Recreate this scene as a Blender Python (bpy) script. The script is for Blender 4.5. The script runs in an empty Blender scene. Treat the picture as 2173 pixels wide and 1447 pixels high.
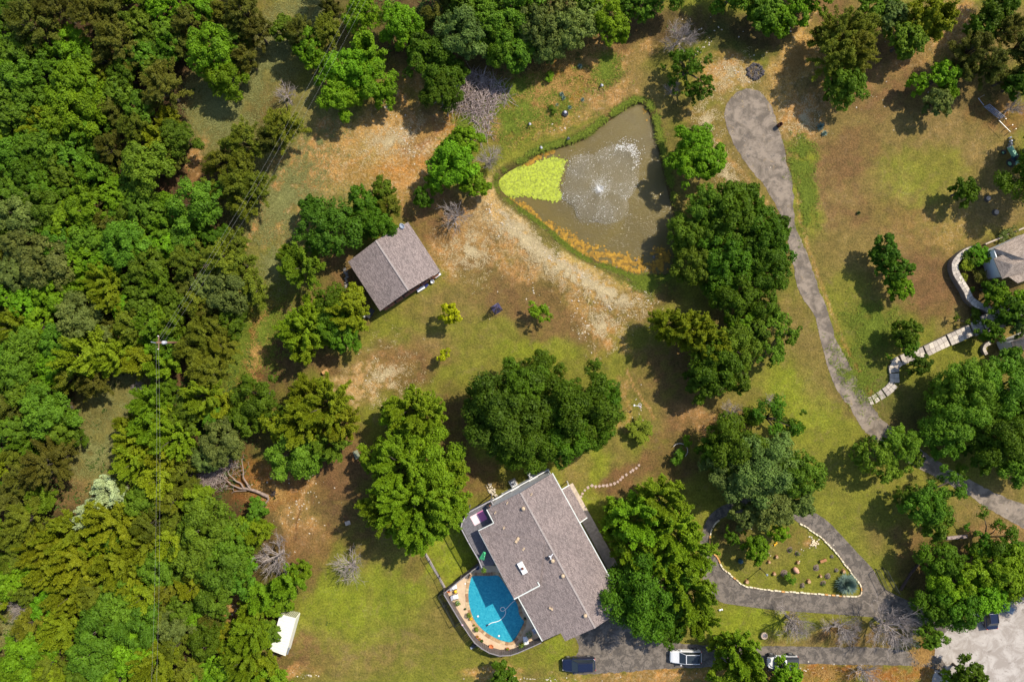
import bpy, bmesh, math, random
import numpy as np
from mathutils import Vector, Matrix, noise as mnoise
R = math.radians
rng = np.random.default_rng(11)
random.seed(5)
scene = bpy.context.scene
COL = scene.collection

# ---------------------------------------------------------------- camera, sky, sun, exposure
S = 0.068            # metres per photograph pixel at ground level
H = 100.0            # height the picture is taken from
CX, CY = 1086.5, 723.5
cam_d = bpy.data.cameras.new('camera'); cam = bpy.data.objects.new('camera', cam_d); COL.objects.link(cam)
cam.location = (0, 0, H); cam_d.sensor_width = 36; cam_d.lens = 36*H/(2173*S)
cam_d.clip_start = 1; cam_d.clip_end = 6000
scene.camera = cam
SUN_EL = R(49); SUN_AZ = math.atan2(.64, .77)     # direction TO the sun in the ground plane
sd = Vector((math.cos(SUN_AZ)*math.cos(SUN_EL), math.sin(SUN_AZ)*math.cos(SUN_EL), math.sin(SUN_EL)))
sun_d = bpy.data.lights.new('sun', 'SUN'); sun_d.energy = 4.45; sun_d.angle = R(.8); sun_d.color = (1, .92, .76)
sun = bpy.data.objects.new('sun', sun_d); COL.objects.link(sun)
sun.rotation_euler = sd.to_track_quat('Z', 'Y').to_euler(); sun.location = (60, 50, 80)
world = bpy.data.worlds.new('World'); scene.world = world; world.use_nodes = True
wn = world.node_tree; wn.nodes.clear()
wo = wn.nodes.new('ShaderNodeOutputWorld'); wb = wn.nodes.new('ShaderNodeBackground'); ws = wn.nodes.new('ShaderNodeTexSky')
ws.sky_type = 'NISHITA'; ws.sun_disc = False; ws.sun_elevation = SUN_EL; ws.sun_rotation = math.pi/2 - SUN_AZ
wb.inputs[1].default_value = .145
wn.links.new(ws.outputs[0], wb.inputs[0]); wn.links.new(wb.outputs[0], wo.inputs[0])
scene.view_settings.view_transform = 'Standard'; scene.view_settings.look = 'None'
scene.view_settings.exposure = .40; scene.view_settings.gamma = 1; scene.view_settings.use_curve_mapping = False
scene.render.engine = 'CYCLES'
scene.cycles.volume_bounces = 1; scene.cycles.max_bounces = 5; scene.cycles.diffuse_bounces = 2; scene.cycles.glossy_bounces = 2
scene.cycles.transmission_bounces = 3; scene.cycles.transparent_max_bounces = 6

def P(px, py, h=0.):
    k = S*(1-h/H)
    return Vector(((px-CX)*k, (CY-py)*k, h))
def PP(pts, h=0.): return [P(x, y, h) for x, y in pts]
def zp(pts, ox, oy, s): return [(ox+x/s, oy+y/s) for x, y in pts]      # zoomed crop to photo pixels

# ---------------------------------------------------------------- materials
MATS = {}
class NT:
    def __init__(s, name):
        s.m = bpy.data.materials.new(name); s.m.use_nodes = True; s.t = s.m.node_tree; s.t.nodes.clear()
        s.out = s.t.nodes.new('ShaderNodeOutputMaterial'); MATS[name] = s.m
    def n(s, kind, **kw):
        nd = s.t.nodes.new('ShaderNode'+kind)
        for k, v in kw.items():
            if k in nd.inputs: s.set(nd.inputs[k], v)
            else: setattr(nd, k, v)
        return nd
    def set(s, inp, v):
        if isinstance(v, bpy.types.NodeSocket): s.t.links.new(v, inp)
        else: inp.default_value = v
    def noise(s, scale, vec, detail=3, rough=.55, dist=0.):
        nd = s.n('TexNoise'); nd.inputs['Scale'].default_value = scale; nd.inputs['Detail'].default_value = detail
        nd.inputs['Roughness'].default_value = rough; nd.inputs['Distortion'].default_value = dist
        if vec is not None: s.t.links.new(vec, nd.inputs['Vector'])
        return nd.outputs['Fac']
    def ramp(s, fac, lo, hi, a=0., b=1.):
        nd = s.n('MapRange'); nd.clamp = True
        s.t.links.new(fac, nd.inputs[0]); nd.inputs[1].default_value = lo; nd.inputs[2].default_value = hi
        nd.inputs[3].default_value = a; nd.inputs[4].default_value = b
        return nd.outputs[0]
    def mix(s, f, a, b, mode='MIX'):
        nd = s.n('Mix'); nd.data_type = 'RGBA'; nd.blend_type = mode; nd.clamp_result = False
        for i, v in ((0, f), (6, a), (7, b)):
            if isinstance(v, bpy.types.NodeSocket): s.t.links.new(v, nd.inputs[i])
            else: nd.inputs[i].default_value = v if i == 0 or len(v) == 4 else (*v, 1)
        return nd.outputs[2]
    def math(s, op, a, b=0.):
        nd = s.n('Math'); nd.operation = op
        s.set(nd.inputs[0], a); s.set(nd.inputs[1], b); return nd.outputs[0]
    def bump(s, h, strength, dist):
        nd = s.n('Bump'); nd.inputs['Strength'].default_value = strength; nd.inputs['Distance'].default_value = dist
        s.t.links.new(h, nd.inputs['Height']); return nd.outputs[0]
    def bsdf(s, col, rough=.8, metal=0., normal=None, **kw):
        nd = s.n('BsdfPrincipled')
        s.set(nd.inputs['Base Color'], col if isinstance(col, bpy.types.NodeSocket) or len(col) == 4 else (*col, 1))
        s.set(nd.inputs['Roughness'], rough); nd.inputs['Metallic'].default_value = metal
        if normal is not None: s.t.links.new(normal, nd.inputs['Normal'])
        for k, v in kw.items(): s.set(nd.inputs[k.replace('_', ' ')], v)
        s.t.links.new(nd.outputs[0], s.out.inputs[0]); return nd
    def obj(s): return s.n('TexCoord').outputs['Object']
    def pos(s): return s.n('NewGeometry').outputs['Position']

def simple(name, col, rough=.7, metal=0., var=.18, scale=6., bump=.0, **kw):
    """worn single-colour surface: small value variation and optional fine relief"""
    if name in MATS: return MATS[name]
    t = NT(name); p = t.pos()
    f = t.noise(scale, p, 4)
    c = t.mix(t.ramp(f, .3, .7), tuple(max(0, x*(1-var)) for x in col), tuple(min(1, x*(1+var)) for x in col))
    nrm = t.bump(t.noise(scale*6, p, 3), bump, .02) if bump else None
    t.bsdf(c, rough, metal, nrm, **kw)
    return t.m

# ---------------------------------------------------------------- mesh helpers
class MB:
    def __init__(s): s.v = []; s.f = []; s.uv = None
    def add(s, vs, fs):
        o = len(s.v); s.v += [tuple(v) for v in vs]; s.f += [tuple(i+o for i in f) for f in fs]; return s
    def box(s, c, d, rz=0., taper=1.):
        cx, cy, cz = c; dx, dy, dz = d[0]/2, d[1]/2, d[2]/2; cr, sr = math.cos(rz), math.sin(rz); vs = []
        for z, k in ((-dz, 1), (dz, taper)):
            for x, y in ((-dx, -dy), (dx, -dy), (dx, dy), (-dx, dy)):
                x *= k; y *= k; vs.append((cx+x*cr-y*sr, cy+x*sr+y*cr, cz+z))
        return s.add(vs, [(3, 2, 1, 0), (4, 5, 6, 7), (0, 1, 5, 4), (1, 2, 6, 5), (2, 3, 7, 6), (3, 0, 4, 7)])
    def bar(s, a, b, w, h=None):
        """rectangular bar from a to b"""
        a = Vector(a); b = Vector(b); h = h or w; d = (b-a)
        if d.length < 1e-6: return s
        d.normalize(); up = Vector((0, 0, 1)) if abs(d.z) < .95 else Vector((1, 0, 0))
        x = d.cross(up).normalized(); y = x.cross(d).normalized(); vs = []
        for p in (a, b):
            for i, j in ((-1, -1), (1, -1), (1, 1), (-1, 1)): vs.append(p+x*i*w/2+y*j*h/2)
        return s.add(vs, [(3, 2, 1, 0), (4, 5, 6, 7), (0, 1, 5, 4), (1, 2, 6, 5), (2, 3, 7, 6), (3, 0, 4, 7)])
    def tube(s, pts, rad, n=6, cap=True):
        pts = [Vector(p) for p in pts]; rs = rad if isinstance(rad, (list, tuple)) else [rad]*len(pts); o = len(s.v)
        for i, p in enumerate(pts):
            d = (pts[min(i+1, len(pts)-1)]-pts[max(i-1, 0)])
            d = d.normalized() if d.length > 1e-9 else Vector((0, 0, 1))
            up = Vector((0, 0, 1)) if abs(d.z) < .9 else Vector((1, 0, 0))
            x = d.cross(up).normalized(); y = x.cross(d)
            for k in range(n):
                a = 2*math.pi*k/n; s.v.append(tuple(p+(x*math.cos(a)+y*math.sin(a))*rs[i]))
        for i in range(len(pts)-1):
            for k in range(n):
                k2 = (k+1) % n; s.f.append((o+i*n+k, o+i*n+k2, o+(i+1)*n+k2, o+(i+1)*n+k))
        if cap: s.f.append(tuple(o+k for k in range(n))[::-1]); s.f.append(tuple(o+(len(pts)-1)*n+k for k in range(n)))
        return s
    def lathe(s, c, prof, n=16, sx=1., sy=1.):
        """prof: list of (radius, z)"""
        o = len(s.v); cx, cy, cz = c
        for r, z in prof:
            for k in range(n):
                a = 2*math.pi*k/n; s.v.append((cx+r*sx*math.cos(a), cy+r*sy*math.sin(a), cz+z))
        for i in range(len(prof)-1):
            for k in range(n):
                k2 = (k+1) % n; s.f.append((o+i*n+k, o+i*n+k2, o+(i+1)*n+k2, o+(i+1)*n+k))
        s.f.append(tuple(o+k for k in range(n))[::-1]); s.f.append(tuple(o+(len(prof)-1)*n+k for k in range(n)))
        return s
    def prism(s, poly, z0, z1):
        """poly: xy list; side walls and both caps"""
        poly = [(p[0], p[1]) for p in poly]
        if sum(poly[i][0]*poly[(i+1) % len(poly)][1]-poly[(i+1) % len(poly)][0]*poly[i][1] for i in range(len(poly))) < 0: poly = poly[::-1]
        n = len(poly); o = len(s.v)
        s.v += [(x, y, z0) for x, y in poly]+[(x, y, z1) for x, y in poly]
        s.f.append(tuple(o+i for i in range(n))[::-1]); s.f.append(tuple(o+n+i for i in range(n)))
        for i in range(n): j = (i+1) % n; s.f.append((o+i, o+j, o+n+j, o+n+i))
        return s
    def blob(s, c, r, seed=0, rough=.25, n=1, flat=1.):
        """an uneven stone or clump"""
        bm = bmesh.new(); bmesh.ops.create_icosphere(bm, subdivisions=n, radius=1)
        rr = random.Random(seed); o = Vector((rr.random()*50, rr.random()*50, rr.random()*50))
        sx = r*rr.uniform(.75, 1.2); sy = r*rr.uniform(.75, 1.2); a = rr.random()*6.3; ca, sa = math.cos(a), math.sin(a)
        idx = {}; vs = []
        for v in bm.verts:
            k = 1+rough*2*mnoise.noise(v.co*1.3+o); x, y, z = v.co.x*k*sx, v.co.y*k*sy, v.co.z*k*r*flat
            idx[v] = len(vs); vs.append((c[0]+x*ca-y*sa, c[1]+x*sa+y*ca, c[2]+z))
        fs = [tuple(idx[v] for v in f.verts) for f in bm.faces]; bm.free(); return s.add(vs, fs)
    def build(s, name, mat, parent=None, smooth=False, kind=None, bevel=0., local=False):
        me = bpy.data.meshes.new(name)
        off = Vector((0, 0, 0))
        if parent is not None and not local:
            q = parent
            while q is not None: off += q.location; q = q.parent
        me.from_pydata([(v[0]-off.x, v[1]-off.y, v[2]-off.z) for v in s.v] if off.length else s.v, [], s.f)
        if smooth: me.polygons.foreach_set('use_smooth', [True]*len(me.polygons))
        if s.uv is not None:
            ul = me.uv_layers.new(name='uv'); ul.data.foreach_set('uv', np.array(s.uv, dtype=np.float32).ravel())
        me.materials.append(mat); me.update()
        o = bpy.data.objects.new(name, me); COL.objects.link(o)
        if parent is not None: o.parent = parent
        if kind: o['kind'] = kind
        if bevel:
            b = o.modifiers.new('bevel', 'BEVEL'); b.width = bevel; b.segments = 2; b.limit_method = 'ANGLE'
        return o
def tag(o, label=None, cat=None, group=None, kind=None):
    if label: o['label'] = label
    if cat: o['category'] = cat
    if group: o['group'] = group
    if kind: o['kind'] = kind
    return o
def thing(name, label, cat, loc=(0, 0, 0), rz=0., group=None):
    o = bpy.data.objects.new(name, None); COL.objects.link(o); o.location = loc; o.rotation_euler = (0, 0, rz)
    o.empty_display_size = .3
    return tag(o, label, cat, group)
def dup(root, loc, rz=0., label=None, scale=None):
    r = root.copy(); COL.objects.link(r); r.location = loc; r.rotation_euler = (0, 0, rz)
    if scale is not None: r.scale = scale
    if label: r['label'] = label
    for ch in list(root.children):
        c = ch.copy(); COL.objects.link(c); c.parent = r
        for g in list(ch.children):
            d = g.copy(); COL.objects.link(d); d.parent = c
    return r
def smooth_line(pts, n=8, closed=False):
    """Catmull-Rom through pixel points"""
    q = [Vector((p[0], p[1])) for p in pts]; out = []; m = len(q)
    for i in range(m if closed else m-1):
        if closed: a, b, c, d = q[i-1], q[i], q[(i+1) % m], q[(i+2) % m]
        else: a, b, c, d = q[max(i-1, 0)], q[i], q[i+1], q[min(i+2, m-1)]
        for k in range(n):
            t = k/n; out.append(.5*((2*b)+(c-a)*t+(2*a-5*b+4*c-d)*t*t+(3*b-a-3*c+d)*t**3))
    if not closed: out.append(q[-1])
    return [(p.x, p.y) for p in out]
def inside(poly, X, Y):
    """even-odd test, numpy arrays in the polygon's own units"""
    r = np.zeros(X.shape, bool); n = len(poly)
    for i in range(n):
        x1, y1 = poly[i][0], poly[i][1]; x2, y2 = poly[(i+1) % n][0], poly[(i+1) % n][1]
        if y1 == y2: continue
        r ^= ((y1 > Y) != (y2 > Y)) & (X < (x2-x1)*(Y-y1)/(y2-y1)+x1)
    return r
def edge_dist(poly, X, Y, closed=True):
    d = np.full(X.shape, 1e9); n = len(poly)
    for i in range(n if closed else n-1):
        x1, y1 = poly[i][0], poly[i][1]; x2, y2 = poly[(i+1) % n][0], poly[(i+1) % n][1]
        dx, dy = x2-x1, y2-y1; L = dx*dx+dy*dy+1e-9
        t = np.clip(((X-x1)*dx+(Y-y1)*dy)/L, 0, 1); d = np.minimum(d, np.hypot(X-x1-t*dx, Y-y1-t*dy))
    return d
def vnoise(X, Y, sc, seed=0, octv=3):
    """numpy value noise, roughly 0..1"""
    r = np.zeros(X.shape); amp = 1.; tot = 0.
    g = np.random.default_rng(seed); tab = g.random((256, 256))
    for o in range(octv):
        x = X/sc*2**o+17.3*o+500; y = Y/sc*2**o+9.1*o+500; xi = np.floor(x).astype(int); yi = np.floor(y).astype(int)
        fx = x-xi; fy = y-yi; fx = fx*fx*(3-2*fx); fy = fy*fy*(3-2*fy)
        a = tab[xi % 256, yi % 256]; b = tab[(xi+1) % 256, yi % 256]; c = tab[xi % 256, (yi+1) % 256]; d = tab[(xi+1) % 256, (yi+1) % 256]
        r += amp*((a*(1-fx)+b*fx)*(1-fy)+(c*(1-fx)+d*fx)*fy); tot += amp; amp *= .55
    return r/tot
def quads_mesh(name, V, per=4, tint=None, mats=(), parent=None, kind=None):
    """V: (N, per, 3) array of separate small faces -> one mesh object"""
    N = len(V); me = bpy.data.meshes.new(name)
    me.vertices.add(N*per); me.vertices.foreach_set('co', V.astype(np.float32).ravel())
    me.loops.add(N*per); me.loops.foreach_set('vertex_index', np.arange(N*per, dtype=np.int32))
    me.polygons.add(N); me.polygons.foreach_set('loop_start', np.arange(0, N*per, per, dtype=np.int32))
    try: me.polygons.foreach_set('loop_total', np.full(N, per, dtype=np.int32))
    except Exception: pass
    if tint is not None:
        a = me.attributes.new('tint', 'FLOAT', 'FACE'); a.data.foreach_set('value', tint.astype(np.float32))
    for m in mats: me.materials.append(m)
    me.update(calc_edges=True)
    o = bpy.data.objects.new(name, me); COL.objects.link(o)
    if parent: o.parent = parent
    if kind: o['kind'] = kind
    return o
# ================================================================ ground, roads, pond
def lin(c):
    return tuple((x/255/12.92 if x/255 <= .04045 else ((x/255+.055)/1.055)**2.4) for x in c)
GAIN = (1.55, 1.45, 1.30)
def alb(c): l = lin(c); return tuple(min(.8, l[i]/GAIN[i]) for i in range(3))

POND = smooth_line([(1352, 211), (1329, 222), (1279, 255), (1246, 282), (1206, 299), (1146, 317), (1107, 341), (1075, 358), (1053, 378), (1053, 398), (1066, 416),
    (1092, 438), (1126, 462), (1156, 484), (1190, 514), (1230, 544), (1270, 562), (1310, 575), (1345, 590), (1385, 589), (1420, 588), (1434, 562), (1437, 525), (1440, 488), (1438, 450),
    (1425, 398), (1413, 348), (1404, 305), (1392, 252), (1375, 218)], 4, True)
PONDW = [(P(x, y).x, P(x, y).y) for x, y in POND]
WATER_Z = -.45

def grid_axis(lo, hi, st, far):
    a = list(np.arange(lo, hi+1e-6, st)); b = []; d = 4.; x = hi
    while x < far: x += d; d *= 1.7; b.append(x)
    c = []; d = 4.; x = lo
    while x > -far: x -= d; d *= 1.7; c.append(x)
    return np.array(c[::-1]+a+b)
gx = grid_axis(-80, 80, .27, 3000); gy = grid_axis(-55, 55, .27, 3000)
GX, GY = np.meshgrid(gx, gy, indexing='ij'); nx, ny = GX.shape
QX = GX/S+CX; QY = CY-GY/S                                    # photo pixels of every vertex
near = (np.abs(GX) < 90) & (np.abs(GY) < 65)
inp = np.zeros(GX.shape, bool); inp[near] = inside(PONDW, GX[near], GY[near])
box = (GX > -8) & (GX < 30) & (GY > 3) & (GY < 41)
dist = np.full(GX.shape, 99.); dist[box] = edge_dist(PONDW, GX[box], GY[box])
sdp = np.where(inp, -dist, dist)                               # below zero under water
def sstep(a, b, x): t = np.clip((x-a)/(b-a), 0, 1); return t*t*(3-2*t)
GZ = -1.9*sstep(.35, -2.6, sdp)
# earth dam on the pond's south-west side and its slope down to the lawn
dam = [(1035, 400), (1080, 470), (1150, 530), (1230, 585), (1310, 620), (1370, 640)]
damw = [(P(*p).x, P(*p).y) for p in dam]
dd = np.full(GX.shape, 99.); bx = (GX > -20) & (GX < 34) & (GY > -6) & (GY < 34); dd[bx] = edge_dist(damw, GX[bx], GY[bx], False)
DAMZ = .75*sstep(5.2, .6, dd)*sstep(-.4, 1.2, sdp)
GZ = GZ+DAMZ
def ground_z(x, y):
    i = np.clip(np.searchsorted(gx, x), 1, nx-1); j = np.clip(np.searchsorted(gy, y), 1, ny-1); return float(GZ[i, j])

G = np.zeros(GX.shape+(3,)); TX = np.full(GX.shape, .5)         # colour, and how patchy the cover is
wx = (vnoise(GX, GY, 5, 1)-.5)*56+(vnoise(GX, GY, 1.5, 3, 4)-.5)*44; wy = (vnoise(GX, GY, 5, 2)-.5)*56+(vnoise(GX, GY, 1.5, 4, 4)-.5)*44
n1 = vnoise(GX, GY, 9, 5); n2 = vnoise(GX, GY, 1.6, 6, 4); n3 = vnoise(GX, GY, .8, 7, 2)
C_ = dict(lawn=(134, 132, 46), bright=(144, 152, 38), deep=(88, 104, 32), olive=(140, 120, 62), dry=(150, 122, 70), brown=(134, 98, 62), brown2=(112, 80, 52), tan=(204, 148, 82),
    cream=(220, 180, 116), orange=(186, 124, 50), rust=(160, 98, 46), grey=(138, 130, 68), floor=(84, 62, 42), floorg=(78, 84, 38), straw=(214, 166, 88), mud=(96, 76, 46), bank=(92, 84, 40), white=(226, 200, 160))
C_ = {k: np.array(alb(v)) for k, v in C_.items()}
base = sstep(.35, .65, n1)[..., None]; G[:] = C_['olive']*base+C_['lawn']*(1-base)
def put(m, col): G[:] = G*(1-m[..., None])+C_[col]*m[..., None]
def E(px, py, rx, ry, col, st=.9, rot=0, sp=0., soft=.35):
    """soft patch of one ground cover; sp breaks it into flecks"""
    x = QX+wx-px; y = QY+wy-py; c, s_ = math.cos(R(rot)), math.sin(R(rot)); u = (x*c+y*s_)/rx; v = (-x*s_+y*c)/ry
    m = st*sstep(1+soft, 1-soft, np.hypot(u, v)+(n2-.5)*.5)*(.72+.28*sstep(.38, .6, n3*.5+n2*.5))
    if sp: m = m*(1-sp+sp*sstep(.44, .56, n2*.55+n3*.45))
    put(m, col)
def L(pts, w, col, st=.8, sp=0.):
    xs = [p[0] for p in pts]; ys = [p[1] for p in pts]
    b = (QX > min(xs)-60) & (QX < max(xs)+60) & (QY > min(ys)-60) & (QY < max(ys)+60)
    d = np.full(GX.shape, 999.); d[b] = edge_dist(pts, QX[b]+wx[b]*.25, QY[b]+wy[b]*.25, False)
    m = st*sstep(w*1.2, w*.4, d)
    if sp: m = m*(1-sp+sp*sstep(.44, .56, n2*.5+n3*.5))
    put(m, col)
for a in [
    # woodland floor on the left and along the top
    (150, 700, 480, 900, 'floor', .95), (60, 300, 420, 420, 'floor', .9), (330, 1300, 330, 260, 'floor', .9), (980, 40, 330, 110, 'floor', .9), (1100, 60, 200, 120, 'mud', .8),
    (480, 180, 110, 60, 'grey', .95, -50), (600, 60, 150, 60, 'grey', .95, -35), (640, 330, 160, 90, 'grey', .85, -45), (690, 230, 170, 60, 'grey', .9, -60), (470, 250, 70, 90, 'grey', .95), (560, 150, 100, 60, 'grey', .9, -50),
    (420, 330, 20, 60, 'tan', .7, 20, .5), (345, 400, 22, 60, 'brown', .8, 10, .3), (325, 450, 30, 50, 'brown', .7), (200, 980, 70, 60, 'grey', .9, -60), (215, 900, 60, 70, 'grey', .9, 40), (150, 1050, 45, 28, 'dry', .7, -30), (270, 830, 60, 60, 'grey', .9, -40),
    (25, 1340, 45, 60, 'grey', .9), (500, 1300, 60, 40, 'tan', .7, 0, .5), (430, 1400, 50, 50, 'brown', .8, 0, .4),
    # pasture between the woods and the barn
    (620, 420, 120, 170, 'grey', .8, 35), (560, 560, 80, 120, 'grey', .7, 10), (560, 620, 70, 90, 'lawn', .7), (530, 700, 60, 120, 'bright', .55, 20), (470, 760, 60, 80, 'lawn', .6), (545, 750, 24, 90, 'rust', .8, 12, .5), (570, 640, 60, 50, 'mud', .5), (590, 760, 60, 90, 'brown2', .6, 10, .4), (480, 700, 50, 70, 'bright', .6), (420, 850, 50, 60, 'floorg', .8), (385, 810, 14, 50, 'brown', .9, 10, .3),
    (640, 350, 60, 120, 'tan', .5, 40, .8), (610, 470, 50, 70, 'tan', .45, 30, .8), (700, 300, 60, 40, 'tan', .7, -40, .6), (700, 360, 60, 60, 'tan', .5, -30, .8),
    (820, 320, 130, 75, 'tan', .95, -18, .15), (860, 300, 95, 45, 'cream', .6, -25, .4), (850, 345, 70, 26, 'orange', .85, -20, .2), (790, 350, 60, 30, 'orange', .5, -20, .5), (800, 290, 60, 60, 'straw', .5, -20, .6), (890, 250, 50, 60, 'brown', .7, 0, .4), (860, 190, 26, 70, 'tan', .7, 10, .5), (900, 280, 70, 20, 'rust', .4, -30, .4), (960, 270, 50, 30, 'orange', .6, -35, .4), (880, 400, 60, 60, 'tan', .7, 0, .4), (780, 400, 70, 40, 'grey', .6, 0, .5), (910, 450, 70, 60, 'brown', .8, 0, .2), (760, 330, 60, 30, 'grey', .5, 0, .6),
    # weeds and broom sedge above the pond
    (1060, 200, 90, 60, 'brown', .7, 0, .3), (1130, 220, 110, 70, 'lawn', .8, -20, .2), (1190, 180, 90, 60, 'orange', .85, -20, .45), (1110, 215, 90, 36, 'bright', .6, -20, .5), (1090, 270, 60, 30, 'orange', .4, -20, .6), (1240, 110, 110, 40, 'olive', .8, 10, .3), (1280, 150, 90, 60, 'olive', .6), (1285, 145, 24, 30, 'deep', .85, 10, .1), (1330, 90, 90, 50, 'tan', .6, 0, .6),
    (1180, 275, 150, 26, 'lawn', .9, -24), (1090, 320, 60, 26, 'lawn', .9, -28), (1280, 215, 70, 26, 'dry', .9, -30, .3), (1200, 268, 80, 10, 'tan', .55, -26, .5), (1310, 190, 60, 30, 'tan', .6, -30, .5),
    (1400, 60, 120, 40, 'mud', .8, 0, .2), (1480, 60, 150, 40, 'mud', .75), (1550, 90, 120, 40, 'floorg', .7, 0, .4), (1600, 70, 60, 30, 'mud', .8), (1540, 150, 60, 40, 'tan', .9, 0, .2), (1500, 210, 60, 70, 'dry', .7, 0, .5), (1560, 160, 40, 24, 'cream', .5, 0, .5), (1470, 240, 30, 24, 'straw', .8, 0, .3), (1510, 330, 40, 120, 'olive', .8, -20, .3), (1550, 380, 36, 60, 'dry', .8, -20, .5), (1440, 260, 30, 60, 'bank', .6, 0, .3),
    # pasture on the right
    (1880, 330, 280, 280, 'dry', .85, 0, .1), (1800, 260, 150, 70, 'olive', .5, 0, .3), (1740, 60, 100, 100, 'brown', .8, 0, .2), (1690, 130, 40, 90, 'straw', .8, 30, .4), (1700, 230, 50, 40, 'tan', .8, 0, .5), (1860, 160, 90, 90, 'brown', .8, 0, .3), (1930, 130, 90, 20, 'tan', .5, -30, .5), (1710, 250, 40, 60, 'tan', .7, 20, .5),
    (2020, 40, 40, 60, 'tan', .85, 30, .4), (2100, 220, 80, 60, 'mud', .6, 30, .4), (2130, 250, 60, 30, 'rust', .6, 0, .3), (2110, 330, 60, 80, 'dry', .6), (1960, 420, 110, 90, 'bright', .55, 0, .35), (1940, 350, 100, 50, 'lawn', .7, 0, .2), (1780, 330, 90, 50, 'brown', .7, -10, .2), (1800, 420, 50, 80, 'brown', .5, 0, .5), (1700, 360, 34, 60, 'lawn', .9), (1712, 420, 34, 100, 'bright', .7, -6, .15), (1730, 480, 30, 70, 'lawn', .75, -10), (1760, 560, 30, 60, 'olive', .7, -15), (1980, 480, 120, 40, 'tan', .35, 0, .6), (2100, 430, 90, 60, 'dry', .7), (2130, 500, 60, 30, 'lawn', .5),
    (1900, 470, 120, 50, 'brown', .6, 0, .35), (1960, 590, 90, 70, 'brown', .85, 0, .05), (1990, 640, 80, 50, 'brown', .8), (1830, 520, 60, 60, 'olive', .7), (1810, 640, 60, 60, 'lawn', .75, 0, .2), (1850, 690, 70, 50, 'deep', .5, 0, .3), (1840, 780, 60, 80, 'deep', .6, 0, .2), (1950, 760, 80, 50, 'lawn', .8), (2020, 700, 50, 30, 'dry', .6, -20), (1930, 860, 90, 60, 'deep', .6), (1950, 920, 90, 60, 'mud', .6, 0, .4), (2080, 560, 40, 50, 'mud', .9, 0, .2), (2110, 620, 60, 40, 'mud', .8),
    # barn surroundings and lawn
    (720, 560, 50, 90, 'brown', .7, 0, .3), (740, 640, 50, 60, 'brown2', .7), (960, 480, 80, 50, 'brown', .7, -20, .2), (900, 610, 60, 24, 'lawn', .9, -30), (860, 660, 70, 24, 'lawn', .8, -30), (960, 540, 60, 60, 'tan', .75, 40, .45), (1010, 480, 60, 60, 'tan', .8, 30, .4), (1020, 560, 70, 60, 'dry', .7, 30, .4), (1060, 600, 110, 50, 'brown', .55, 20, .2), (1010, 590, 60, 20, 'olive', .5),
    (1010, 760, 190, 110, 'lawn', .85, 0), (920, 820, 100, 60, 'lawn', .8), (860, 740, 100, 40, 'dry', .8, -10), (820, 790, 120, 60, 'brown', .8, -20, .15), (800, 800, 90, 40, 'tan', .75, -40, .75), (760, 830, 60, 60, 'cream', .45, -40, .8), (870, 780, 60, 40, 'brown', .5), (960, 640, 100, 40, 'dry', .6, 0, .3), (1190, 700, 130, 50, 'brown', .7, 20), (1110, 640, 100, 50, 'brown', .55, 20, .3), (1230, 770, 130, 40, 'lawn', .9, 10), (1130, 745, 90, 24, 'bright', .6), (1330, 790, 70, 60, 'lawn', .8), (960, 930, 60, 110, 'brown2', .8), (1000, 1010, 70, 40, 'brown', .8),
    (1450, 800, 110, 90, 'brown', .8, 30, .3), (1370, 850, 60, 50, 'olive', .7), (1340, 900, 70, 50, 'lawn', .8), (1440, 890, 90, 40, 'olive', .8), (1500, 880, 90, 40, 'brown', .75), (1450, 930, 90, 40, 'brown', .7, -20, .2), (1420, 1000, 60, 40, 'brown2', .75), (1340, 960, 50, 40, 'lawn', .8), (1280, 970, 60, 60, 'olive', .8), (1265, 985, 40, 44, 'bright', .8, 60), (1225, 1000, 34, 30, 'dry', .6), (1340, 1010, 70, 24, 'brown', .9, -35), (1270, 1040, 50, 12, 'brown', .7, -15), (1260, 1090, 44, 60, 'bright', .8, -20), (1300, 1120, 40, 60, 'deep', .4), (1330, 860, 10, 60, 'tan', .5, -10, .5),
    (1580, 700, 100, 60, 'olive', .6), (1620, 820, 110, 60, 'lawn', .8, -20), (1720, 880, 130, 60, 'bright', .8, 50), (1720, 760, 40, 90, 'olive', .7, -15), (1690, 660, 40, 50, 'dry', .6, 0, .4), (1780, 960, 90, 70, 'lawn', .9), (1540, 850, 70, 30, 'olive', .7), (1530, 900, 80, 26, 'tan', .5, 10, .4), (1600, 1000, 90, 60, 'brown2', .7), (1560, 640, 90, 70, 'mud', .5), (1360, 600, 60, 30, 'deep', .6, 0), (1370, 630, 60, 30, 'mud', .7, 0, .3),
    (1900, 1040, 140, 80, 'lawn', .85), (1980, 1110, 120, 60, 'lawn', .7, 0), (2080, 1100, 70, 40, 'dry', .7, 20), (1950, 1170, 60, 60, 'brown', .8, 0, .2), (2010, 1230, 100, 80, 'mud', .85), (2120, 1180, 90, 90, 'brown', .7, 0, .2), (2150, 1130, 50, 30, 'tan', .4, 0, .5),
    (1660, 1190, 140, 80, 'lawn', .95), (1700, 1150, 40, 30, 'brown', .5, 0, .4), (1725, 1160, 16, 16, 'tan', .8, 0, .2), (1560, 1130, 50, 40, 'mud', .8), (1610, 1170, 80, 40, 'olive', .5), (1620, 1320, 140, 30, 'bright', .85), (1700, 1350, 100, 26, 'dry', .7, 0, .4), (1680, 1310, 20, 14, 'brown', .7), (1830, 1345, 100, 30, 'brown', .8, 0, .3), (1560, 1345, 60, 24, 'bright', .7), (1700, 1430, 350, 22, 'orange', .75, 0, .5), (1350, 1438, 170, 12, 'tan', .7, 0, .4), (1850, 1425, 130, 22, 'rust', .75, 0, .4), (1985, 1390, 30, 40, 'rust', .7, 0, .2), (1640, 1420, 60, 20, 'mud', .7),
    # lower lawn
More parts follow.
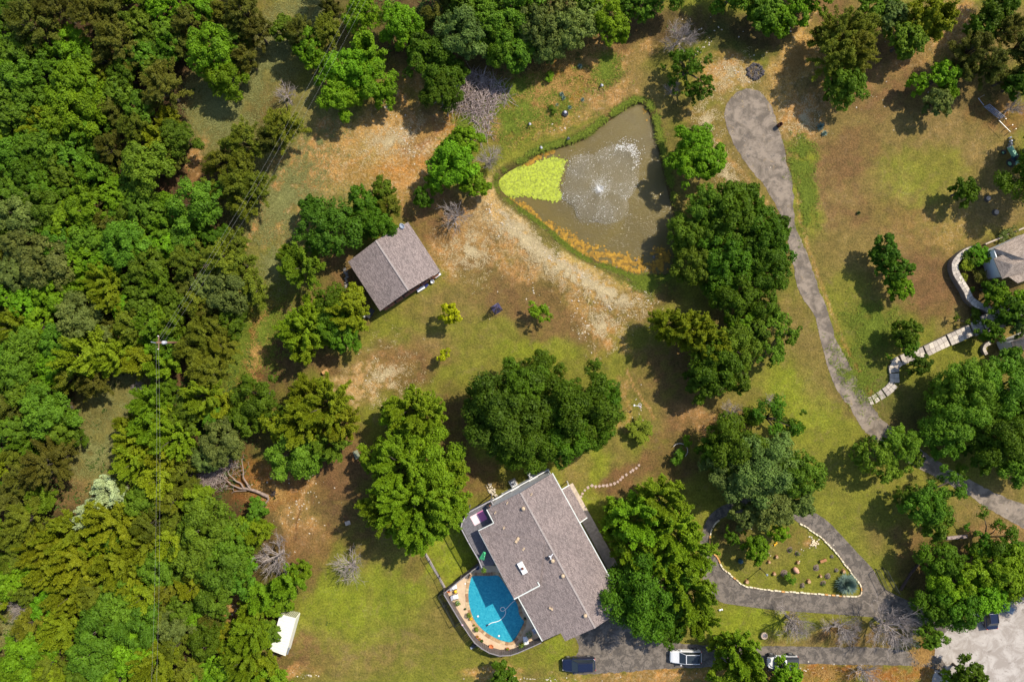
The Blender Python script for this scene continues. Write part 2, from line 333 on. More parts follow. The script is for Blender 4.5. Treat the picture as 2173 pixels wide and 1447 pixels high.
    (800, 1330, 260, 150, 'lawn', .9), (780, 1260, 110, 70, 'bright', .6), (720, 1310, 90, 90, 'bright', .55), (880, 1250, 60, 60, 'bright', .5), (840, 1290, 30, 120, 'deep', .22, 4), (930, 1350, 100, 70, 'olive', .6, 0, .2), (960, 1400, 90, 30, 'lawn', .7), (880, 1180, 40, 50, 'lawn', .8), (940, 1160, 60, 60, 'bright', .85), (960, 1195, 50, 34, 'bright', .7), (930, 1220, 26, 26, 'dry', .5), (1040, 1425, 60, 20, 'tan', .8, -10, .3), (1140, 1400, 80, 26, 'lawn', .9), (1190, 1385, 40, 24, 'bright', .7), (690, 1390, 120, 50, 'dry', .6, 0, .4), (640, 1400, 60, 40, 'brown', .8, 0, .3), (620, 1430, 60, 20, 'tan', .7, 0, .5), (780, 1400, 100, 40, 'olive', .6, 0, .5), (800, 1370, 90, 40, 'dry', .35, 0, .6), (940, 1290, 40, 60, 'olive', .5),
    (640, 1060, 100, 90, 'dry', .9, 40), (600, 1010, 90, 50, 'orange', .55, 0, .3), (560, 1030, 70, 60, 'rust', .6, 0, .2), (640, 1100, 30, 90, 'tan', .7, 10, .5), (680, 1060, 40, 50, 'olive', .6), (670, 1150, 40, 50, 'tan', .6, 0, .3), (640, 1190, 50, 60, 'brown', .7), (720, 1040, 60, 60, 'brown2', .8, 0, .2), (760, 1120, 80, 60, 'brown2', .75, 0, .2), (740, 980, 50, 60, 'brown', .8), (870, 1200, 30, 30, 'brown', .5), (720, 960, 100, 60, 'brown', .7), (650, 960, 60, 60, 'brown2', .8), (700, 770, 40, 30, 'brown', .8),
    # dam
    (1100, 500, 90, 40, 'cream', .85, 40, .3), (1190, 570, 110, 36, 'cream', .8, 35, .35), (1290, 620, 110, 34, 'straw', .85, 25, .4), (1260, 660, 110, 40, 'tan', .7, 40, .55), (1340, 650, 60, 40, 'dry', .6), (1090, 540, 80, 40, 'tan', .7, 40, .5), (1280, 700, 26, 60, 'tan', .6, -10, .7), (1030, 440, 34, 60, 'cream', .8, 20, .35)]:
    E(*a)
for a in [([(530, 500), (560, 430), (600, 370), (660, 300), (690, 250)], 4, 'tan', .8), ([(600, 470), (640, 400), (680, 340)], 3, 'tan', .6, .5), ([(690, 400), (740, 350), (790, 320)], 3, 'tan', .6, .5), ([(520, 530), (545, 480), (560, 440)], 5, 'tan', .8),
    ([(1030, 410), (1075, 475), (1130, 520), (1190, 560), (1250, 600), (1290, 640)], 13, 'straw', .8, .5), ([(1060, 450), (1110, 500), (1170, 545), (1230, 585), (1270, 620), (1290, 650)], 4.5, 'white', 1., .0), ([(1065, 425), (1150, 488), (1225, 548), (1300, 582), (1345, 596)], 7, 'bank', .75, .3), ([(1110, 470), (1200, 540), (1300, 600)], 4, 'bank', .5, .7),
    ([(1330, 780), (1345, 820), (1375, 860), (1390, 890)], 3, 'tan', .75, .2), ([(635, 1120), (632, 1080), (645, 1040), (670, 1010)], 5, 'tan', .7, .3), ([(625, 1150), (630, 1110), (640, 1080)], 3, 'brown2', .7),
    ([(1690, 300), (1694, 380), (1700, 460), (1722, 540), (1745, 600), (1770, 680), (1800, 750), (1850, 840)], 5, 'tan', .5, .5), ([(1520, 300), (1560, 350), (1600, 400), (1640, 450)], 6, 'tan', .5, .5), ([(1780, 720), (1815, 770), (1845, 840)], 4, 'rust', .6, .3),
    ([(1990, 90), (2000, 50), (2030, 10)], 5, 'straw', .8, .3), ([(1650, 150), (1700, 60), (1735, 10)], 7, 'straw', .7, .3), ([(845, 200), (860, 240), (900, 290)], 8, 'tan', .5, .3), ([(820, 1250), (838, 1330), (845, 1400)], 5, 'deep', .25), ([(790, 1250), (780, 1330), (790, 1400)], 8, 'olive', .35, .5)]:
    L(*a)
# broken rock ledges in the bare cutting above the barn
for k in range(7): L([(830+k*11, 286-k*2), (850+k*11, 312-k*2), (868+k*11, 336-k*3)], 1.6, 'white', .7, .6)
# wet margin and the bed of the pond
put(.85*sstep(.9, .1, sdp)*(sdp > -.5), 'bank'); put(1.*sstep(-.1, -.5, sdp), 'mud')
far = sstep(74, 90, np.maximum(np.abs(GX), np.abs(GY)*1.45)); put(far*sstep(.3, .7, n1), 'floorg')
# small undulating value changes of the real cover
G *= (.86+.28*vnoise(GX, GY, 3, 9, 4))[..., None]*(.9+.2*n3)[..., None]

V = np.stack([GX, GY, GZ], -1).reshape(-1, 3); idx = np.arange(nx*ny).reshape(nx, ny)
F = np.stack([idx[:-1, :-1], idx[1:, :-1], idx[1:, 1:], idx[:-1, 1:]], -1).reshape(-1, 4)
me = bpy.data.meshes.new('ground'); me.vertices.add(len(V)); me.vertices.foreach_set('co', V.astype(np.float32).ravel())
me.loops.add(F.size); me.loops.foreach_set('vertex_index', F.astype(np.int32).ravel()); me.polygons.add(len(F))
me.polygons.foreach_set('loop_start', np.arange(0, F.size, 4, dtype=np.int32))
me.polygons.foreach_set('use_smooth', np.ones(len(F), bool))
ca = me.attributes.new('cover', 'FLOAT_COLOR', 'POINT'); ca.data.foreach_set('color', np.concatenate([np.clip(G, 0, 1).reshape(-1, 3), np.ones((nx*ny, 1))], 1).astype(np.float32).ravel())
me.update(calc_edges=True); ground = bpy.data.objects.new('ground', me); COL.objects.link(ground); ground['kind'] = 'structure'
t = NT('ground'); at = t.n('Attribute'); at.attribute_name = 'cover'; p = t.pos()
fine = t.noise(3.6, p, 6, .78); mid = t.noise(.8, p, 5, .65); tiny = t.noise(5.5, p, 4, .8)
c = t.mix(t.ramp(fine, .34, .66), (.56, .57, .54), (1.5, 1.48, 1.5)); c = t.mix(1., at.outputs['Color'], c, 'MULTIPLY')
c2 = t.mix(t.ramp(mid, .35, .65), (.78, .80, .78), (1.22, 1.16, 1.12)); c = t.mix(1., c, c2, 'MULTIPLY')
# dry thatch showing between the blades, green weeds here and there
c = t.mix(t.ramp(t.noise(4.2, p, 5, .75), .58, .74, 0, .42), c, (.26, .18, .085)); c = t.mix(t.ramp(t.noise(2.1, p, 6, .8, .6), .60, .72, 0, .38), c, (.07, .075, .016))
c = t.mix(t.ramp(tiny, .62, .72, 0, .55), c, (.33, .25, .15))
sep = t.n('SeparateColor'); t.t.links.new(at.outputs['Color'], sep.inputs[0]); bare = t.ramp(sep.outputs[0], .17, .30)
fl = t.ramp(t.noise(1.9, p, 8, .88, .3), .52, .60); c = t.mix(t.math('MULTIPLY', t.math('MULTIPLY', fl, bare), .62), c, (.60, .47, .29))
fl2 = t.ramp(t.noise(2.6, p, 8, .88, .3), .56, .63); c = t.mix(t.math('MULTIPLY', t.math('MULTIPLY', fl2, bare), .5), c, (.15, .10, .05))
c = t.mix(t.ramp(t.noise(.55, p, 7, .72, .8), .55, .66, 0, .30), c, (.22, .145, .075)); c = t.mix(t.ramp(t.noise(1.3, p, 7, .8, .5), .58, .68, 0, .32), c, (.085, .095, .02))
nrm = t.bump(t.math('ADD', fine, t.math('MULTIPLY', tiny, .4)), 1., .16)
t.bsdf(c, .95, 0, nrm, Specular_IOR_Level=.12); me.materials.append(t.m)

# ---------------------------------------------------------------- asphalt
def sheet(name, pts, mat, z, n=5, closed_smooth=True, kind='structure', th=.0):
    q = smooth_line(pts, n*3, True) if closed_smooth else pts
    w = [P(x, y) for x, y in q]
    w = [(a.x+mnoise.noise(Vector((a.x*.9, a.y*.9, 3)))*.16+mnoise.noise(Vector((a.x*4, a.y*4, 3)))*.13, a.y+mnoise.noise(Vector((a.x*.9, a.y*.9, 9)))*.16+mnoise.noise(Vector((a.x*4, a.y*4, 9)))*.13) for a in w]
    bm = bmesh.new(); vs = [bm.verts.new((x, y, z)) for x, y in w]; f = bm.faces.new(vs); bm.normal_update()
    if f.normal.z < 0: f.normal_flip()
    g = bmesh.ops.extrude_edge_only(bm, edges=list(bm.edges))
    for v in [e for e in g['geom'] if isinstance(e, bmesh.types.BMVert)]: v.co.z = -.08
    bmesh.ops.triangulate(bm, faces=[f]); bmesh.ops.recalc_face_normals(bm, faces=bm.faces)
    me = bpy.data.meshes.new(name); bm.to_mesh(me); bm.free(); me.materials.append(mat)
    o = bpy.data.objects.new(name, me); COL.objects.link(o)
    if kind: o['kind'] = kind
    return o
t = NT('asphalt'); p = t.pos(); big = t.noise(.95, p, 8, .72, .6); f2 = t.noise(2.3, p, 5, .7); f3 = t.noise(18, p, 3, .6)
c = t.mix(t.ramp(big, .45, .55), (.098, .080, .064), (.205, .168, .135)); c = t.mix(t.ramp(f2, .54, .62, 0, .6), c, (.065, .056, .052)); c = t.mix(t.ramp(t.noise(5, p, 6, .85), .55, .66, 0, .5), c, (.26, .215, .17)); c = t.mix(t.ramp(t.noise(.8, p, 5, .7), .62, .72, 0, .55), c, (.27, .2, .12))
vo = t.n('TexVoronoi'); vo.feature = 'DISTANCE_TO_EDGE'; vo.inputs['Scale'].default_value = .45
wv = t.n('VectorMath'); wv.operation = 'ADD'; t.t.links.new(p, wv.inputs[0]); nn = t.n('TexNoise'); nn.inputs['Scale'].default_value = .9; t.t.links.new(p, nn.inputs['Vector']); t.t.links.new(nn.outputs['Color'], wv.inputs[1]); t.t.links.new(wv.outputs[0], vo.inputs['Vector'])
c = t.mix(t.ramp(vo.outputs['Distance'], .004, .02, .6, 0), c, (.03, .028, .025)); c = t.mix(t.ramp(f3, .3, .7, .0, .35), c, (.05, .045, .045))
t.bsdf(c, .9, 0, t.bump(f3, .7, .02)); ASPH = t.m
t = NT('old_asphalt'); p = t.pos(); big = t.noise(.6, p, 8, .74, .5); f3 = t.noise(18, p, 3, .6)
c = t.mix(t.ramp(big, .42, .58), (.125, .10, .078), (.26, .208, .162)); c = t.mix(t.ramp(t.noise(1.1, p, 6, .7), .56, .66, 0, .75), c, (.085, .075, .07)); c = t.mix(t.ramp(t.noise(.75, p, 6, .75, .4), .6, .68, 0, .7), c, (.3, .21, .11)); c = t.mix(t.ramp(t.noise(1.6, p, 5, .7, .4), .65, .72, 0, .6), c, (.14, .15, .03))
c = t.mix(t.ramp(t.noise(.9, p, 6, .8, 1.), .63, .7, 0, .6), c, (.42, .38, .33)); t.bsdf(c, .92, 0, t.bump(f3, .7, .02)); ASPH2 = t.m
upper = [(1539, 229), (1557, 202), (1587, 189), (1617, 199), (1637, 226), (1653, 275), (1663, 308), (1670, 348), (1681, 381), (1685, 448), (1688, 480), (1702, 513), (1720, 560), (1737, 613), (1759, 669), (1773, 719), (1796, 762), (1819, 805), (1846, 851), (1866, 885), (1902, 914), (1970, 965), (2051, 1014), (2115, 1047), (2200, 1085),
    (2200, 1130), (2125, 1095), (2084, 1071), (2057, 1051), (1990, 1015), (1943, 990), (1880, 950), (1832, 911), (1806, 868), (1779, 832), (1766, 805), (1749, 755), (1739, 712), (1729, 669), (1703, 633), (1688, 593), (1684, 566), (1674, 520), (1664, 480), (1650, 442), (1632, 410), (1617, 388), (1597, 365), (1577, 338), (1554, 299), (1540, 262)]
sheet('upper_driveway', upper, ASPH2, .02)
loop_out = [(1704, 1083), (1721, 1083), (1755, 1105), (1788, 1138), (1822, 1175), (1856, 1212), (1880, 1250), (1950, 1285), (2010, 1318), (2000, 1345), (1940, 1330), (1870, 1312), (1802, 1305), (1687, 1297), (1620, 1291), (1561, 1283), (1528, 1276), (1500, 1250), (1487, 1215), (1484, 1170), (1490, 1130), (1505, 1095), (1540, 1070), (1600, 1055), (1660, 1062)]
ISLAND = smooth_line([(1697, 1110), (1731, 1132), (1761, 1158), (1788, 1192), (1812, 1222), (1826, 1244), (1822, 1264), (1780, 1263), (1721, 1258), (1660, 1254), (1620, 1249), (1582, 1243), (1565, 1231), (1534, 1205), (1522, 1183), (1510, 1169), (1506, 1144), (1510, 1122), (1530, 1100), (1580, 1085), (1650, 1085)], 5, True)
def ring_sheet(name, outer, inner, mat, z):
    """driveway with the island cut out: bridged outline triangulated"""
    bm = bmesh.new(); es = []
    for poly in (outer, inner):
        w = [P(x, y) for x, y in poly]; vs = [bm.verts.new((a.x+mnoise.noise(Vector((a.x*.9, a.y*.9, 3)))*.1, a.y, z)) for a in w]
        es += [bm.edges.new((vs[i], vs[(i+1) % len(vs)])) for i in range(len(vs))]
    bmesh.ops.triangle_fill(bm, edges=es, use_beauty=True)
    g = bmesh.ops.extrude_edge_only(bm, edges=[e for e in bm.edges if e.is_boundary])
    for v in [e for e in g['geom'] if isinstance(e, bmesh.types.BMVert)]: v.co.z = -.08
    bmesh.ops.recalc_face_normals(bm, faces=bm.faces)
    me = bpy.data.meshes.new(name); bm.to_mesh(me); bm.free(); me.materials.append(mat); o = bpy.data.objects.new(name, me); COL.objects.link(o); o['kind'] = 'structure'; return o
ring_sheet('loop_driveway', smooth_line(loop_out, 5, True), ISLAND, ASPH, .024)
sheet('lower_driveway', [(1188, 1330), (1260, 1315), (1310, 1300), (1352, 1330), (1400, 1355), (1460, 1366), (1560, 1370), (1640, 1370), (1750, 1372), (1855, 1373), (1950, 1385), (2000, 1400), (2000, 1425), (1956, 1413), (1800, 1410), (1687, 1408), (1600, 1411), (1517, 1414), (1400, 1419), (1330, 1425), (1282, 1428), (1240, 1430), (1212, 1426), (1205, 1400), (1224, 1386), (1228, 1372), (1217, 1350)], ASPH, .016, 5)
t = NT('gravel_lot'); p = t.pos(); c = t.mix(t.ramp(t.noise(.55, p, 6, .7, .6), .42, .6), (.33, .285, .25), (.5, .45, .41)); c = t.mix(t.ramp(t.noise(1.1, p, 6, .7, .8), .58, .66, 0, .75), c, (.19, .16, .135)); c = t.mix(t.ramp(t.noise(20, p, 3), .35, .7, .3, 0), c, (.2, .17, .15))
t.bsdf(c, .95, 0, t.bump(t.noise(14, p, 4), .8, .05))
sheet('gravel_lot', [(1988, 1330), (2010, 1322), (2055, 1322), (2070, 1290), (2075, 1240), (2120, 1235), (2150, 1262), (2200, 1290), (2200, 1470), (1992, 1470), (1984, 1420), (1984, 1370)], t.m, .008)

# ---------------------------------------------------------------- pond water
t = NT('pond_water'); p = t.pos(); mp = t.n('Mapping'); t.t.links.new(p, mp.inputs[0]); mp.inputs['Rotation'].default_value = (0, 0, R(24)); mp.inputs['Scale'].default_value = (1, 3.2, 1)
rip = t.noise(3.4, mp.outputs[0], 4, .6, .3); c = t.mix(t.ramp(t.noise(.16, p, 4, .6, .8), .35, .65), (.150, .112, .032), (.125, .096, .038)); c = t.mix(t.ramp(rip, .3, .7, 0, .18), c, (.06, .056, .03))
t.bsdf(c, .12, 0, t.bump(rip, .5, .08), IOR=1.33, Specular_IOR_Level=.4)
wpts = [P(x, y) for x, y in POND]; cen = Vector((sum(a.x for a in wpts)/len(wpts), sum(a.y for a in wpts)/len(wpts), 0))
bm = bmesh.new(); vs = [bm.verts.new((a.x+(a.x-cen.x)*.03, a.y+(a.y-cen.y)*.03, WATER_Z)) for a in wpts]; f = bm.faces.new(vs); bm.normal_update()
if f.normal.z < 0: f.normal_flip()
bmesh.ops.triangulate(bm, faces=[f]); me = bpy.data.meshes.new('pond_water'); bm.to_mesh(me); bm.free(); me.materials.append(t.m); o = bpy.data.objects.new('pond_water', me); COL.objects.link(o); o['kind'] = 'structure'
# ================================================================ trees
def rnd_dirs(n, g, up=-1.):
    z = g.uniform(up, 1, n); a = g.uniform(0, 2*np.pi, n); r = np.sqrt(1-z*z)
    return np.stack([r*np.cos(a), r*np.sin(a), z], 1)
def unit(v): return v/(np.linalg.norm(v, axis=1, keepdims=True)+1e-9)
def leaves_from(pos, nrm, size, g, asp=.62, jit=.55, along=None, var=.35):
    """one pointed four-cornered leaf cluster per point"""
    n = len(pos); nn = unit(nrm+g.normal(0, jit, (n, 3)))
    t = along+g.normal(0, .3, (n, 3)) if along is not None else g.normal(0, 1, (n, 3))
    t = t-nn*(t*nn).sum(1, keepdims=True); t = unit(t); b = np.cross(nn, t)
    s = (size*(1+g.uniform(-var, var, n)))[:, None] if np.isscalar(size) else size[:, None]
    bend = nn*s*g.uniform(-.15, .15, n)[:, None]
    return np.stack([pos-t*s*.5, pos+b*s*asp*.5+bend, pos+t*s*.5, pos-b*s*asp*.5+bend], 1)
def crown_outline(a, g, lob=5, amp=.2):
    r = np.ones_like(a)
    for k in range(2, lob+3): r += amp/np.sqrt(k)*np.cos(k*a+g.uniform(0, 6.28))*g.uniform(.3, 1)
    return r
def build_crown(kind, Rr, Hh, seed, leaf=.30, dens=1.):
    """returns leaf quads, a tint per leaf, and bough tips; crown stands on z=0"""
    g = np.random.default_rng(seed); z0 = Hh*.28; zr = Hh-z0; tips = []
    if kind in ('oak', 'sparse'):
        lr = max(.42, Rr*.215); nl = int(np.clip(3.1*(Rr/lr)**2*.62, 9, 90)*(1 if kind == 'oak' else .5))
        d = rnd_dirs(nl*1, g, -.1); a = np.arctan2(d[:, 1], d[:, 0]); ro = crown_outline(a, g, 5, .26 if kind == 'oak' else .42)
        rad = g.uniform(.66, .92, nl); rad[:nl//5] *= .6
        c = np.stack([d[:, 0]*Rr*ro*rad, d[:, 1]*Rr*ro*rad, z0+zr*(.22+.62*np.clip(d[:, 2], 0, 1)*rad)+g.normal(0, .16, nl)*lr], 1)
        lrs = lr*g.uniform(.65, 1.3, nl); tips = c; P_ = []; N_ = []; T_ = []
        for i in range(nl):
            sub = int(26*dens*(lrs[i]/1.1)**2*(1 if kind == 'oak' else .55))+7; sr = min(.46, lrs[i]*.42)
            sdirs = rnd_dirs(sub, g, -.35); sc = c[i]+sdirs*np.array([1, 1, .72])*lrs[i]*g.uniform(.72, 1.06, sub)[:, None]
            m = 20; ld = rnd_dirs(sub*m, g, -.3); sidx = np.repeat(np.arange(sub), m)
            pos = sc[sidx]+ld*sr*g.uniform(.55, 1.1, sub*m)[:, None]
            P_.append(pos); N_.append(unit(ld*.75+sdirs[sidx]*.7+np.array([0, 0, .25]))); T_.append(np.repeat(g.uniform(0, 1, sub), m)*.5+.5*g.uniform(0, 1)+g.normal(0, .1, sub*m))
        pos = np.concatenate(P_); nrm = np.concatenate(N_); tint = np.concatenate(T_)
        q = leaves_from(pos, nrm, leaf, g, .66, .42)
    elif kind in ('spray', 'cedar'):
        cone = kind == 'cedar'; P_ = []; N_ = []; A_ = []; T_ = []
        nb = int((58 if cone else 62)*(Rr/4)**1.2*dens)+14
        d = rnd_dirs(nb, g, .0 if not cone else .12); a = np.arctan2(d[:, 1], d[:, 0]); ro = crown_outline(a, g, 6, .24)
        for i in range(nb):
            h0 = z0*.8+zr*(.15+.75*g.uniform(0, 1) if cone else .1+.5*g.uniform(0, 1)*d[i, 2])
            reach = Rr*ro[i]*((1-(h0-z0*.8)/zr)*.9+.18 if cone else g.uniform(.75, 1.))
            hd = np.array([np.cos(a[i]), np.sin(a[i]), 0])
            end = hd*reach*(1 if cone else np.sqrt(1-d[i, 2]**2*.82))+np.array([0, 0, min(Hh, h0+(zr*.28 if cone else zr*(.25+.62*d[i, 2])*g.uniform(.8, 1.05)))])
            st = np.array([0, 0, h0*.85])+hd*reach*.12; tips.append(end); bt = g.uniform(0, 1)
            axis = end-st; Lb = np.linalg.norm(axis); axis /= Lb
            ns = int(Lb*(6.5 if cone else 6.5))+3; side = unit(np.cross(axis, [0, 0, 1])[None])[0]
            for k in range(ns):
                u = .3+.72*(k+g.uniform(0, 1))/ns; p0 = st+axis*Lb*u+np.array([0, 0, .35*Lb*.25*math.sin(u*3.1)])
                tw = axis*g.uniform(.5, 1)+side*g.normal(0, .9)+np.array([0, 0, g.uniform(0, .6)]); tw /= np.linalg.norm(tw); tl = g.uniform(.35, .8)*(1.15-u*.45)*(.8 if cone else .9)*min(1, Rr/2.5)
                m = 19 if cone else 20; uu = g.uniform(0, 1, m); pp = p0+tw*tl*uu[:, None]+g.normal(0, .12, (m, 3))*(1.25-uu[:, None])
                P_.append(pp); A_.append(np.repeat(tw[None], m, 0)); nv = np.array([0, 0, 1.])*.9+hd*.45+side*g.normal(0, .3)
                N_.append(np.repeat(nv[None], m, 0)); T_.append(np.clip(bt*.45+g.uniform(0, 1)*.35+uu*.25, 0, 1.1))
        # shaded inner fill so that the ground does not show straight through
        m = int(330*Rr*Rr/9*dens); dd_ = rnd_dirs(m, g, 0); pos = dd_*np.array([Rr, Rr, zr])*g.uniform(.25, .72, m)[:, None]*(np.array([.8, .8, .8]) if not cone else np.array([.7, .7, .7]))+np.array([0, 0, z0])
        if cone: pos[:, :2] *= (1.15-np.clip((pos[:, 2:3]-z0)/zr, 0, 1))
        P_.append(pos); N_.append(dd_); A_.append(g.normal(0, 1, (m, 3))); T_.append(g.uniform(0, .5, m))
        pos = np.concatenate(P_); nrm = np.concatenate(N_); al = np.concatenate(A_); tint = np.concatenate(T_)
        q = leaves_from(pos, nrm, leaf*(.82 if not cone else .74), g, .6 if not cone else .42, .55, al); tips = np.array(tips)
    return q, tint, np.array(tips)
def trunk_mb(Rr, Hh, tips, seed, girth=1.):
    g = random.Random(seed); m = MB(); r0 = .05*Rr*girth+.06; zf = Hh*.3
    m.tube([(0, 0, -.15), (0, 0, .1), (g.uniform(-.1, .1), g.uniform(-.1, .1), zf*.6), (0, 0, zf)], [r0*1.5, r0*1.1, r0*.95, r0*.8], 8)
    if len(tips):
        sel = [tips[i] for i in np.linspace(0, len(tips)-1, min(len(tips), 12)).astype(int)]
        for tp in sel:
            e = Vector(tp); mid = Vector((e.x*.45, e.y*.45, zf+(e.z-zf)*.62)); m.tube([(0, 0, zf*.8), mid, e], [r0*.55, r0*.33, r0*.1], 5)
    return m
def leaf_mat(name, ca, cb, cc=None, transl=.28):
    """leaf tissue: the tree's own colour (object colour) varied leaf by leaf"""
    t = NT(name); oi = t.n('ObjectInfo'); at = t.n('Attribute'); at.attribute_name = 'tint'
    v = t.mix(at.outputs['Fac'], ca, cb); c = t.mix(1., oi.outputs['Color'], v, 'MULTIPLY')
    hv = t.n('HueSaturation'); t.t.links.new(c, hv.inputs['Color']); t.t.links.new(t.ramp(oi.outputs['Random'], 0, 1, .487, .513), hv.inputs['Hue']); t.t.links.new(t.ramp(oi.outputs['Random'], 0, 1, .88, 1.14), hv.inputs['Value'])
    d = t.n('BsdfPrincipled'); t.t.links.new(hv.outputs[0], d.inputs['Base Color']); d.inputs['Roughness'].default_value = .55; d.inputs['Specular IOR Level'].default_value = .12
    tr = t.n('BsdfTranslucent'); tc = t.mix(1., hv.outputs[0], (1.25, 1.2, .45), 'MULTIPLY'); t.t.links.new(tc, tr.inputs[0])
    ms = t.n('MixShader'); ms.inputs[0].default_value = transl; t.t.links.new(d.outputs[0], ms.inputs[1]); t.t.links.new(tr.outputs[0], ms.inputs[2]); t.t.links.new(ms.outputs[0], t.out.inputs[0])
    return t.m
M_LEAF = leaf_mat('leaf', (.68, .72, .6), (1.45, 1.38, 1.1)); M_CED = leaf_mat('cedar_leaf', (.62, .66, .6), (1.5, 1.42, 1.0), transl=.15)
t = NT('bark'); p = t.obj(); f = t.noise(5, p, 5, .7); t.bsdf(t.mix(t.ramp(f, .35, .65), (.045, .034, .026), (.12, .095, .075)), .95, 0, t.bump(f, 1., .04)); M_BARK = t.m
t = NT('dead_wood'); p = t.obj(); f = t.noise(4, p, 5, .7); t.bsdf(t.mix(t.ramp(f, .3, .6), (.19, .155, .14), (.38, .325, .30)), .9, 0, t.bump(f, .8, .03)); M_DEAD = t.m

PROTO = {}
def crown_mesh(kind, Rr, Hh, seed, mat, leaf=.3, dens=1.):
    q, tint, tips = build_crown(kind, Rr, Hh, seed, leaf, dens)
    o = quads_mesh('crown', q, 4, tint, [mat]); me = o.data; bpy.data.objects.remove(o)
    tm = trunk_mb(Rr, Hh, tips, seed, 1.); m2 = bpy.data.meshes.new('trunk'); m2.from_pydata(tm.v, [], tm.f); m2.materials.append(M_BARK)
    for pl in m2.polygons: pl.use_smooth = True
    return me, m2
def dead_mesh(Rr, Hh, seed, depth=5, flat=.55):
    """leafless crown: stems fork again and again into fine twigs that turn upward"""
    g = random.Random(seed); m = MB()
    def grow(p, d, L_, r, k):
        pts = [p]; q = p.copy(); dd_ = d.copy(); n = 3
        for i in range(n):
            dd_ = (dd_+Vector((g.gauss(0, .13), g.gauss(0, .13), g.gauss(.05, .08)))).normalized(); q = q+dd_*L_/n; pts.append(q.copy())
        m.tube(pts, [r, r*.85, r*.7, r*.5], 5 if r > .03 else 3, cap=False)
        if k <= 0: return
        for _ in range(g.choice([3, 3, 4])):
            ax = Vector((g.gauss(0, 1), g.gauss(0, 1), g.gauss(.2, flat))).normalized(); nd = (dd_*1.35+ax*.8).normalized()
            grow(pts[g.choice([1, 2, 2, 3])], nd, L_*g.uniform(.6, .9), max(.009, r*.56), k-1)
    r0 = .035*Rr+.04; m.tube([(0, 0, -.1), (0, 0, Hh*.22)], [r0*1.4, r0], 7); nb = 13
    for i in range(nb):
        a = 2*math.pi*i/nb+g.uniform(-.3, .3); el = g.uniform(.15, 1.3); grow(Vector((0, 0, Hh*.2)), Vector((math.cos(a)*math.cos(el), math.sin(a)*math.cos(el), math.sin(el))), Rr*.36, r0*.42, depth-2)
    me = bpy.data.meshes.new('branches'); me.from_pydata(m.v, [], m.f); me.materials.append(M_DEAD); return me
# sizes: XL 7.2 m, L 5 m, M 3.4 m, S 2 m, XS .95 m crown radius
SZ = [('X', 7.2, 12.5, .29, 3), ('L', 4.9, 10.2, .265, 4), ('M', 3.3, 8., .25, 4), ('S', 2., 5.6, .235, 3), ('T', .95, 3.2, .18, 2)]
def protos(kind):
    if kind in PROTO: return PROTO[kind]
    r = {}
    for code, Rr, Hh, leaf, n in SZ:
        if kind in ('cedar',) and code in 'X': continue
        k = n if kind == 'oak' else max(2, n-1)
        if kind == 'cedar': Hh *= .86
        r[code] = (Rr, Hh, [crown_mesh(kind, Rr, Hh, hash((len(kind), code == 'X', i))%1000+i*7+int(Rr*10), M_CED if kind == 'cedar' else M_LEAF, leaf, 1. if code != 'X' else .9) for i in range(k)])
    PROTO[kind] = r; return r
DEADP = []
# tree colours (leaf reflectance)
TC = {'o': (.070, .135, .008), 'g': (.098, .178, .014), 'b': (.128, .238, .010), 'y': (.165, .215, .010), 'f': (.135, .215, .009), 'Y': (.34, .36, .010), 'k': (.120, .160, .040), 'w': (.36, .42, .26),
      'c': (.112, .136, .012), 'C': (.088, .098, .014), 'p': (.058, .122, .010), 'm': (.17, .20, .02), 'r': (.095, .175, .010)}
KW = {'o': ('oak', 'oak', 'dark green'), 'g': ('oak', 'oak', 'mid green'), 'b': ('oak', 'elm', 'bright green'), 'y': ('spray', 'elm', 'yellow green'), 'f': ('spray', 'pecan', 'vivid green'), 'Y': ('oak', 'maple', 'lime yellow'),
      'k': ('oak', 'oak', 'grey green'), 'w': ('spray', 'shrub', 'whitish flowering'), 'c': ('cedar', 'cedar', 'olive'), 'C': ('cedar', 'cedar', 'bronze brown'), 'p': ('oak', 'oak', 'deep blue green'), 's': ('sparse', 'oak', 'thin crowned'), 'S': ('sparse', 'oak', 'thin crowned'), 'm': ('spray', 'bush', 'feathery yellow'), 'r': ('spray', 'elm', 'fresh green')}
TC['s'] = TC['g']; TC['S'] = TC['o']
ALLTREES = []
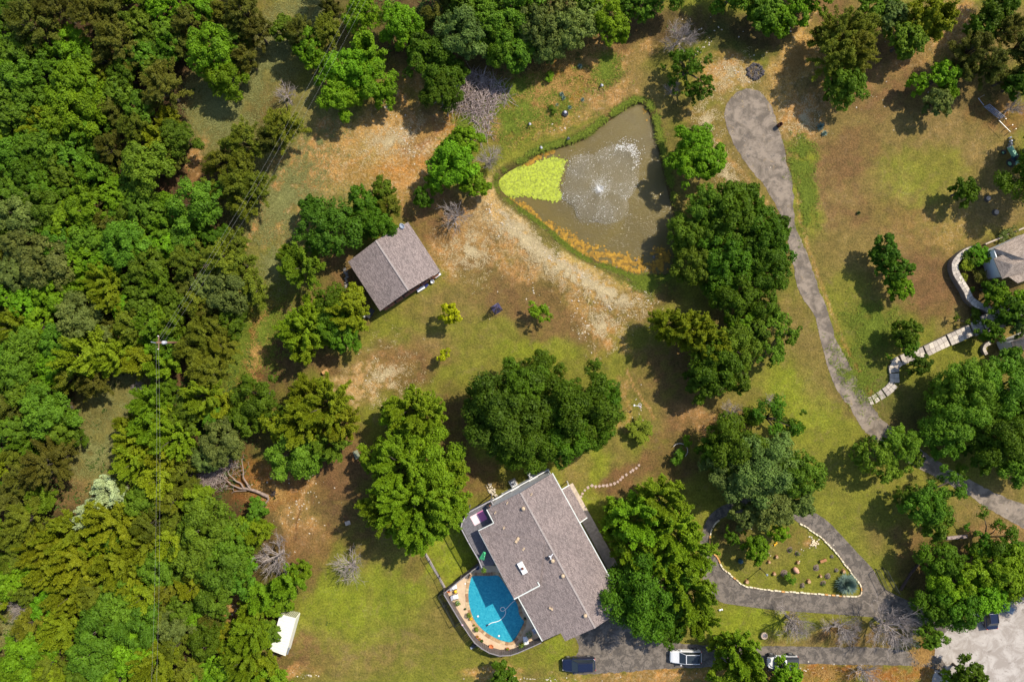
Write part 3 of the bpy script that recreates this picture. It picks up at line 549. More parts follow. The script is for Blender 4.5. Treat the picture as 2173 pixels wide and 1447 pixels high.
def tree(px, py, r, k, hf=1., label=None, name=None, cat=None, group=None, host=None):
    """px, py, r: the crown as the photograph shows it, in photo pixels; host: the tree this is a further bough mass of"""
    rad = r*S*.93
    if k == 'd':
        if not DEADP:
            for i in range(4): DEADP.append((4., 7.4, dead_mesh(4., 7.4, 40+i, 6 if i < 2 else 5)))
        i = len(ALLTREES) % 4; Rr, Hh, me = DEADP[i]; sc = rad/Rr*1.3; hz = Hh*sc*.55; b = P(px, py, hz); gz = ground_z(b.x, b.y)
        root = thing(name or 'dead_tree', label or '', 'tree', (b.x, b.y, gz), random.uniform(0, 6.28), group)
        o = bpy.data.objects.new('branches', me); COL.objects.link(o); o.parent = root; o.scale = (sc, sc, sc*.9)
        ALLTREES.append((root, px, py, r, k, label is None)); return root
    kind = KW[k][0]; pr = protos(kind); codes = list(pr); code = min(codes, key=lambda c: abs(math.log(pr[c][0]/rad)))
    Rr, Hh, ms = pr[code]; sc = rad/Rr; i = random.randrange(len(ms)); me, tm = ms[i]
    hh = Hh*sc**.8*hf; zc = hh*.6; b = P(px, py, zc)
    col = TC[k]; v = random.uniform(.86, 1.16); w = random.uniform(.9, 1.12); scl = (sc*random.uniform(.93, 1.07), sc*random.uniform(.93, 1.07), hh/Hh)
    c = bpy.data.objects.new('crown', me); COL.objects.link(c); c.scale = scl
    if host is not None:
        c.parent = host; inv = Matrix.Rotation(-host.rotation_euler.z, 3, 'Z') @ (Vector((b.x, b.y, 0))-Vector((host.location.x, host.location.y, 0)))
        c.location = (inv.x, inv.y, 0); c.rotation_euler.z = random.uniform(0, 6.28)
        hc = host.children[0].color; c.color = [hc[i]*random.uniform(.94, 1.06) for i in range(3)]+[1]
        m = MB(); m.tube([(0, 0, 1.2), (inv.x*.5, inv.y*.5, hh*.45), (inv.x, inv.y, hh*.62)], [.17, .13, .05], 6); m.build('limb', M_BARK, host, local=True)
        ALLTREES.append((None, px, py, r, k, False)); return host
    gz = ground_z(b.x, b.y)
    nm = name or ('cedar_tree' if 'cedar' == kind else ('shrub' if rad < 1.15 or k in 'mw' else KW[k][1]+'_tree'))
    cat = cat or ('shrub' if nm in ('shrub', 'bush') else 'tree')
    root = thing(nm, label or '', cat, (b.x, b.y, gz), random.uniform(0, 6.28), group); c.parent = root
    c.color = (col[0]*v*w, col[1]*v, col[2]*v, 1)
    tr = bpy.data.objects.new('trunk', tm); COL.objects.link(tr); tr.parent = root; tr.scale = scl
    ALLTREES.append((root, px, py, r, k, label is None)); return root

MERGE = """750 145:792 170,718 205,782 110,740 205,700 170,815 205;912 130:940 190,968 162,892 112;985 298:960 350,1004 385,925 388,958 322;692 482:664 440;772 432:798 472,770 470;640 566:612 540;1082 60:1092 112,1062 95;1140 55:1160 98;1205 58:1250 18,1180 10;1292 42:1312 66
1474 300:1464 350,1506 340,1438 340;1465 135:1432 125,1490 175,1460 190,1428 160;1500 440:1462 500,1520 500,1476 560;1555 460:1590 420;1622 500:1650 540,1655 480;1545 545:1590 545,1530 600;1785 70:1765 120,1815 110,1745 75,1830 60;1800 175:1782 190;1985 42:1960 25,1945 60;2004 160:2012 190,1952 175
690 862:722 900,650 840;640 900:590 900;622 962:668 960,700 942;640 706:640 745,670 662,625 690;702 645:702 692,724 712;738 670:742 640,755 690;870 870:910 880,838 880;850 990:800 975,822 1080,915 985,960 1000,880 1075,880 1120,940 1060
1078 880:1040 870,1060 930;1110 820:1150 790;1120 935:1180 870,1205 930;1230 862:1280 850,1260 920;1420 688:1470 700,1502 728;1520 778:1492 810,1552 800;1560 940:1516 960;1622 990:1592 1010,1540 1000;1640 1075:1700 1060,1585 1090;1640 890:1690 900
1402 1060:1350 1102,1305 1082,1290 1120;1432 1130:1410 1190,1472 1172;1372 1272:1340 1245,1420 1330;1462 1255:1475 1310;1868 965:1910 945,1895 995,1830 970,1945 970;1965 1070:2012 1040,1985 1105,1930 1060,2040 1010;2058 820:2040 890,2000 850;2130 830:2150 770;2130 920:2090 960,2170 880
2120 1150:2150 1180,2080 1150,2070 1180;2132 1212:2092 1262;2062 1225:2020 1240;1568 1380:1540 1372,1550 1430;438 1120:420 1182,480 1150;470 1200:460 1258,506 1232;528 1345:532 1292;520 1402:500 1382;1880 530:1870 555;1925 705:1918 742"""
HOST = {}
for row in MERGE.replace('\n', ';').split(';'):
    h, ms_ = row.split(':')
    for q in ms_.split(','): HOST[tuple(map(int, q.split()))] = tuple(map(int, h.split()))
TREES = """
70 55 62 C;120 22 50 C;190 35 55 C;240 18 40 C;30 110 40 g;62 80 34 g;48 160 48 g;98 150 38 o;250 90 58 C;225 130 36 C;290 50 38 g;345 18 38 b;350 65 32 g;365 100 26 r;400 50 44 C;420 18 34 b;445 103 58 b;505 82 32 g;480 165 44 b;525 128 40 C
345 190 60 C;300 115 34 g;318 140 30 g;158 180 60 b;168 235 55 b;125 262 44 b;18 150 34 b;15 195 34 g;62 212 44 g;28 245 40 g;100 305 44 g;182 275 32 r;260 158 34 o;250 196 38 g;300 232 38 g;240 232 34 C;288 272 46 c;277 262 24 b
380 292 42 g;305 352 60 g;236 318 42 C;352 430 26 b;412 428 58 g;70 310 40 o;24 330 44 g;110 318 28 b;152 330 34 g;60 372 44 o;130 366 34 g;200 370 34 r;92 402 40 o;28 410 40 g;100 436 46 g;180 440 46 b;140 464 40 b;40 455 50 k;240 420 30 b;242 392 24 b;298 435 38 g;326 452 32 g
520 300 50 c;600 270 54 c;575 300 40 C;505 395 48 c;468 345 40 c;540 400 44 c;512 350 38 c;520 440 34 c;445 400 30 c;520 30 54 C;548 70 44 C;500 60 34 C
640 78 48 C;692 68 40 c;600 60 30 g;655 100 40 b;668 130 26 b;702 18 26 C;768 24 42 b;848 48 46 b;870 85 30 b;922 38 36 C;978 70 62 k;1040 45 50 g;1062 95 44 k;1105 60 48 g;750 145 54 b;792 170 46 g;718 205 44 g;782 110 40 r;740 205 34 b;700 170 30 b;815 205 26 k
912 130 56 o;940 190 44 o;968 162 30 o;892 112 30 o;985 298 36 b;960 350 54 o;1004 385 36 b;925 388 26 o;958 322 34 b;895 420 24 o
692 482 62 p;664 440 30 p;772 432 40 o;798 472 42 o;812 402 28 g;824 440 34 c;770 470 34 b;640 566 50 r;612 540 26 r
1082 60 52 g;1140 55 58 k;1205 58 52 k;1092 112 40 g;1160 98 42 g;1292 42 44 b;1312 66 30 g;1250 18 36 g;1372 14 32 g;1330 12 28 g;1012 20 40 g;960 12 34 C;1180 10 40 o;1240 -6 40 g
1474 300 44 b;1464 350 44 g;1506 340 40 b;1438 340 22 b;1465 135 44 S;1432 125 24 S;1490 175 34 s;1460 190 26 S;1428 160 18 s
1500 440 48 g;1555 460 62 o;1622 500 58 o;1462 500 44 b;1545 545 60 o;1630 572 52 o;1560 622 54 o;1476 560 48 o;1615 640 44 o;1590 420 36 g;1650 540 36 o;1520 500 44 g;1590 545 50 o;1530 600 44 o;1655 480 30 o
1630 28 40 g;1650 42 38 b;1692 18 36 b;1605 10 34 g;1785 70 66 c;1765 120 58 C;1815 110 56 c;1800 175 46 g;1782 190 34 b;1850 20 34 g;1745 75 34 C;1830 60 40 c;1890 28 38 k;1985 42 40 y;1925 82 40 g;1882 22 32 g;1960 25 44 b;1945 60 36 b
2004 160 34 b;1992 215 32 k;1952 175 24 b;2012 190 24 b;2062 110 52 C;2100 140 46 C;2040 155 36 C;2132 65 44 C;2166 100 40 C;2166 175 34 o;2110 30 40 o;2130 5 44 o;2080 70 34 o;2130 170 24 C
2050 405 30 o;100 560 62 k;48 520 45 k;128 520 40 g;182 508 44 g;165 552 38 b;262 520 54 g;312 562 46 g;352 520 32 b;30 580 40 k;215 560 34 b
398 562 46 c;472 552 54 c;440 604 38 k;482 618 50 k;540 610 40 c;500 512 34 c;505 560 40 c;110 622 44 b;60 642 38 b;222 598 44 y;232 636 38 y;286 600 34 o;302 640 38 g;260 650 30 b;340 600 34 r;370 640 34 g;20 628 34 b
30 692 42 y;80 690 38 b;42 715 28 y;170 680 56 k;130 722 48 g;282 690 48 c;320 690 36 r;348 672 32 b;420 645 38 c;430 706 44 c;400 738 38 c;372 690 34 r;440 660 30 C;460 690 34 c
60 722 48 g;40 782 52 g;110 772 42 b;182 752 56 y;240 758 42 y;200 812 42 C;150 805 38 c;345 775 36 f;50 822 44 g;100 872 58 g;20 862 38 C;442 790 52 c;430 842 46 y;320 852 42 f;356 832 30 r;132 888 34 o;395 885 40 g;352 880 30 y;120 910 36 g;30 910 40 g;12 740 34 g;70 850 30 g
102 985 70 C;52 1012 46 C;18 1062 40 C;62 1100 52 c;30 1132 46 c;138 965 34 C;282 938 42 y;372 925 52 f;470 940 50 k;440 970 36 k;285 980 44 y;238 1040 40 w;198 1092 34 w;232 1110 56 y;320 1112 52 c;302 1062 46 g;240 1145 42 o;362 1062 40 c;268 896 26 y;320 905 40 f;350 970 40 y;385 1000 36 c;340 1020 40 y;270 1030 34 c
142 1132 52 y;92 1162 48 y;40 1182 48 c;160 1192 56 y;108 1212 46 y;30 1222 48 b;62 1252 44 c;252 1192 52 y;272 1224 42 y;332 1202 44 g;302 1160 44 y;370 1152 38 y;210 1150 34 y;370 1110 34 c;200 1230 38 c;355 1250 34 c
150 1262 48 y;205 1255 48 c;250 1282 54 g;220 1332 60 g;292 1332 56 g;202 1392 56 g;280 1392 52 b;132 1332 48 y;72 1322 48 c;58 1382 56 b;30 1422 44 b;110 1402 48 c;110 1434 38 y;332 1402 52 y;372 1366 42 c;370 1332 42 k;382 1290 32 g;310 1262 38 y;320 1440 38 y;402 1424 38 c;100 1280 36 b;345 1300 34 c;170 1430 40 g;240 1440 40 b
438 1120 60 g;420 1182 56 g;470 1200 56 g;460 1258 50 g;506 1232 40 g;480 1150 50 g;440 1362 42 o;528 1345 46 f;520 1402 50 f;562 1410 34 f;500 1382 34 b;520 1122 32 b;545 1082 26 g;552 1130 32 f;612 1232 38 f;556 1262 36 f;642 1206 24 f;532 1292 30 f;480 1420 36 b;570 1440 36 f
548 842 52 o;520 888 38 o;690 862 66 y;640 900 58 y;722 900 48 f;622 962 56 g;700 942 42 y;650 840 44 y;668 960 36 f;590 900 40 g
640 706 50 f;702 645 44 o;702 692 44 o;738 670 44 y;742 640 36 k;724 712 40 o;640 745 34 f;670 662 36 o;625 690 30 f;755 690 26 y
870 870 58 f;910 880 46 f;838 880 38 f;850 990 74 f;915 985 72 g;880 1075 86 f;940 1060 62 f;822 1080 58 f;960 1000 40 f;880 1120 62 f;800 975 40 g
1078 880 92 p;1110 820 62 o;1040 870 56 o;1120 935 72 o;1230 862 84 o;1205 930 60 g;1280 850 46 b;1150 790 44 p;1060 930 54 o;1180 870 50 o;1260 920 44 b
1420 688 44 y;1470 700 48 y;1502 728 50 y;1520 778 60 o;1560 740 52 g;1492 810 40 o;1552 800 40 g;1640 740 38 s;1600 700 36 g;1640 690 40 s;1570 690 34 b;1680 710 26 s
1560 940 68 o;1622 990 80 k;1690 1010 56 g;1592 1010 66 o;1640 890 52 S;1690 900 28 s;1516 960 38 o;1640 1075 52 k;1540 1000 50 o;1700 1060 36 k;1585 1090 34 k;1606 1165 30 b;1655 1132 22 b;1560 1140 22 S
1402 1060 58 f;1350 1102 62 f;1432 1130 62 f;1372 1272 90 o;1462 1255 62 f;1472 1172 50 f;1305 1082 34 f;1340 1160 50 f;1410 1190 50 f;1340 1245 50 o;1420 1330 44 g;1475 1310 44 f;1290 1120 24 f
1868 965 46 s;1910 945 44 g;1895 995 36 s;1830 970 30 s;1965 1070 50 g;2012 1040 44 s;1985 1105 38 g;1930 1060 30 s;2040 1010 20 s;1945 970 22 s
2058 820 66 g;2040 890 68 o;2130 830 66 g;2130 920 70 o;2160 990 44 g;2150 770 40 g;2010 930 40 o;2090 960 40 g;2170 880 44 g;2000 850 34 g
2120 1150 50 S;2132 1212 56 b;2002 1190 46 o;2062 1225 48 b;2042 1290 52 o;1990 1292 42 o;2092 1262 48 b;1978 1352 30 g;2150 1180 40 b;2080 1150 34 s;2020 1240 44 o;2070 1180 34 S
1568 1380 48 f;1540 1372 32 b;1588 1424 42 f;1550 1430 40 b;1068 1444 34 o;1672 1437 38 b;1652 1450 26 b;2060 1436 38 o;2015 1446 20 b;1695 1332 50 d
1880 530 34 p;1905 575 32 o;1912 612 28 b;1870 555 20 o;1925 705 32 o;1918 742 28 s;2105 705 26 o;2148 660 34 o;2120 630 28 b;2108 612 24 o;2165 690 26 k;2170 640 30 b
1955 775 24 p
485 345 30 d;600 195 34 d;962 455 44 d;1038 335 34 d;1450 68 46 d;1430 185 26 d;2164 222 34 d;42 1290 46 d;88 1275 32 d;576 1192 58 d;738 1212 50 d;1904 1345 66 d;1800 1345 46 d;290 820 20 d;1850 1440 44 d;440 570 20 d;1560 880 34 d;1640 850 20 d
"""
ROOTS = {}; LATER = []
for row in TREES.replace('\n', ';').split(';'):
    if row.strip():
        a = row.split(); q = (int(a[0]), int(a[1]))
        if q in HOST: LATER.append((q, a))
        else: ROOTS[q] = tree(float(a[0]), float(a[1]), float(a[2]), a[3])
for q, a in LATER: tree(float(a[0]), float(a[1]), float(a[2]), a[3], host=ROOTS[HOST[q]])
# lone young trees on the lawn
tree(958, 667, 23, 'Y', 1.3, 'small lime yellow tree beside the toy windmill on the lawn', 'maple_tree')
tree(943, 753, 14, 'Y', 1.35, 'tiny yellow green sapling alone on the lawn above the big oaks', 'sapling')
tree(1146, 664, 21, 'b', 1., 'small round bright green tree alone on the lawn below the dam', 'young_tree')
tree(1357, 912, 32, 'm', .35, 'feathery lime yellow bush on the lawn by the bird feeder', 'feathery_bush')
# filler growth where the wood would otherwise have holes
wood = [(0, 0), (520, 0), (560, 120), (430, 190), (400, 270), (380, 350), (330, 440), (420, 480), (540, 560), (500, 690), (470, 900), (540, 960), (420, 1060), (600, 1140), (640, 1250), (560, 1300), (600, 1447), (0, 1447)]
top = [(820, 0), (1500, 0), (1240, 110), (1000, 140), (860, 60)]
clear = [(480, 150, 80), (225, 890, 62), (190, 990, 50), (150, 1050, 44), (270, 830, 52), (430, 250, 40), (20, 1345, 40), (500, 1290, 30), (385, 810, 22), (520, 1030, 75), (430, 1400, 16), (350, 420, 14)]
cov = [(a[1], a[2], a[3]) for a in ALLTREES]; g_ = random.Random(3); nf = 0
for _ in range(5000):
    x = g_.uniform(-40, 640); y = g_.uniform(-40, 1490)
    q = (min(max(x, 3), 900), min(max(y, 3), 1444))
    w = inside(wood, np.array([q[0]]), np.array([q[1]]))[0]
    if not w or any(math.hypot(x-c[0], y-c[1]) < c[2]+14 for c in clear): continue
    if any(math.hypot(x-c[0], y-c[1]) < c[2]*.92 for c in cov): continue
    r = g_.uniform(26, 44); k = g_.choice('oggbccCyr'); tree(x, y, r, k, .75); cov.append((x, y, r)); nf += 1
for x, y, r, k in [(1100, -30, 60, 'g'), (980, -30, 60, 'g'), (1420, -30, 50, 'g'), (1560, -25, 50, 'o'), (2215, 372, 74, 'o'), (2225, 300, 50, 'g'), (2215, 120, 60, 'C'), (2215, 850, 60, 'g'), (2215, 960, 60, 'g'), (2225, 1240, 60, 'o'), (700, -40, 50, 'C'), (1740, -30, 50, 'b')]: tree(x, y, r, k)
open('/tmp/n.txt','w').write(f'{len(ALLTREES)} {nf}')
# ================================================================ pond life, fountain, bank
g = np.random.default_rng(21)
M_PAD = simple('lily_pad', (.30, .35, .012), .6, var=.45, scale=3.5); M_ALG = simple('algae', (.30, .16, .010), .8, var=.6, scale=2.2)
def discs(name, pts, rad, mat, z, label, cat, n=6, tilt=.1):
    N = len(pts); a = np.linspace(0, 2*np.pi, n, endpoint=False)[None]+g.uniform(0, 6, (N, 1)); r = rad*g.uniform(.55, 1.25, (N, 1))*g.uniform(.8, 1.1, (N, n))
    V = np.stack([pts[:, :1]+r*np.cos(a), pts[:, 1:2]+r*np.sin(a), z+g.uniform(0, .05, (N, 1))+tilt*r*np.cos(a+g.uniform(0, 6, (N, 1)))], -1)
    return tag(quads_mesh(name, V, n, None, [mat]), label, cat, None, 'stuff')
mat_poly = smooth_line([(1056, 372), (1072, 360), (1096, 352), (1120, 356), (1132, 350), (1150, 342), (1175, 338), (1197, 340), (1195, 356), (1188, 380), (1184, 400), (1188, 422), (1160, 424), (1130, 418), (1105, 414), (1080, 416), (1062, 406), (1054, 390)], 4, True)
x = g.uniform(1045, 1215, 21000); y = g.uniform(330, 440, 21000); ed = edge_dist(mat_poly, x, y); ins = inside(mat_poly, x, y)
keep = (ins & ((ed > 3) | (g.random(len(x)) < .55))) | (~ins & (g.random(len(x)) < .35*np.exp(-ed/1.6))); x = x[keep]; y = y[keep]
discs('water_lily_mat', np.stack([(x-CX)*S, (CY-y)*S], 1)*(1-WATER_Z/H), .13, M_PAD, WATER_Z+.03, 'bright yellow green mat of floating water plants at the narrow end of the pond', 'water plants')
# orange algae in the shallows: drifts of small flakes
pts = []
for (cx, cy, rx, ry, rot, n) in [(1122, 452, 40, 9, 37, 1100), (1172, 492, 44, 12, 38, 1500), (1217, 521, 40, 14, 34, 1600), (1262, 541, 34, 15, 22, 1500), (1310, 555, 36, 14, 14, 1700), (1345, 556, 18, 10, 10, 1200), (1335, 570, 24, 4, 10, 400), (1120, 345, 12, 5, -20, 260), (1140, 334, 7, 4, -20, 130), (1158, 325, 6, 4, -20, 110), (1172, 320, 5, 4, 0, 60), (1405, 545, 16, 16, 0, 420), (1398, 565, 18, 10, 0, 260), (1384, 240, 12, 22, 0, 90)]:
    u = g.normal(0, .55, n); v = g.normal(0, .55, n); c, s_ = math.cos(R(rot)), math.sin(R(rot)); pts.append(np.stack([cx+u*rx*c-v*ry*s_, cy+u*rx*s_+v*ry*c], 1))
q = np.concatenate(pts); k = vnoise(q[:, 0], q[:, 1], 9, 8, 4) > .47; k &= inside(POND, q[:, 0], q[:, 1]); q = q[k]
discs('algae', np.stack([(q[:, 0]-CX)*S, (CY-q[:, 1])*S], 1), .15, M_ALG, WATER_Z+.004, 'orange brown algae drifting along the shallow dam side of the pond', 'algae', 6, .02)
# fountain: floating nozzle, arching jets of drops, drops striking the water round the rim
ft = thing('fountain', 'floating fountain spraying a wide flower shaped ring of drops in the pond', 'fountain', P(1273, 399, 0)+Vector((0, 0, WATER_Z)))
M_DROP = simple('spray_water', (.86, .85, .84), .25, var=.05); M_BLK = simple('black_plastic', (.03, .03, .032), .5)
m = MB(); c0 = ft.location; m.lathe(c0, [(.05, .0), (.38, .02), (.42, .09), (.3, .14), (.08, .16), (.07, .24), (.03, .26)], 14); m.build('float', M_BLK, ft, smooth=True)
th = np.array([0, 25, 50, 75, 100, 130, 160, 190, 215, 240, 265, 290, 315, 340, 360]); rr = np.array([78, 92, 122, 96, 74, 90, 78, 84, 66, 84, 72, 80, 84, 64, 78])*S
def petal(a): return np.interp(np.degrees(a) % 360, th, rr)
n = 22000; a = g.uniform(0, 2*np.pi, n); u = np.sqrt(g.random(n)); u[:6500] = np.clip(g.normal(.9, .13, 6500), 0, 1.14); dens = .55+.45*np.cos(a*5+.6)
kp = (g.random(n) < np.clip(dens+.35*u, .25, 1)); a = a[kp]; u = u[kp]; rm = petal(a); n = len(a)
z = np.clip(4*2.1*u*(1-u), 0, 9)*g.uniform(.0, 1, n)**.6; z[u > .9] = g.uniform(0, .12, (u > .9).sum())
p3 = np.stack([c0.x+rm*u*np.cos(a), c0.y+rm*u*np.sin(a), WATER_Z+.03+z], 1); sz = np.where(g.random(n) < .02, .05, .0125)*g.uniform(.7, 1.3, n); sz[(np.abs(a-.85) < .35) & (u > .8) & (g.random(n) < .3)] = .06  # oversized white drops on the upper right lobe stand in for sun glints
# inner jets
m_ = 2000; ja = np.repeat(np.linspace(0, 2*np.pi, 13)[:12], m_//12+1)[:m_]+g.normal(0, .16, m_); ju = g.random(m_)**1.8*.30
j3 = np.stack([c0.x+petal(ja)*ju*np.cos(ja), c0.y+petal(ja)*ju*np.sin(ja), WATER_Z+.2+4*2.3*ju*(1-ju)], 1); p3 = np.concatenate([p3, j3]); sz = np.concatenate([sz, g.uniform(.014, .035, m_)*(1.15-ju)])
tet = np.array([[1, 1, 1], [1, -1, -1], [-1, 1, -1], [-1, -1, 1]])*.75; tri = [(0, 1, 2), (0, 3, 1), (0, 2, 3), (1, 3, 2)]
V = (p3[:, None, None, :]+tet[np.array(tri)][None]*sz[:, None, None, None]).reshape(-1, 3, 3); V[..., 2] = np.maximum(V[..., 2], WATER_Z+.004)
quads_mesh('spray', V-np.array(c0)[None, None], 3, None, [M_DROP], ft, 'stuff')
# the fine falling mist itself, a low dome of water vapour over the flower shape
tv = NT('water_mist'); vp = tv.n('VolumePrincipled'); vp.inputs['Color'].default_value = (1, .98, .96, 1); vp.inputs['Density'].default_value = .13; vp.inputs['Anisotropy'].default_value = .2; tv.t.links.new(vp.outputs[0], tv.out.inputs[1])
m = MB(); nn_ = 72; lev = [(1.02, .02), (1.0, .16), (.9, .75), (.7, 1.15), (.4, 1.25), (.1, 1.0)]
for k_, z_ in lev: m.v += [(c0.x+petal(np.array(i_*2*np.pi/nn_))*k_*math.cos(i_*2*math.pi/nn_), c0.y+petal(np.array(i_*2*np.pi/nn_))*k_*math.sin(i_*2*math.pi/nn_), WATER_Z+z_) for i_ in range(nn_)]
for i_ in range(len(lev)-1):
    for j_ in range(nn_): m.f.append((i_*nn_+j_, i_*nn_+(j_+1) % nn_, (i_+1)*nn_+(j_+1) % nn_, (i_+1)*nn_+j_))
m.f.append(tuple(range(nn_))[::-1]); m.f.append(tuple((len(lev)-1)*nn_+j_ for j_ in range(nn_))); m.build('mist', tv.m, ft, kind='stuff')
# foam patch boiling up round the nozzle
pt = np.stack([c0.x+g.normal(0, .22, 160), c0.y+g.normal(0, .22, 160)], 1); o = discs('foam', pt, .05, M_DROP, WATER_Z+.03, None, None); o.parent = ft; o.location = -c0
# grey drain posts and the tyre planter on the bank
M_PVC = simple('grey_pipe', (.42, .42, .47), .5, var=.15); M_TYRE = simple('tyre_rubber', (.035, .034, .036), .85)
for i, (px, py, h, lab) in enumerate([(1123, 265, .8, 'grey pipe post among the weeds at the far corner of the bank'), (1205, 296, .9, 'thicker grey pipe post standing at the water edge of the pond'), (1147, 314, .6, 'short grey pipe post at the water edge near the lily mat'), (1275, 183, .7, 'grey pipe post beside the small bright grass patch')]):
    b = P(px, py); b.z = ground_z(b.x, b.y); r = thing('pipe_post', lab, 'post', b, 0, 'pipe posts along the pond bank')
    m = MB(); m.tube([(0, 0, -.2), (.03, .02, h*.6), (.12, -.16, h)], [.17, .16, .13], 12); m.build('pipe', M_PVC, r, smooth=True, local=True); m = MB(); m.lathe((.12, -.16, h), [(.15, -.05), (.16, .03), (.1, .07)], 12); m.build('cap', M_PVC if i != 1 else M_BLK, r, local=True)
b = P(1199, 242); r = thing('tyre_planter', 'old tyre and grey metal drum lying by weeds on the pond bank', 'tyre', (b.x, b.y, 0)); m = MB()
for k in range(16):
    a0 = 2*math.pi*k/16; a1 = 2*math.pi*(k+1)/16; m.tube([(math.cos(a0)*.34, math.sin(a0)*.34, .16), (math.cos(a1)*.34, math.sin(a1)*.34, .16)], .14, 8, False)
m.build('tyre', M_TYRE, r, smooth=True, local=True); m = MB(); m.lathe((0, .1, 0), [(.2, 0), (.24, .3), (.2, .5), (.05, .52)], 12); m.build('drum', M_PVC, r, smooth=True, local=True)
# turtles / ducks on the shallow side read as small dark heads: floats
for px, py in [(1350, 552), (1387, 546), (1307, 568)]:
    b = P(px, py, WATER_Z); m = MB(); m.blob((b.x, b.y, WATER_Z+.04), .17, px, .1, 2, .5); m.blob((b.x+.16, b.y+.12, WATER_Z+.12), .07, px+1, .1, 1, 1)
    tag(m.build('duck', simple('duck_feather', (.16, .14, .13), .8), smooth=True), {1350: 'grey duck swimming among orange algae near the foot of the dam', 1387: 'grey duck on open water beside the overhanging oaks', 1307: 'dark duck on the shallow margin, farthest from the oaks'}[px], 'duck', 'ducks on the pond')
# reeds and weeds along the margin, one mass of blades
def tufts(name, P2, hgt, wid, mat, label, cat, blades=6, spread=.12, zf=None):
    N = len(P2)*blades; base = np.repeat(P2, blades, 0)+g.normal(0, spread, (N, 2)); a = g.uniform(0, 2*np.pi, N); ln = np.repeat(hgt*g.uniform(.5, 1.3, len(P2)), blades)*g.uniform(.6, 1.2, N); le = g.uniform(.8, 1.6, N)*ln
    i = np.clip(np.searchsorted(gx, base[:, 0]), 0, nx-1); j = np.clip(np.searchsorted(gy, base[:, 1]), 0, ny-1); z0 = np.maximum(GZ[i, j], WATER_Z-.05) if zf is None else np.full(N, zf)
    d = np.stack([np.cos(a), np.sin(a)], 1); pr = np.stack([-d[:, 1], d[:, 0]], 1)*wid*.5
    b0 = np.concatenate([base, z0[:, None]], 1); tip = np.concatenate([base+d*le[:, None], (z0+ln*.42)[:, None]], 1); md = np.concatenate([base+d*le[:, None]*.45, (z0+ln*.4)[:, None]], 1)
    V = np.stack([b0, md+np.concatenate([pr, np.zeros((N, 1))], 1), tip, md-np.concatenate([pr, np.zeros((N, 1))], 1)], 1)
    return tag(quads_mesh(name, V, 4, g.random(N), [mat]), label, cat, None, 'stuff')
def tint_mat(name, ca, cb):
    t = NT(name); at = t.n('Attribute'); at.attribute_name = 'tint'; c = t.mix(at.outputs['Fac'], ca, cb); t.bsdf(c, .8, Specular_IOR_Level=.15); return t.m
M_GR = tint_mat('green_blade', (.085, .12, .014), (.20, .25, .026)); M_GG = tint_mat('grey_blade', (.14, .15, .045), (.28, .275, .10)); M_OR = tint_mat('dry_stalk', (.30, .16, .045), (.56, .34, .11)); M_TN = tint_mat('straw_blade', (.38, .29, .15), (.7, .57, .34)); M_DG = tint_mat('deep_blade', (.02, .045, .01), (.08, .13, .02))
def scatter(regs, seed=0, cut=.5, sc=1.2):
    out = []
    for (cx, cy, rx, ry, rot, n) in regs:
        n = int(n*.8); r_ = np.abs(g.normal(0, .62, n)); a = g.uniform(0, 6.283, n); u = r_*np.cos(a)*rx; v = r_*np.sin(a)*ry; c, s_ = math.cos(R(rot)), math.sin(R(rot)); out.append(np.stack([cx+u*c-v*s_, cy+u*s_+v*c], 1))
    q = np.concatenate(out); w = np.stack([(q[:, 0]-CX)*S, (CY-q[:, 1])*S], 1); return w[vnoise(w[:, 0], w[:, 1], sc, seed) > cut]
shore = []
for i in range(0, len(POND)):
    p0 = np.array(POND[i]); p1 = np.array(POND[(i+1) % len(POND)]); n = int(np.hypot(*(p1-p0))*2.6); t_ = g.random(n)[:, None]; shore.append(p0+(p1-p0)*t_+g.normal(0, 2.4, (n, 2)))
q = np.concatenate(shore); w = np.stack([(q[:, 0]-CX)*S, (CY-q[:, 1])*S], 1); w = w[vnoise(w[:, 0], w[:, 1], 1.5, 4) > .42]
tufts('reeds', w, .42, .06, M_GR, 'green reeds and weeds fringing the pond shore', 'reeds', 6)
tufts('weeds', scatter([(1120, 225, 110, 50, -20, 4200), (1080, 270, 60, 30, -20, 900), (1000, 265, 24, 24, 0, 600), (1285, 147, 26, 34, 20, 1300), (1090, 190, 60, 30, 0, 700), (560, 700, 60, 120, 20, 1800), (500, 740, 60, 120, 15, 1800), (1700, 340, 24, 40, 0, 1200), (1712, 420, 20, 70, 0, 1100), (1850, 690, 60, 46, 0, 1500), (1820, 800, 40, 70, -30, 900), (1370, 600, 40, 14, 0, 500), (985, 275, 20, 24, 0, 500)], 31, .42), .4, .055, M_GR, 'rank green weeds growing above the pond and along field edges', 'weeds', 6, .16)
tufts('broom_grass', scatter([(1175, 195, 90, 50, -20, 4200), (1060, 265, 60, 40, -20, 800), (1250, 130, 60, 40, 10, 900), (545, 750, 22, 80, 12, 900), (590, 1040, 50, 40, 0, 700), (1690, 130, 30, 70, 30, 700), (2000, 60, 24, 60, 30, 500), (900, 285, 50, 14, -30, 400), (2140, 60, 26, 20, 0, 150), (2130, 215, 26, 26, 0, 500), (1720, 1430, 200, 14, 0, 1100), (1960, 1390, 30, 30, 0, 500)], 32, .45), .4, .035, M_OR, 'orange brown broom grass standing in dry clumps', 'dry grass', 6, .16)
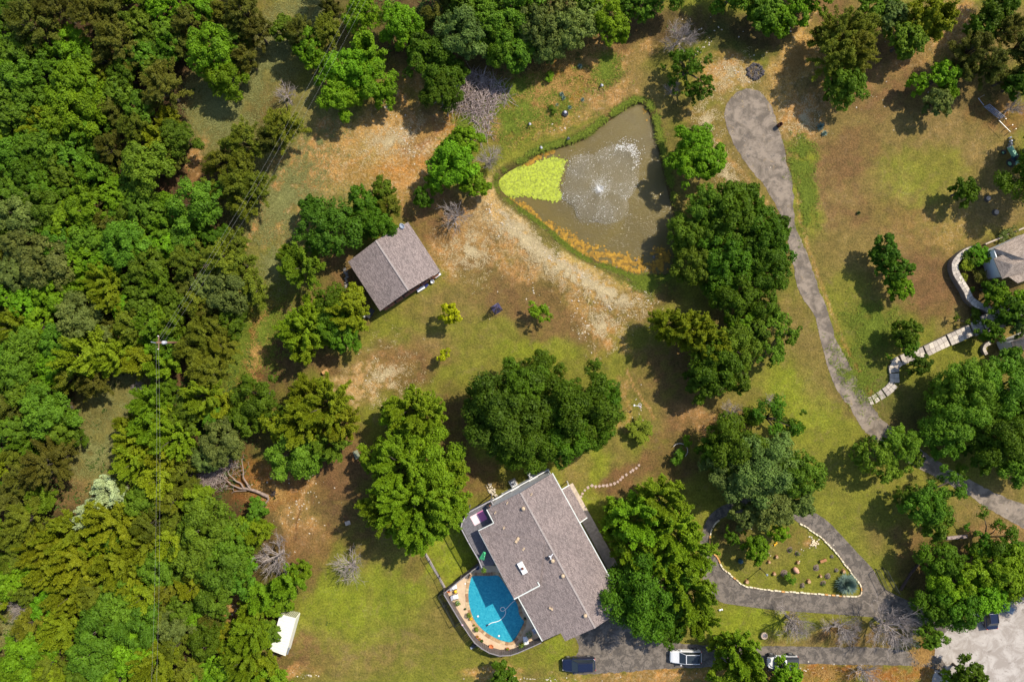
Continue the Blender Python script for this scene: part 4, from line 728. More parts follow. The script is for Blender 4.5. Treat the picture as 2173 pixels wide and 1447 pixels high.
tufts('meadow_grass', scatter([(470, 230, 70, 70, 0, 3600), (620, 60, 150, 60, -35, 4200), (600, 420, 90, 120, 35, 5000), (560, 150, 110, 50, -50, 2500), (200, 960, 60, 70, 0, 1500), (270, 820, 60, 60, 0, 1200), (680, 300, 50, 50, 0, 700), (25, 1340, 40, 50, 0, 700), (580, 560, 50, 80, 0, 1600)], 33, .40, 1.6), .26, .05, M_GG, 'grey green meadow grass in clumps between the cedars', 'grass', 6, .2)
tufts('straw_grass', scatter([(1110, 505, 90, 30, 40, 3000), (1200, 575, 100, 26, 35, 3200), (1290, 620, 90, 28, 25, 2600), (1280, 690, 50, 50, 0, 1100), (1000, 530, 60, 60, 0, 1500), (820, 800, 60, 60, 0, 1300), (830, 300, 90, 40, -20, 1500), (1560, 160, 50, 40, 0, 900), (1500, 260, 30, 60, 0, 900), (1540, 370, 24, 60, -20, 700), (1700, 250, 40, 40, 0, 800)], 34, .46, .9), .2, .04, M_TN, 'bleached straw grass on the dam and worn ground', 'dry grass', 6, .14)
tufts('undergrowth', scatter([(150, 500, 200, 480, 0, 5000), (200, 1250, 220, 220, 0, 3000), (430, 900, 120, 200, 0, 1800), (1000, 40, 260, 70, 0, 1500)], 35, .45, 2.), .5, .14, M_DG, 'low dark undergrowth on the woodland floor', 'undergrowth', 5, .3)
# scattered pale stones, real pebbles
def stones(name, regs, rad, mat, label, n_seed=0, flat=.55):
    w = scatter(regs, n_seed, .0); N = len(w); bm = bmesh.new(); bmesh.ops.create_icosphere(bm, subdivisions=1, radius=1); bv = np.array([v.co[:] for v in bm.verts]); bf = np.array([[v.index for v in f.verts] for f in bm.faces]); bm.free()
    w = w[g.random(N) < .62]; N = len(w); s_ = rad*.6*g.uniform(.35, 1.25, N)**2; a = g.uniform(0, 6.28, N); V = bv[None]*(1+g.normal(0, .16, (N, len(bv), 1)))*s_[:, None, None]*np.array([1.2, .85, flat])
    x = V[..., 0]*np.cos(a)[:, None]-V[..., 1]*np.sin(a)[:, None]+w[:, :1]; y = V[..., 0]*np.sin(a)[:, None]+V[..., 1]*np.cos(a)[:, None]+w[:, 1:2]
    i = np.clip(np.searchsorted(gx, w[:, 0]), 0, nx-1); j = np.clip(np.searchsorted(gy, w[:, 1]), 0, ny-1); z = V[..., 2]+GZ[i, j][:, None]+s_[:, None]*.12
    return tag(quads_mesh(name, np.stack([x, y, z], -1)[:, bf].reshape(-1, 3, 3), 3, None, [mat]), label, 'stones', None, 'stuff')
M_STONE = simple('limestone', (.52, .45, .35), .9, var=.25, scale=4)
stones('loose_stones', [(1090, 490, 60, 12, 42, 260), (1160, 545, 60, 14, 36, 260), (1240, 590, 60, 16, 32, 200), (1290, 650, 90, 50, 20, 210), (1250, 690, 40, 60, 0, 90), (1140, 620, 120, 60, 20, 40), (1360, 640, 50, 30, 0, 60), (860, 300, 70, 26, 55, 260), (820, 228, 9, 8, 0, 60), (1040, 450, 20, 50, 0, 90), (1500, 90, 120, 50, 0, 90), (1560, 150, 60, 30, 0, 60), (1560, 660, 12, 50, 0, 20), (1850, 200, 200, 160, 0, 60), (1190, 270, 60, 30, -26, 40), (640, 1080, 60, 90, 20, 160), (600, 1010, 60, 30, 0, 60), (500, 1290, 60, 30, 0, 90), (1700, 1170, 110, 60, 0, 50), (1360, 870, 20, 50, -10, 40), (800, 800, 60, 60, 0, 60), (1130, 1440, 180, 8, 0, 120), (1700, 1420, 180, 14, 0, 70), (655, 1432, 40, 10, 0, 80), (1660, 60, 60, 60, 0, 40), (1728, 1150, 14, 12, 0, 40)], .15, M_STONE, 'pale limestone pieces strewn over the dam and worn ground')
# ================================================================ buildings
def shingle(name, ca, cb, cc):
    t = NT(name); uv = t.n('UVMap').outputs[0]
    br = t.n('TexBrick'); t.t.links.new(uv, br.inputs['Vector']); br.offset = .37; br.inputs['Scale'].default_value = 1.; br.inputs['Brick Width'].default_value = .36; br.inputs['Row Height'].default_value = .16; br.inputs['Mortar Size'].default_value = .006; br.inputs['Bias'].default_value = 0
    br.inputs['Color1'].default_value = (0, 0, 0, 1); br.inputs['Color2'].default_value = (1, 1, 1, 1); br.inputs['Mortar'].default_value = (.1, .1, .1, 1)
    c = t.mix(t.ramp(br.outputs['Color'], .15, .85), ca, cb); n = t.noise(6.5, uv, 4, .8); c = t.mix(t.ramp(n, .50, .58, 0, .7), c, cc); c = t.mix(t.ramp(t.noise(7.3, uv, 4, .8), .53, .62, 0, .55), c, (.11, .09, .09)); c = t.mix(t.ramp(t.noise(.35, uv, 4, .6), .35, .65, 0, .22), c, (.1, .09, .09)); c = t.mix(br.outputs['Fac'], c, (.05, .045, .045))
    h = t.math('ADD', t.math('MULTIPLY', br.outputs['Color'], .5), t.noise(30, uv, 2)); t.bsdf(c, .95, 0, t.bump(h, .6, .03), Specular_IOR_Level=.2); return t.m
M_SH = shingle('roof_shingle', (.17, .132, .124), (.285, .225, .21), (.42, .34, .315)); M_SH2 = shingle('tan_shingle', (.26, .2, .16), (.42, .33, .27), (.5, .41, .34))
M_WHITE = simple('white_paint', (.74, .74, .76), .55, var=.06); M_TRIM = simple('trim_paint', (.62, .64, .60), .5, var=.1); M_DARK = simple('dark_opening', (.02, .02, .025), .3); M_GLASS = simple('window_glass', (.03, .04, .05), .08, var=.1)
M_FENCE = simple('fence_wood', (.13, .105, .10), .85, var=.35, scale=3, bump=.5); M_DECK = simple('deck_wood', (.15, .14, .155), .75, var=.3, scale=3, bump=.4); M_TERRA = simple('terracotta', (.55, .16, .05), .8, var=.25); M_TAN = simple('tan_vent', (.50, .37, .24), .7)
M_CONC = simple('concrete', (.47, .38, .30), .9, var=.22, scale=2.5, bump=.3); M_METAL = simple('galvanised', (.5, .51, .52), .4, .7, var=.15); M_PL = simple('pot_foliage', (.09, .16, .02), .7, var=.5, scale=14)
HK = .981; HO = Vector((5.60, -18.45, 0))*HK; U = Vector((-.876, -.483, 0)).normalized(); Vv = Vector((.497, -.868, 0)).normalized(); Vv = (Vv-U*Vv.dot(U)).normalized()
UR = 5.; ZR = 6.7; ZE = 5.6; ZW = 5.2
def hz(u): return ZR-(ZR-ZE)*(UR-u)/UR if u < UR else ZR-(ZR-ZW)*(u-UR)/7.6
def HP(u, v, z=None): p = HO+(U*u+Vv*v)*HK; p.z = hz(u) if z is None else z; return p
def toUV(p): d = Vector((p.x, p.y, 0))-HO; return d.dot(U)/HK, d.dot(Vv)/HK
def roof_at(px, py, dz=0.):
    z = 6.
    for _ in range(6): p = P(px, py, z); z = hz(toUV(p)[0])+dz
    return Vector((p.x, p.y, z))
def roof_plane(name, pts, mat, parent, th=.14, axis=None):
    """slab following the points (a planar polygon); texture runs along the eave"""
    m = MB(); n = len(pts); pts = [Vector(p) for p in pts]
    nrm = (pts[1]-pts[0]).cross(pts[2]-pts[1])
    if nrm.z < 0: pts = pts[::-1]
    ax = (axis or (pts[1]-pts[0])).normalized(); nn = Vector((0, 0, 0))
    for i in range(1, n-1): nn += (pts[i]-pts[0]).cross(pts[i+1]-pts[0])
    nn.normalize(); ay = nn.cross(ax); vs = pts+[p-Vector((0, 0, th)) for p in pts]
    fs = [tuple(range(n)), tuple(range(n, 2*n))[::-1]]+[(i, n+i, n+(i+1) % n, (i+1) % n) for i in range(n)]
    m.add(vs, fs); m.uv = [(vs[i].dot(ax), vs[i].dot(ay)) for f in fs for i in f]; return m.build(name, mat, parent)
house = thing('house', 'large house with mottled brown grey shingle roof, white chimney and pool beside it', 'house', HP(6, 10, 0))
r1 = roof_plane('roof', [HP(UR, -.1), HP(0, -.1), HP(0, 21.1), HP(UR, 21.1)], M_SH, house, axis=Vv)
r2 = roof_plane('roof', [HP(UR, -.1), HP(UR, 21.1), HP(9.6, 21.1), HP(9.6, 19.8), HP(12.4, 19.8), HP(12.4, 12.35), HP(12.85, 12.35), HP(12.85, 1.95), HP(10.35, 1.95), HP(10.25, -.1)], M_SH, house, axis=Vv)
m = MB(); m.bar(HP(UR, -.1, ZR+.02), HP(UR, 21.1, ZR+.02), .26, .05); m.build('ridge_cap', simple('ridge', (.33, .28, .26), .95), house)
# raised flatter roof plane that carries the chimney
Aa = HP(5.3, 7.3); Bb = HP(12.85, 2.2); Cc = HP(12.95, 12.4, hz(12.85)+.85); Dd = HP(8.9, 12.4, hz(8.9)+.32)
for q in (Aa, Bb, Cc, Dd): q.z += .04
roof_plane('raised_roof', [Aa, Dd, Cc, Bb], M_SH, house, .05, axis=Vv)
m = MB(); m.add([Cc, Dd, HP(8.9, 12.4), HP(12.95, 12.4)], [(0, 1, 2, 3)]); m.add([Cc, Bb, HP(12.95, 2.2), HP(12.95, 12.4)], [(0, 1, 2, 3)]); m.build('gable_infill', M_TRIM, house)
m = MB(); m.bar(Cc+Vv*.06, Dd+Vv*.06, .16, .2); m.bar(Dd+Vv*.06, Dd+Vv*-.5+U*.02, .14, .16); m.build('rake_trim', M_TRIM, house)
for a, b, nm in [((-.06, -.1), (-.06, 21.1), 'gutter'), ((12.48, 12.4), (12.48, 19.8), 'gutter'), ((10.35, -.1), (10.4, 1.98), 'gutter'), ((10.35, 2.02), (12.9, 2.02), 'gutter')]:
    m = MB(); m.bar(HP(a[0], a[1])-Vector((0, 0, .06)), HP(b[0], b[1])-Vector((0, 0, .06)), .13, .13); m.build(nm, M_TRIM, house)
# walls, set in under the eaves
def wall(u0, v0, u1, v1, name='wall', mat=None, th=.2):
    a, b = HP(u0, v0, 0), HP(u1, v1, 0); m = MB(); n = 8; d = (b-a).normalized(); pr = Vector((-d.y, d.x, 0))*th/2; vs = []; fs = []
    for i in range(n+1):
        u = u0+(u1-u0)*i/n; v = v0+(v1-v0)*i/n; q = HP(u, v, 0); z = hz(u)-.16
        for s_, zz in ((1, 0), (-1, 0), (-1, z), (1, z)): vs.append((q.x+pr.x*s_, q.y+pr.y*s_, zz))
    for i in range(n): o = i*4; [fs.append((o+k, o+(k+1) % 4, o+4+(k+1) % 4, o+4+k)) for k in range(4)]
    fs += [(0, 1, 2, 3), (n*4+3, n*4+2, n*4+1, n*4)]; m.add(vs, fs); return m.build(name, mat or M_WHITE, house)
for w_ in [(.5, .1, 9.9, .1), (10., .25, 10., 2.5), (10.1, 2.5, 12.3, 2.5), (12.2, 2.7, 12.2, 12.2), (11.8, 12.4, 11.8, 19.2), (11.7, 19.3, .7, 19.8), (.5, 19.6, .5, .3)]: wall(*w_)
for u0, u1, z0, z1 in [(2.2, 3.6, 1.2, 2.4), (5.2, 6.6, 1.2, 2.4), (8., 9.1, .1, 2.2)]:
    a = HP(u0, -.04, 0); b = HP(u1, -.04, 0); f = MB().bar((a.x, a.y, (z0+z1)/2), (b.x, b.y, (z0+z1)/2), .06, z1-z0).build('window' if z0 > 1 else 'door', M_WHITE, house)
    a = HP(u0+.1, -.08, 0); b = HP(u1-.1, -.08, 0); MB().bar((a.x, a.y, (z0+z1)/2), (b.x, b.y, (z0+z1)/2), .02, z1-z0-.2).build('pane', M_GLASS, f)
m = MB(); m.bar(HP(0.2, -.28, 2.9), HP(9.9, -.28, 2.9), .12, .3); m.build('belt_trim', M_WHITE, house)
# chimney
c = roof_at(1108.6, 1205, .7); ch = MB(); rz = math.atan2(Vv.y, Vv.x); ch.box((c.x, c.y, c.z-.7), (1.65, .72, 1.5), rz); ch_o = ch.build('chimney', simple('chimney_cap', (.8, .8, .8), .6, var=.05), house)
m = MB(); m.lathe((c.x, c.y, c.z+.06), [(.15, 0), (.2, .18), (.14, .2)], 12); m.build('flue', simple('rusty_flue', (.14, .05, .03), .8), ch_o)
M_VENT = M_TAN
for i, (px, py) in enumerate([(1110.4, 1079.3), (1172.8, 1190.5), (1194.5, 1222.4), (1242, 1306.6)]):
    q = roof_at(px, py, .3); m = MB(); m.lathe((q.x, q.y, q.z-.4), [(.15, 0), (.15, .22), (.25, .25), (.27, .36), (.2, .46), (.05, .5)], 16); m.build('roof_vent', M_VENT, house, smooth=True)
q = roof_at(1163, 1184, .2); m = MB(); m.lathe((q.x, q.y, q.z-.3), [(.2, 0), (.2, .2), (.22, .28), (.05, .34)], 14); m.build('roof_vent', simple('dark_vent', (.06, .05, .06), .8), house, smooth=True)
for px, py, l, w_ in [(1127.5, 1049, .35, .16), (1076, 1067, .35, .12), (1050.5, 1087.5, .35, .14), (1068.9, 1120, .3, .2), (1097.5, 1145.5, .85, .34), (1111, 1164.5, .42, .2), (1169, 1291, .22, .6), (1270, 1268, .3, .2)]:
    q = roof_at(px, py, .1); m = MB(); m.box((q.x, q.y, q.z), (l, w_, .16), rz+math.pi/2+.5); m.box((q.x+.08, q.y+.06, q.z+.08), (l*.4, w_*.5, .14), rz+.3); m.build('pipe_vent', M_TAN, house)
# small lean-to porch roof on the far side and its post
pr_ = [HP(.05, 2.85, 4.3), HP(-1.28, 2.85, 3.9), HP(-1.28, 8.1, 3.9), HP(.05, 8.1, 4.3)]; roof_plane('porch_roof', pr_, M_SH, house, .1, axis=Vv)
m = MB(); m.bar(pr_[2], pr_[3]+Vv*.03, .12, .14); m.bar(pr_[0]-Vv*.03, pr_[1], .12, .14); m.build('porch_trim', M_TRIM, house)
for v in (3.1, 7.8): q = HP(-1.15, v, 0); m = MB(); m.bar(q, Vector((q.x, q.y, 3.85)), .12); m.build('porch_post', M_WHITE, house)
q = roof_at(1168.4, 1180, .35); ant = thing('roof_antenna', 'small white forked antenna on the house roof ridge', 'antenna', q-Vector((0, 0, .4))); m = MB()
m.bar((q.x, q.y, q.z-.4), (q.x, q.y, q.z+.2), .06); m.bar((q.x, q.y, q.z+.2), (q.x+.28, q.y+.42, q.z+.3), .11); m.bar((q.x, q.y, q.z+.2), (q.x-.25, q.y+.12, q.z+.25), .12); m.bar((q.x, q.y, q.z+.15), (q.x+.05, q.y-.4, q.z+.1), .12); m.build('prongs', M_WHITE, ant)
m = MB(); m.lathe((q.x, q.y, q.z-.42), [(.12, 0), (.12, .03)], 8); m.build('base', M_WHITE, ant)
# entrance walk with its joints
walk = thing('concrete_walk', 'pale concrete walkway along the shaded side of the house', 'walkway', HP(-1, 10, 0)); walk['kind'] = 'structure'
for k in range(9):
    v0 = 3.7+k*1.55; m = MB(); m.prism([HP(-.15, v0, 0), HP(-1.75, v0, 0), HP(-1.75, v0+1.52, 0), HP(-.15, v0+1.52, 0)], -.05, .10); m.build('slab', M_CONC, walk)

# ---------------------------------------------------------------- pool and its court
Z = lambda pts: zp(pts, 930, 1180, 6.577)
POOL = smooth_line(Z([(470, 268), (560, 262), (640, 262), (740, 262), (850, 265), (960, 420), (1060, 570), (1118, 690), (1128, 760), (1140, 810), (1180, 870), (1208, 905), (1190, 950), (1160, 1010), (1110, 1100), (1060, 1170), (1005, 1203), (930, 1192), (850, 1168), (770, 1130), (700, 1088), (620, 1030), (560, 970), (500, 890), (460, 800), (430, 690), (417, 600), (415, 500), (425, 420), (445, 330)]), 3, True)
court_out = Z([(100, 458), (330, 270), (560, 90), (640, 120), (880, 140), (1440, 1110), (1310, 1175), (1200, 1222), (1110, 1262), (1010, 1292), (860, 1298), (720, 1258), (620, 1200), (520, 1120), (440, 1010), (340, 860), (220, 660)])
def world(pts, h=0): return [(P(x, y, h).x, P(x, y, h).y) for x, y in pts]
def holed(name, outer, inner, mat, z, parent=None, depth=-.1, kind='structure'):
    bm = bmesh.new(); es = []
    for poly in (outer, inner):
        vs = [bm.verts.new((x, y, z)) for x, y in poly]; es += [bm.edges.new((vs[i], vs[(i+1) % len(vs)])) for i in range(len(vs))]
    bmesh.ops.triangle_fill(bm, edges=es, use_beauty=True); ge = bmesh.ops.extrude_edge_only(bm, edges=[e for e in bm.edges if e.is_boundary])
    for v in [e for e in ge['geom'] if isinstance(e, bmesh.types.BMVert)]: v.co.z = depth
    bmesh.ops.recalc_face_normals(bm, faces=bm.faces); me = bpy.data.meshes.new(name); bm.to_mesh(me); bm.free(); me.materials.append(mat)
    o = bpy.data.objects.new(name, me); COL.objects.link(o)
    if parent: o.parent = parent; o.location = -parent.location
    if kind: o['kind'] = kind
    return o
POOLW = world(POOL); t = NT('court_paving'); p = t.pos(); c = t.mix(t.ramp(t.noise(1.5, p, 5, .6), .3, .7), (.50, .36, .23), (.62, .47, .32)); c = t.mix(t.ramp(t.noise(4, p, 5, .7), .6, .7, 0, .4), c, (.36, .25, .16)); t.bsdf(c, .85, 0, t.bump(t.noise(20, p, 3), .4, .02))
holed('pool_terrace', world(court_out), POOLW, t.m, .06, depth=-.4)
# cut the lawn down under the basin
mask = inside(POOLW, GX, GY); zz = np.array([0.]*(nx*ny*3), dtype=np.float32); me_g = ground.data; me_g.vertices.foreach_get('co', zz); zz = zz.reshape(-1, 3); zz[mask.ravel(), 2] = -2.5; me_g.vertices.foreach_set('co', zz.ravel()); me_g.update()
pool = thing('swimming_pool', 'kidney shaped turquoise swimming pool tucked under the house eave', 'pool', (sum(a[0] for a in POOLW)/len(POOLW), sum(a[1] for a in POOLW)/len(POOLW), 0))
t = NT('pool_plaster'); p = t.pos(); t.bsdf(t.mix(t.ramp(t.noise(1.2, p, 3), .3, .7), (.02, .34, .46), (.03, .42, .54)), .6); M_PLAS = t.m
n = len(POOLW); cxp, cyp = pool.location.x, pool.location.y; m = MB(); lv = [(0, 1., -.02), (0, 1., -.9), (0, .8, -1.6), (0, .4, -1.9), (0, .02, -1.95)]
for _, k, z in lv: m.v += [(cxp+(x-cxp)*k, cyp+(y-cyp)*k, z) for x, y in POOLW]
for i in range(len(lv)-1):
    for j in range(n): m.f.append((i*n+j, i*n+(j+1) % n, (i+1)*n+(j+1) % n, (i+1)*n+j))
m.f.append(tuple((len(lv)-1)*n+j for j in range(n))); m.build('basin', M_PLAS, pool)
t = NT('pool_water'); p = t.pos(); r1_ = t.noise(3.2, p, 3, .6, 1.2); vo = t.n('TexVoronoi'); vo.feature = 'SMOOTH_F1'; vo.inputs['Scale'].default_value = 3.6; dn = t.n('TexNoise'); dn.inputs['Scale'].default_value = 2.; t.t.links.new(p, dn.inputs['Vector']); va = t.n('VectorMath'); va.operation = 'ADD'; t.t.links.new(p, va.inputs[0]); t.t.links.new(dn.outputs['Color'], va.inputs[1]); t.t.links.new(va.outputs[0], vo.inputs['Vector'])
c = t.mix(t.ramp(vo.outputs['Distance'], .05, .75), (.012, .23, .35), (.05, .40, .50)); c = t.mix(t.ramp(t.noise(.45, p, 4, .6), .3, .7, 0, .3), c, (.01, .2, .33)); b = t.bsdf(c, .06, 0, t.bump(r1_, .5, .06), IOR=1.33); m = MB(); m.add([(x, y, -.08) for x, y in POOLW], [tuple(range(n))]); wa = m.build('water', t.m, pool)  # Voronoi tones paint caustic light into the water colour
if wa.data.polygons[0].normal.z < 0: wa.data.flip_normals()
# coping stones, one by one
per = [Vector((x, y, 0)) for x, y in POOLW]; cum = [0]
for i in range(n): cum.append(cum[-1]+(per[(i+1) % n]-per[i]).length)
def along(s_):
    s_ %= cum[-1]; i = max(k for k in range(n) if cum[k] <= s_); a, b = per[i], per[(i+1) % n]; d = (b-a); L_ = d.length; d.normalize(); return a+d*(s_-cum[i]), d
ns = 74; M_COP = [simple('coping_'+k, c_, .85, var=.25, scale=5) for k, c_ in (('a', (.42, .27, .14)), ('b', (.30, .17, .09)), ('c', (.52, .38, .22)))]; ccw = sum(per[i].x*per[(i+1) % n].y-per[(i+1) % n].x*per[i].y for i in range(n)) > 0
for k in range(ns):
    s0 = cum[-1]*(k+.04)/ns; s1 = cum[-1]*(k+.96)/ns; (a, da), (b, db) = along(s0), along(s1); oa = Vector((da.y, -da.x, 0))*(1 if ccw else -1); ob = Vector((db.y, -db.x, 0))*(1 if ccw else -1); w_ = random.uniform(.34, .44)
    m = MB(); m.prism([(a-oa*.06)[:2], (b-ob*.06)[:2], (b+ob*w_)[:2], (a+oa*w_)[:2]], .0, .10+random.uniform(-.01, .015)); m.build('coping_stone', random.choice(M_COP), pool)
# cleaner hose floating on the pool, cleaner head, two return domes
hz_pts = smooth_line(Z([(1075, 612), (1010, 665), (930, 752), (885, 765), (868, 740), (880, 715), (915, 715), (935, 745), (938, 800), (900, 860), (840, 905), (740, 930), (700, 955)]), 6)
hose = thing('pool_hose', 'white looped cleaner hose floating across the pool', 'hose', P(*hz_pts[0])); m = MB(); m.tube([P(x, y)+Vector((0, 0, -.05+.04*math.sin(i*.3))) for i, (x, y) in enumerate(hz_pts)], .055, 6); m.build('hose', simple('white_hose', (.8, .8, .78), .5, var=.04), hose, smooth=True)
q = P(*Z([(680, 965)])[0]); m = MB(); m.box((q.x, q.y, -.06), (.34, .3, .14), .6, .7); m.build('cleaner_head', simple('navy_plastic', (.02, .04, .09), .5), hose)
for px, py, lab in [(845, 1112, 'small white float near the deep rounded end of the pool'), (552, 838, 'white float bobbing by the curved stone edge of the pool')]:
    q = P(*Z([(px, py)])[0]); m = MB(); m.lathe((q.x, q.y, -.09), [(.05, 0), (.17, .03), (.13, .10), (.04, .14)], 14); tag(m.build('pool_float', M_WHITE, smooth=True), lab, 'float')
# board fence around the court: each board a part on two rails
def board_fence(pts, label, hgt=1.95, step=.24, name='board_fence', mat=None, posts=True):
    w = [P(x, y) for x, y in pts]; root = thing(name, label, 'fence', w[0]); k = 0; shared = None
    for i in range(len(w)-1):
        a, b = w[i], w[i+1]; d = b-a; L_ = d.length; d.normalize(); ang = math.atan2(d.y, d.x); nb = max(1, int(L_/step)); st = L_/nb; pr = Vector((-d.y, d.x, 0))
        m = MB()
        for zz_ in (.35, hgt-.3): m.bar(a+pr*.05+Vector((0, 0, zz_)), b+pr*.05+Vector((0, 0, zz_)), .05, .09)
        m.build('rail', mat or M_FENCE, root); MB().bar(a+Vector((0, 0, hgt+.03)), b+Vector((0, 0, hgt+.03)), .13, .04).build('cap_rail', simple('fence_cap', (.24, .215, .22), .8), root)
        if posts: MB().bar(a+pr*.09, a+pr*.09+Vector((0, 0, hgt+.05)), .11).build('post', mat or M_FENCE, root)
        for j in range(nb):
            q = a+d*st*(j+.5)
            if shared is None: mm = MB(); mm.box((0, 0, hgt/2), (step*.94, .03, hgt)); shared = mm.build('board', mat or M_FENCE, root, local=True); o = shared
            else: o = shared.copy(); COL.objects.link(o)
            o.location = q-root.location+pr*random.uniform(-.006, .006); o.rotation_euler = (0, 0, ang); o.scale = (1, 1, random.uniform(.985, 1.01))
    return root
board_fence(Z([(1425, 1122), (1310, 1175), (1200, 1222), (1110, 1262), (1010, 1294), (860, 1302), (720, 1262), (620, 1204), (520, 1124), (440, 1014), (340, 864), (220, 664), (98, 460)]), 'dark brown board fence curving round the pool terrace below the lounge chairs')
board_fence(Z([(98, 456), (330, 268), (568, 82)]), 'straight grey brown board fence between the shaded lawn and the pool terrace', 1.7)
# ---------------------------------------------------------------- timber deck
D = lambda pts: zp(pts, 970, 1040, 8.04)
dz = 3.4; deck_poly = D([(95, 520), (200, 350), (580, 150), (640, 250), (640, 700), (640, 1280), (430, 1285), (380, 1160), (200, 850), (75, 610)])
deck = thing('timber_deck', 'blue grey timber deck in the corner notch of the house', 'deck', P(*D([(400, 600)])[0])); dw = world(deck_poly, dz); dn_ = (Vector(dw[2])-Vector(dw[1])).normalized(); dp_ = Vector((-dn_.y, dn_.x))
pj = [(Vector(q).dot(dn_), Vector(q).dot(dp_)) for q in dw]; lo = min(q[0] for q in pj); hi = max(q[0] for q in pj); nbd = int((hi-lo)/.2); m = MB()
def span(poly, c):
    xs = []
    for i in range(len(poly)):
        (a0, b0), (a1, b1) = poly[i], poly[(i+1) % len(poly)]
        if (a0-c)*(a1-c) < 0: xs.append(b0+(b1-b0)*(c-a0)/(a1-a0))
    return (min(xs), max(xs)) if len(xs) > 1 else None
for k in range(nbd):
    c = lo+(k+.5)*(hi-lo)/nbd; sp = span(pj, c)
    if not sp: continue
    a = dn_*c+dp_*sp[0]; b = dn_*c+dp_*sp[1]; zj = dz-.02+random.uniform(-.004, .004); MB().bar((a.x, a.y, zj), (b.x, b.y, zj), .172, .04).build('plank', M_DECK, deck)
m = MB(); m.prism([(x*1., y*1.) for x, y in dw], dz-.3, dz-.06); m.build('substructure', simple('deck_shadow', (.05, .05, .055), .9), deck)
rl = MB(); rb = MB(); rails = [dw[i] for i in (3, 2, 1, 0, 9, 8, 7, 6)]; 
for i in range(len(rails)-1):
    a = Vector((*rails[i], dz)); b = Vector((*rails[i+1], dz)); L_ = (b-a).length; MB().bar(a+Vector((0, 0, .95)), b+Vector((0, 0, .95)), .14, .05).build('handrail', simple('rail_wood', (.34, .32, .34), .8), deck); MB().bar(a-Vector((0, 0, dz)), a+Vector((0, 0, .98)), .12).build('post', M_DECK, deck)
    for j in range(1, int(L_/.14)): q = a+(b-a)*j/int(L_/.14); rb.bar(q+Vector((0, 0, .05)), q+Vector((0, 0, .92)), .035)
rb.build('baluster_row', M_DECK, deck, kind='stuff')
t = NT('printed_rug'); uv = t.n('TexCoord').outputs['Generated']; sx = t.n('SeparateXYZ'); t.t.links.new(uv, sx.inputs[0]); half = t.ramp(sx.outputs[0], .53, .55); 
def rings(cx, cy, f):
    v = t.n('VectorMath'); v.operation = 'DISTANCE'; t.t.links.new(uv, v.inputs[0]); v.inputs[1].default_value = (cx, cy, .5); return t.math('SINE', t.math('MULTIPLY', v.outputs['Value'], f)), v.outputs['Value']
ra, da_ = rings(.26, .62, 60); rb_, db_ = rings(.74, .35, 60); base_ = t.mix(half, (.82, .60, .64), (.58, .18, .38)); c = t.mix(t.math('MULTIPLY', t.ramp(ra, .5, .8), t.ramp(da_, .25, .27, .6, 0)), base_, (.86, .75, .72)); c = t.mix(t.math('MULTIPLY', t.ramp(rb_, .4, .8), t.ramp(db_, .32, .34, .8, 0)), c, (.72, .35, .50))
for (cx, cy) in ((.22, .70), (.40, .30), (.72, .34), (.85, .86)): c = t.mix(t.ramp(rings(cx, cy, 1)[1], .045, .055, 1, 0), c, (.25, .03, .06))
t.bsdf(c, .9); rw = [P(x, y, dz) for x, y in D([(218, 455), (435, 338), (512, 483), (305, 603)])]; mid_ = sum(rw, Vector())/4; ax = rw[1]-rw[0]; ay = rw[0]-rw[3]; m = MB(); m.box((0, 0, .012), (ax.length, ay.length, .02)); rug = m.build('outdoor_rug', t.m, None); rug.location = (mid_.x, mid_.y, dz+.002); rug.rotation_euler.z = math.atan2(ax.y, ax.x); tag(rug, 'pink and magenta rug printed with rings lying on the timber deck', 'rug')
q = P(*D([(555, 250)])[0], dz); gr = thing('grill_cabinet', 'black barbecue grill standing in the deck corner by the white wall', 'grill', (q.x, q.y, dz), .5); MB().box((0, 0, .45), (.75, .6, .9)).build('body', M_BLK, gr, local=True); MB().box((0, 0, .98), (.7, .5, .16), 0, .7).build('lid', M_BLK, gr, local=True); MB().box((.15, .1, 1.08), (.2, .16, .05)).build('handle', simple('brown_handle', (.25, .09, .05), .7), gr, local=True)
q = P(*D([(470, 1075)])[0], dz); um = thing('deck_umbrella', 'closed green canvas umbrella leaning over the shaded deck', 'umbrella', (q.x, q.y, dz)); M_GRN = simple('green_canvas', (.05, .40, .16), .8, var=.3)
m = MB(); m.tube([(0, 0, 0), (.02, .02, 1.5)], .03, 8); m.build('pole', M_WHITE, um, local=True); m = MB(); m.add([(-.75, -.55, .75), (-.05, -.75, .72), (.25, .55, 1.35), (-.12, .68, 1.4), (-.35, -.35, .98), (.05, .3, 1.5)], [(0, 1, 4), (1, 2, 5, 4), (2, 3, 5), (3, 0, 4, 5), (0, 3, 2, 1)]); m.build('canopy', M_GRN, um, local=True)

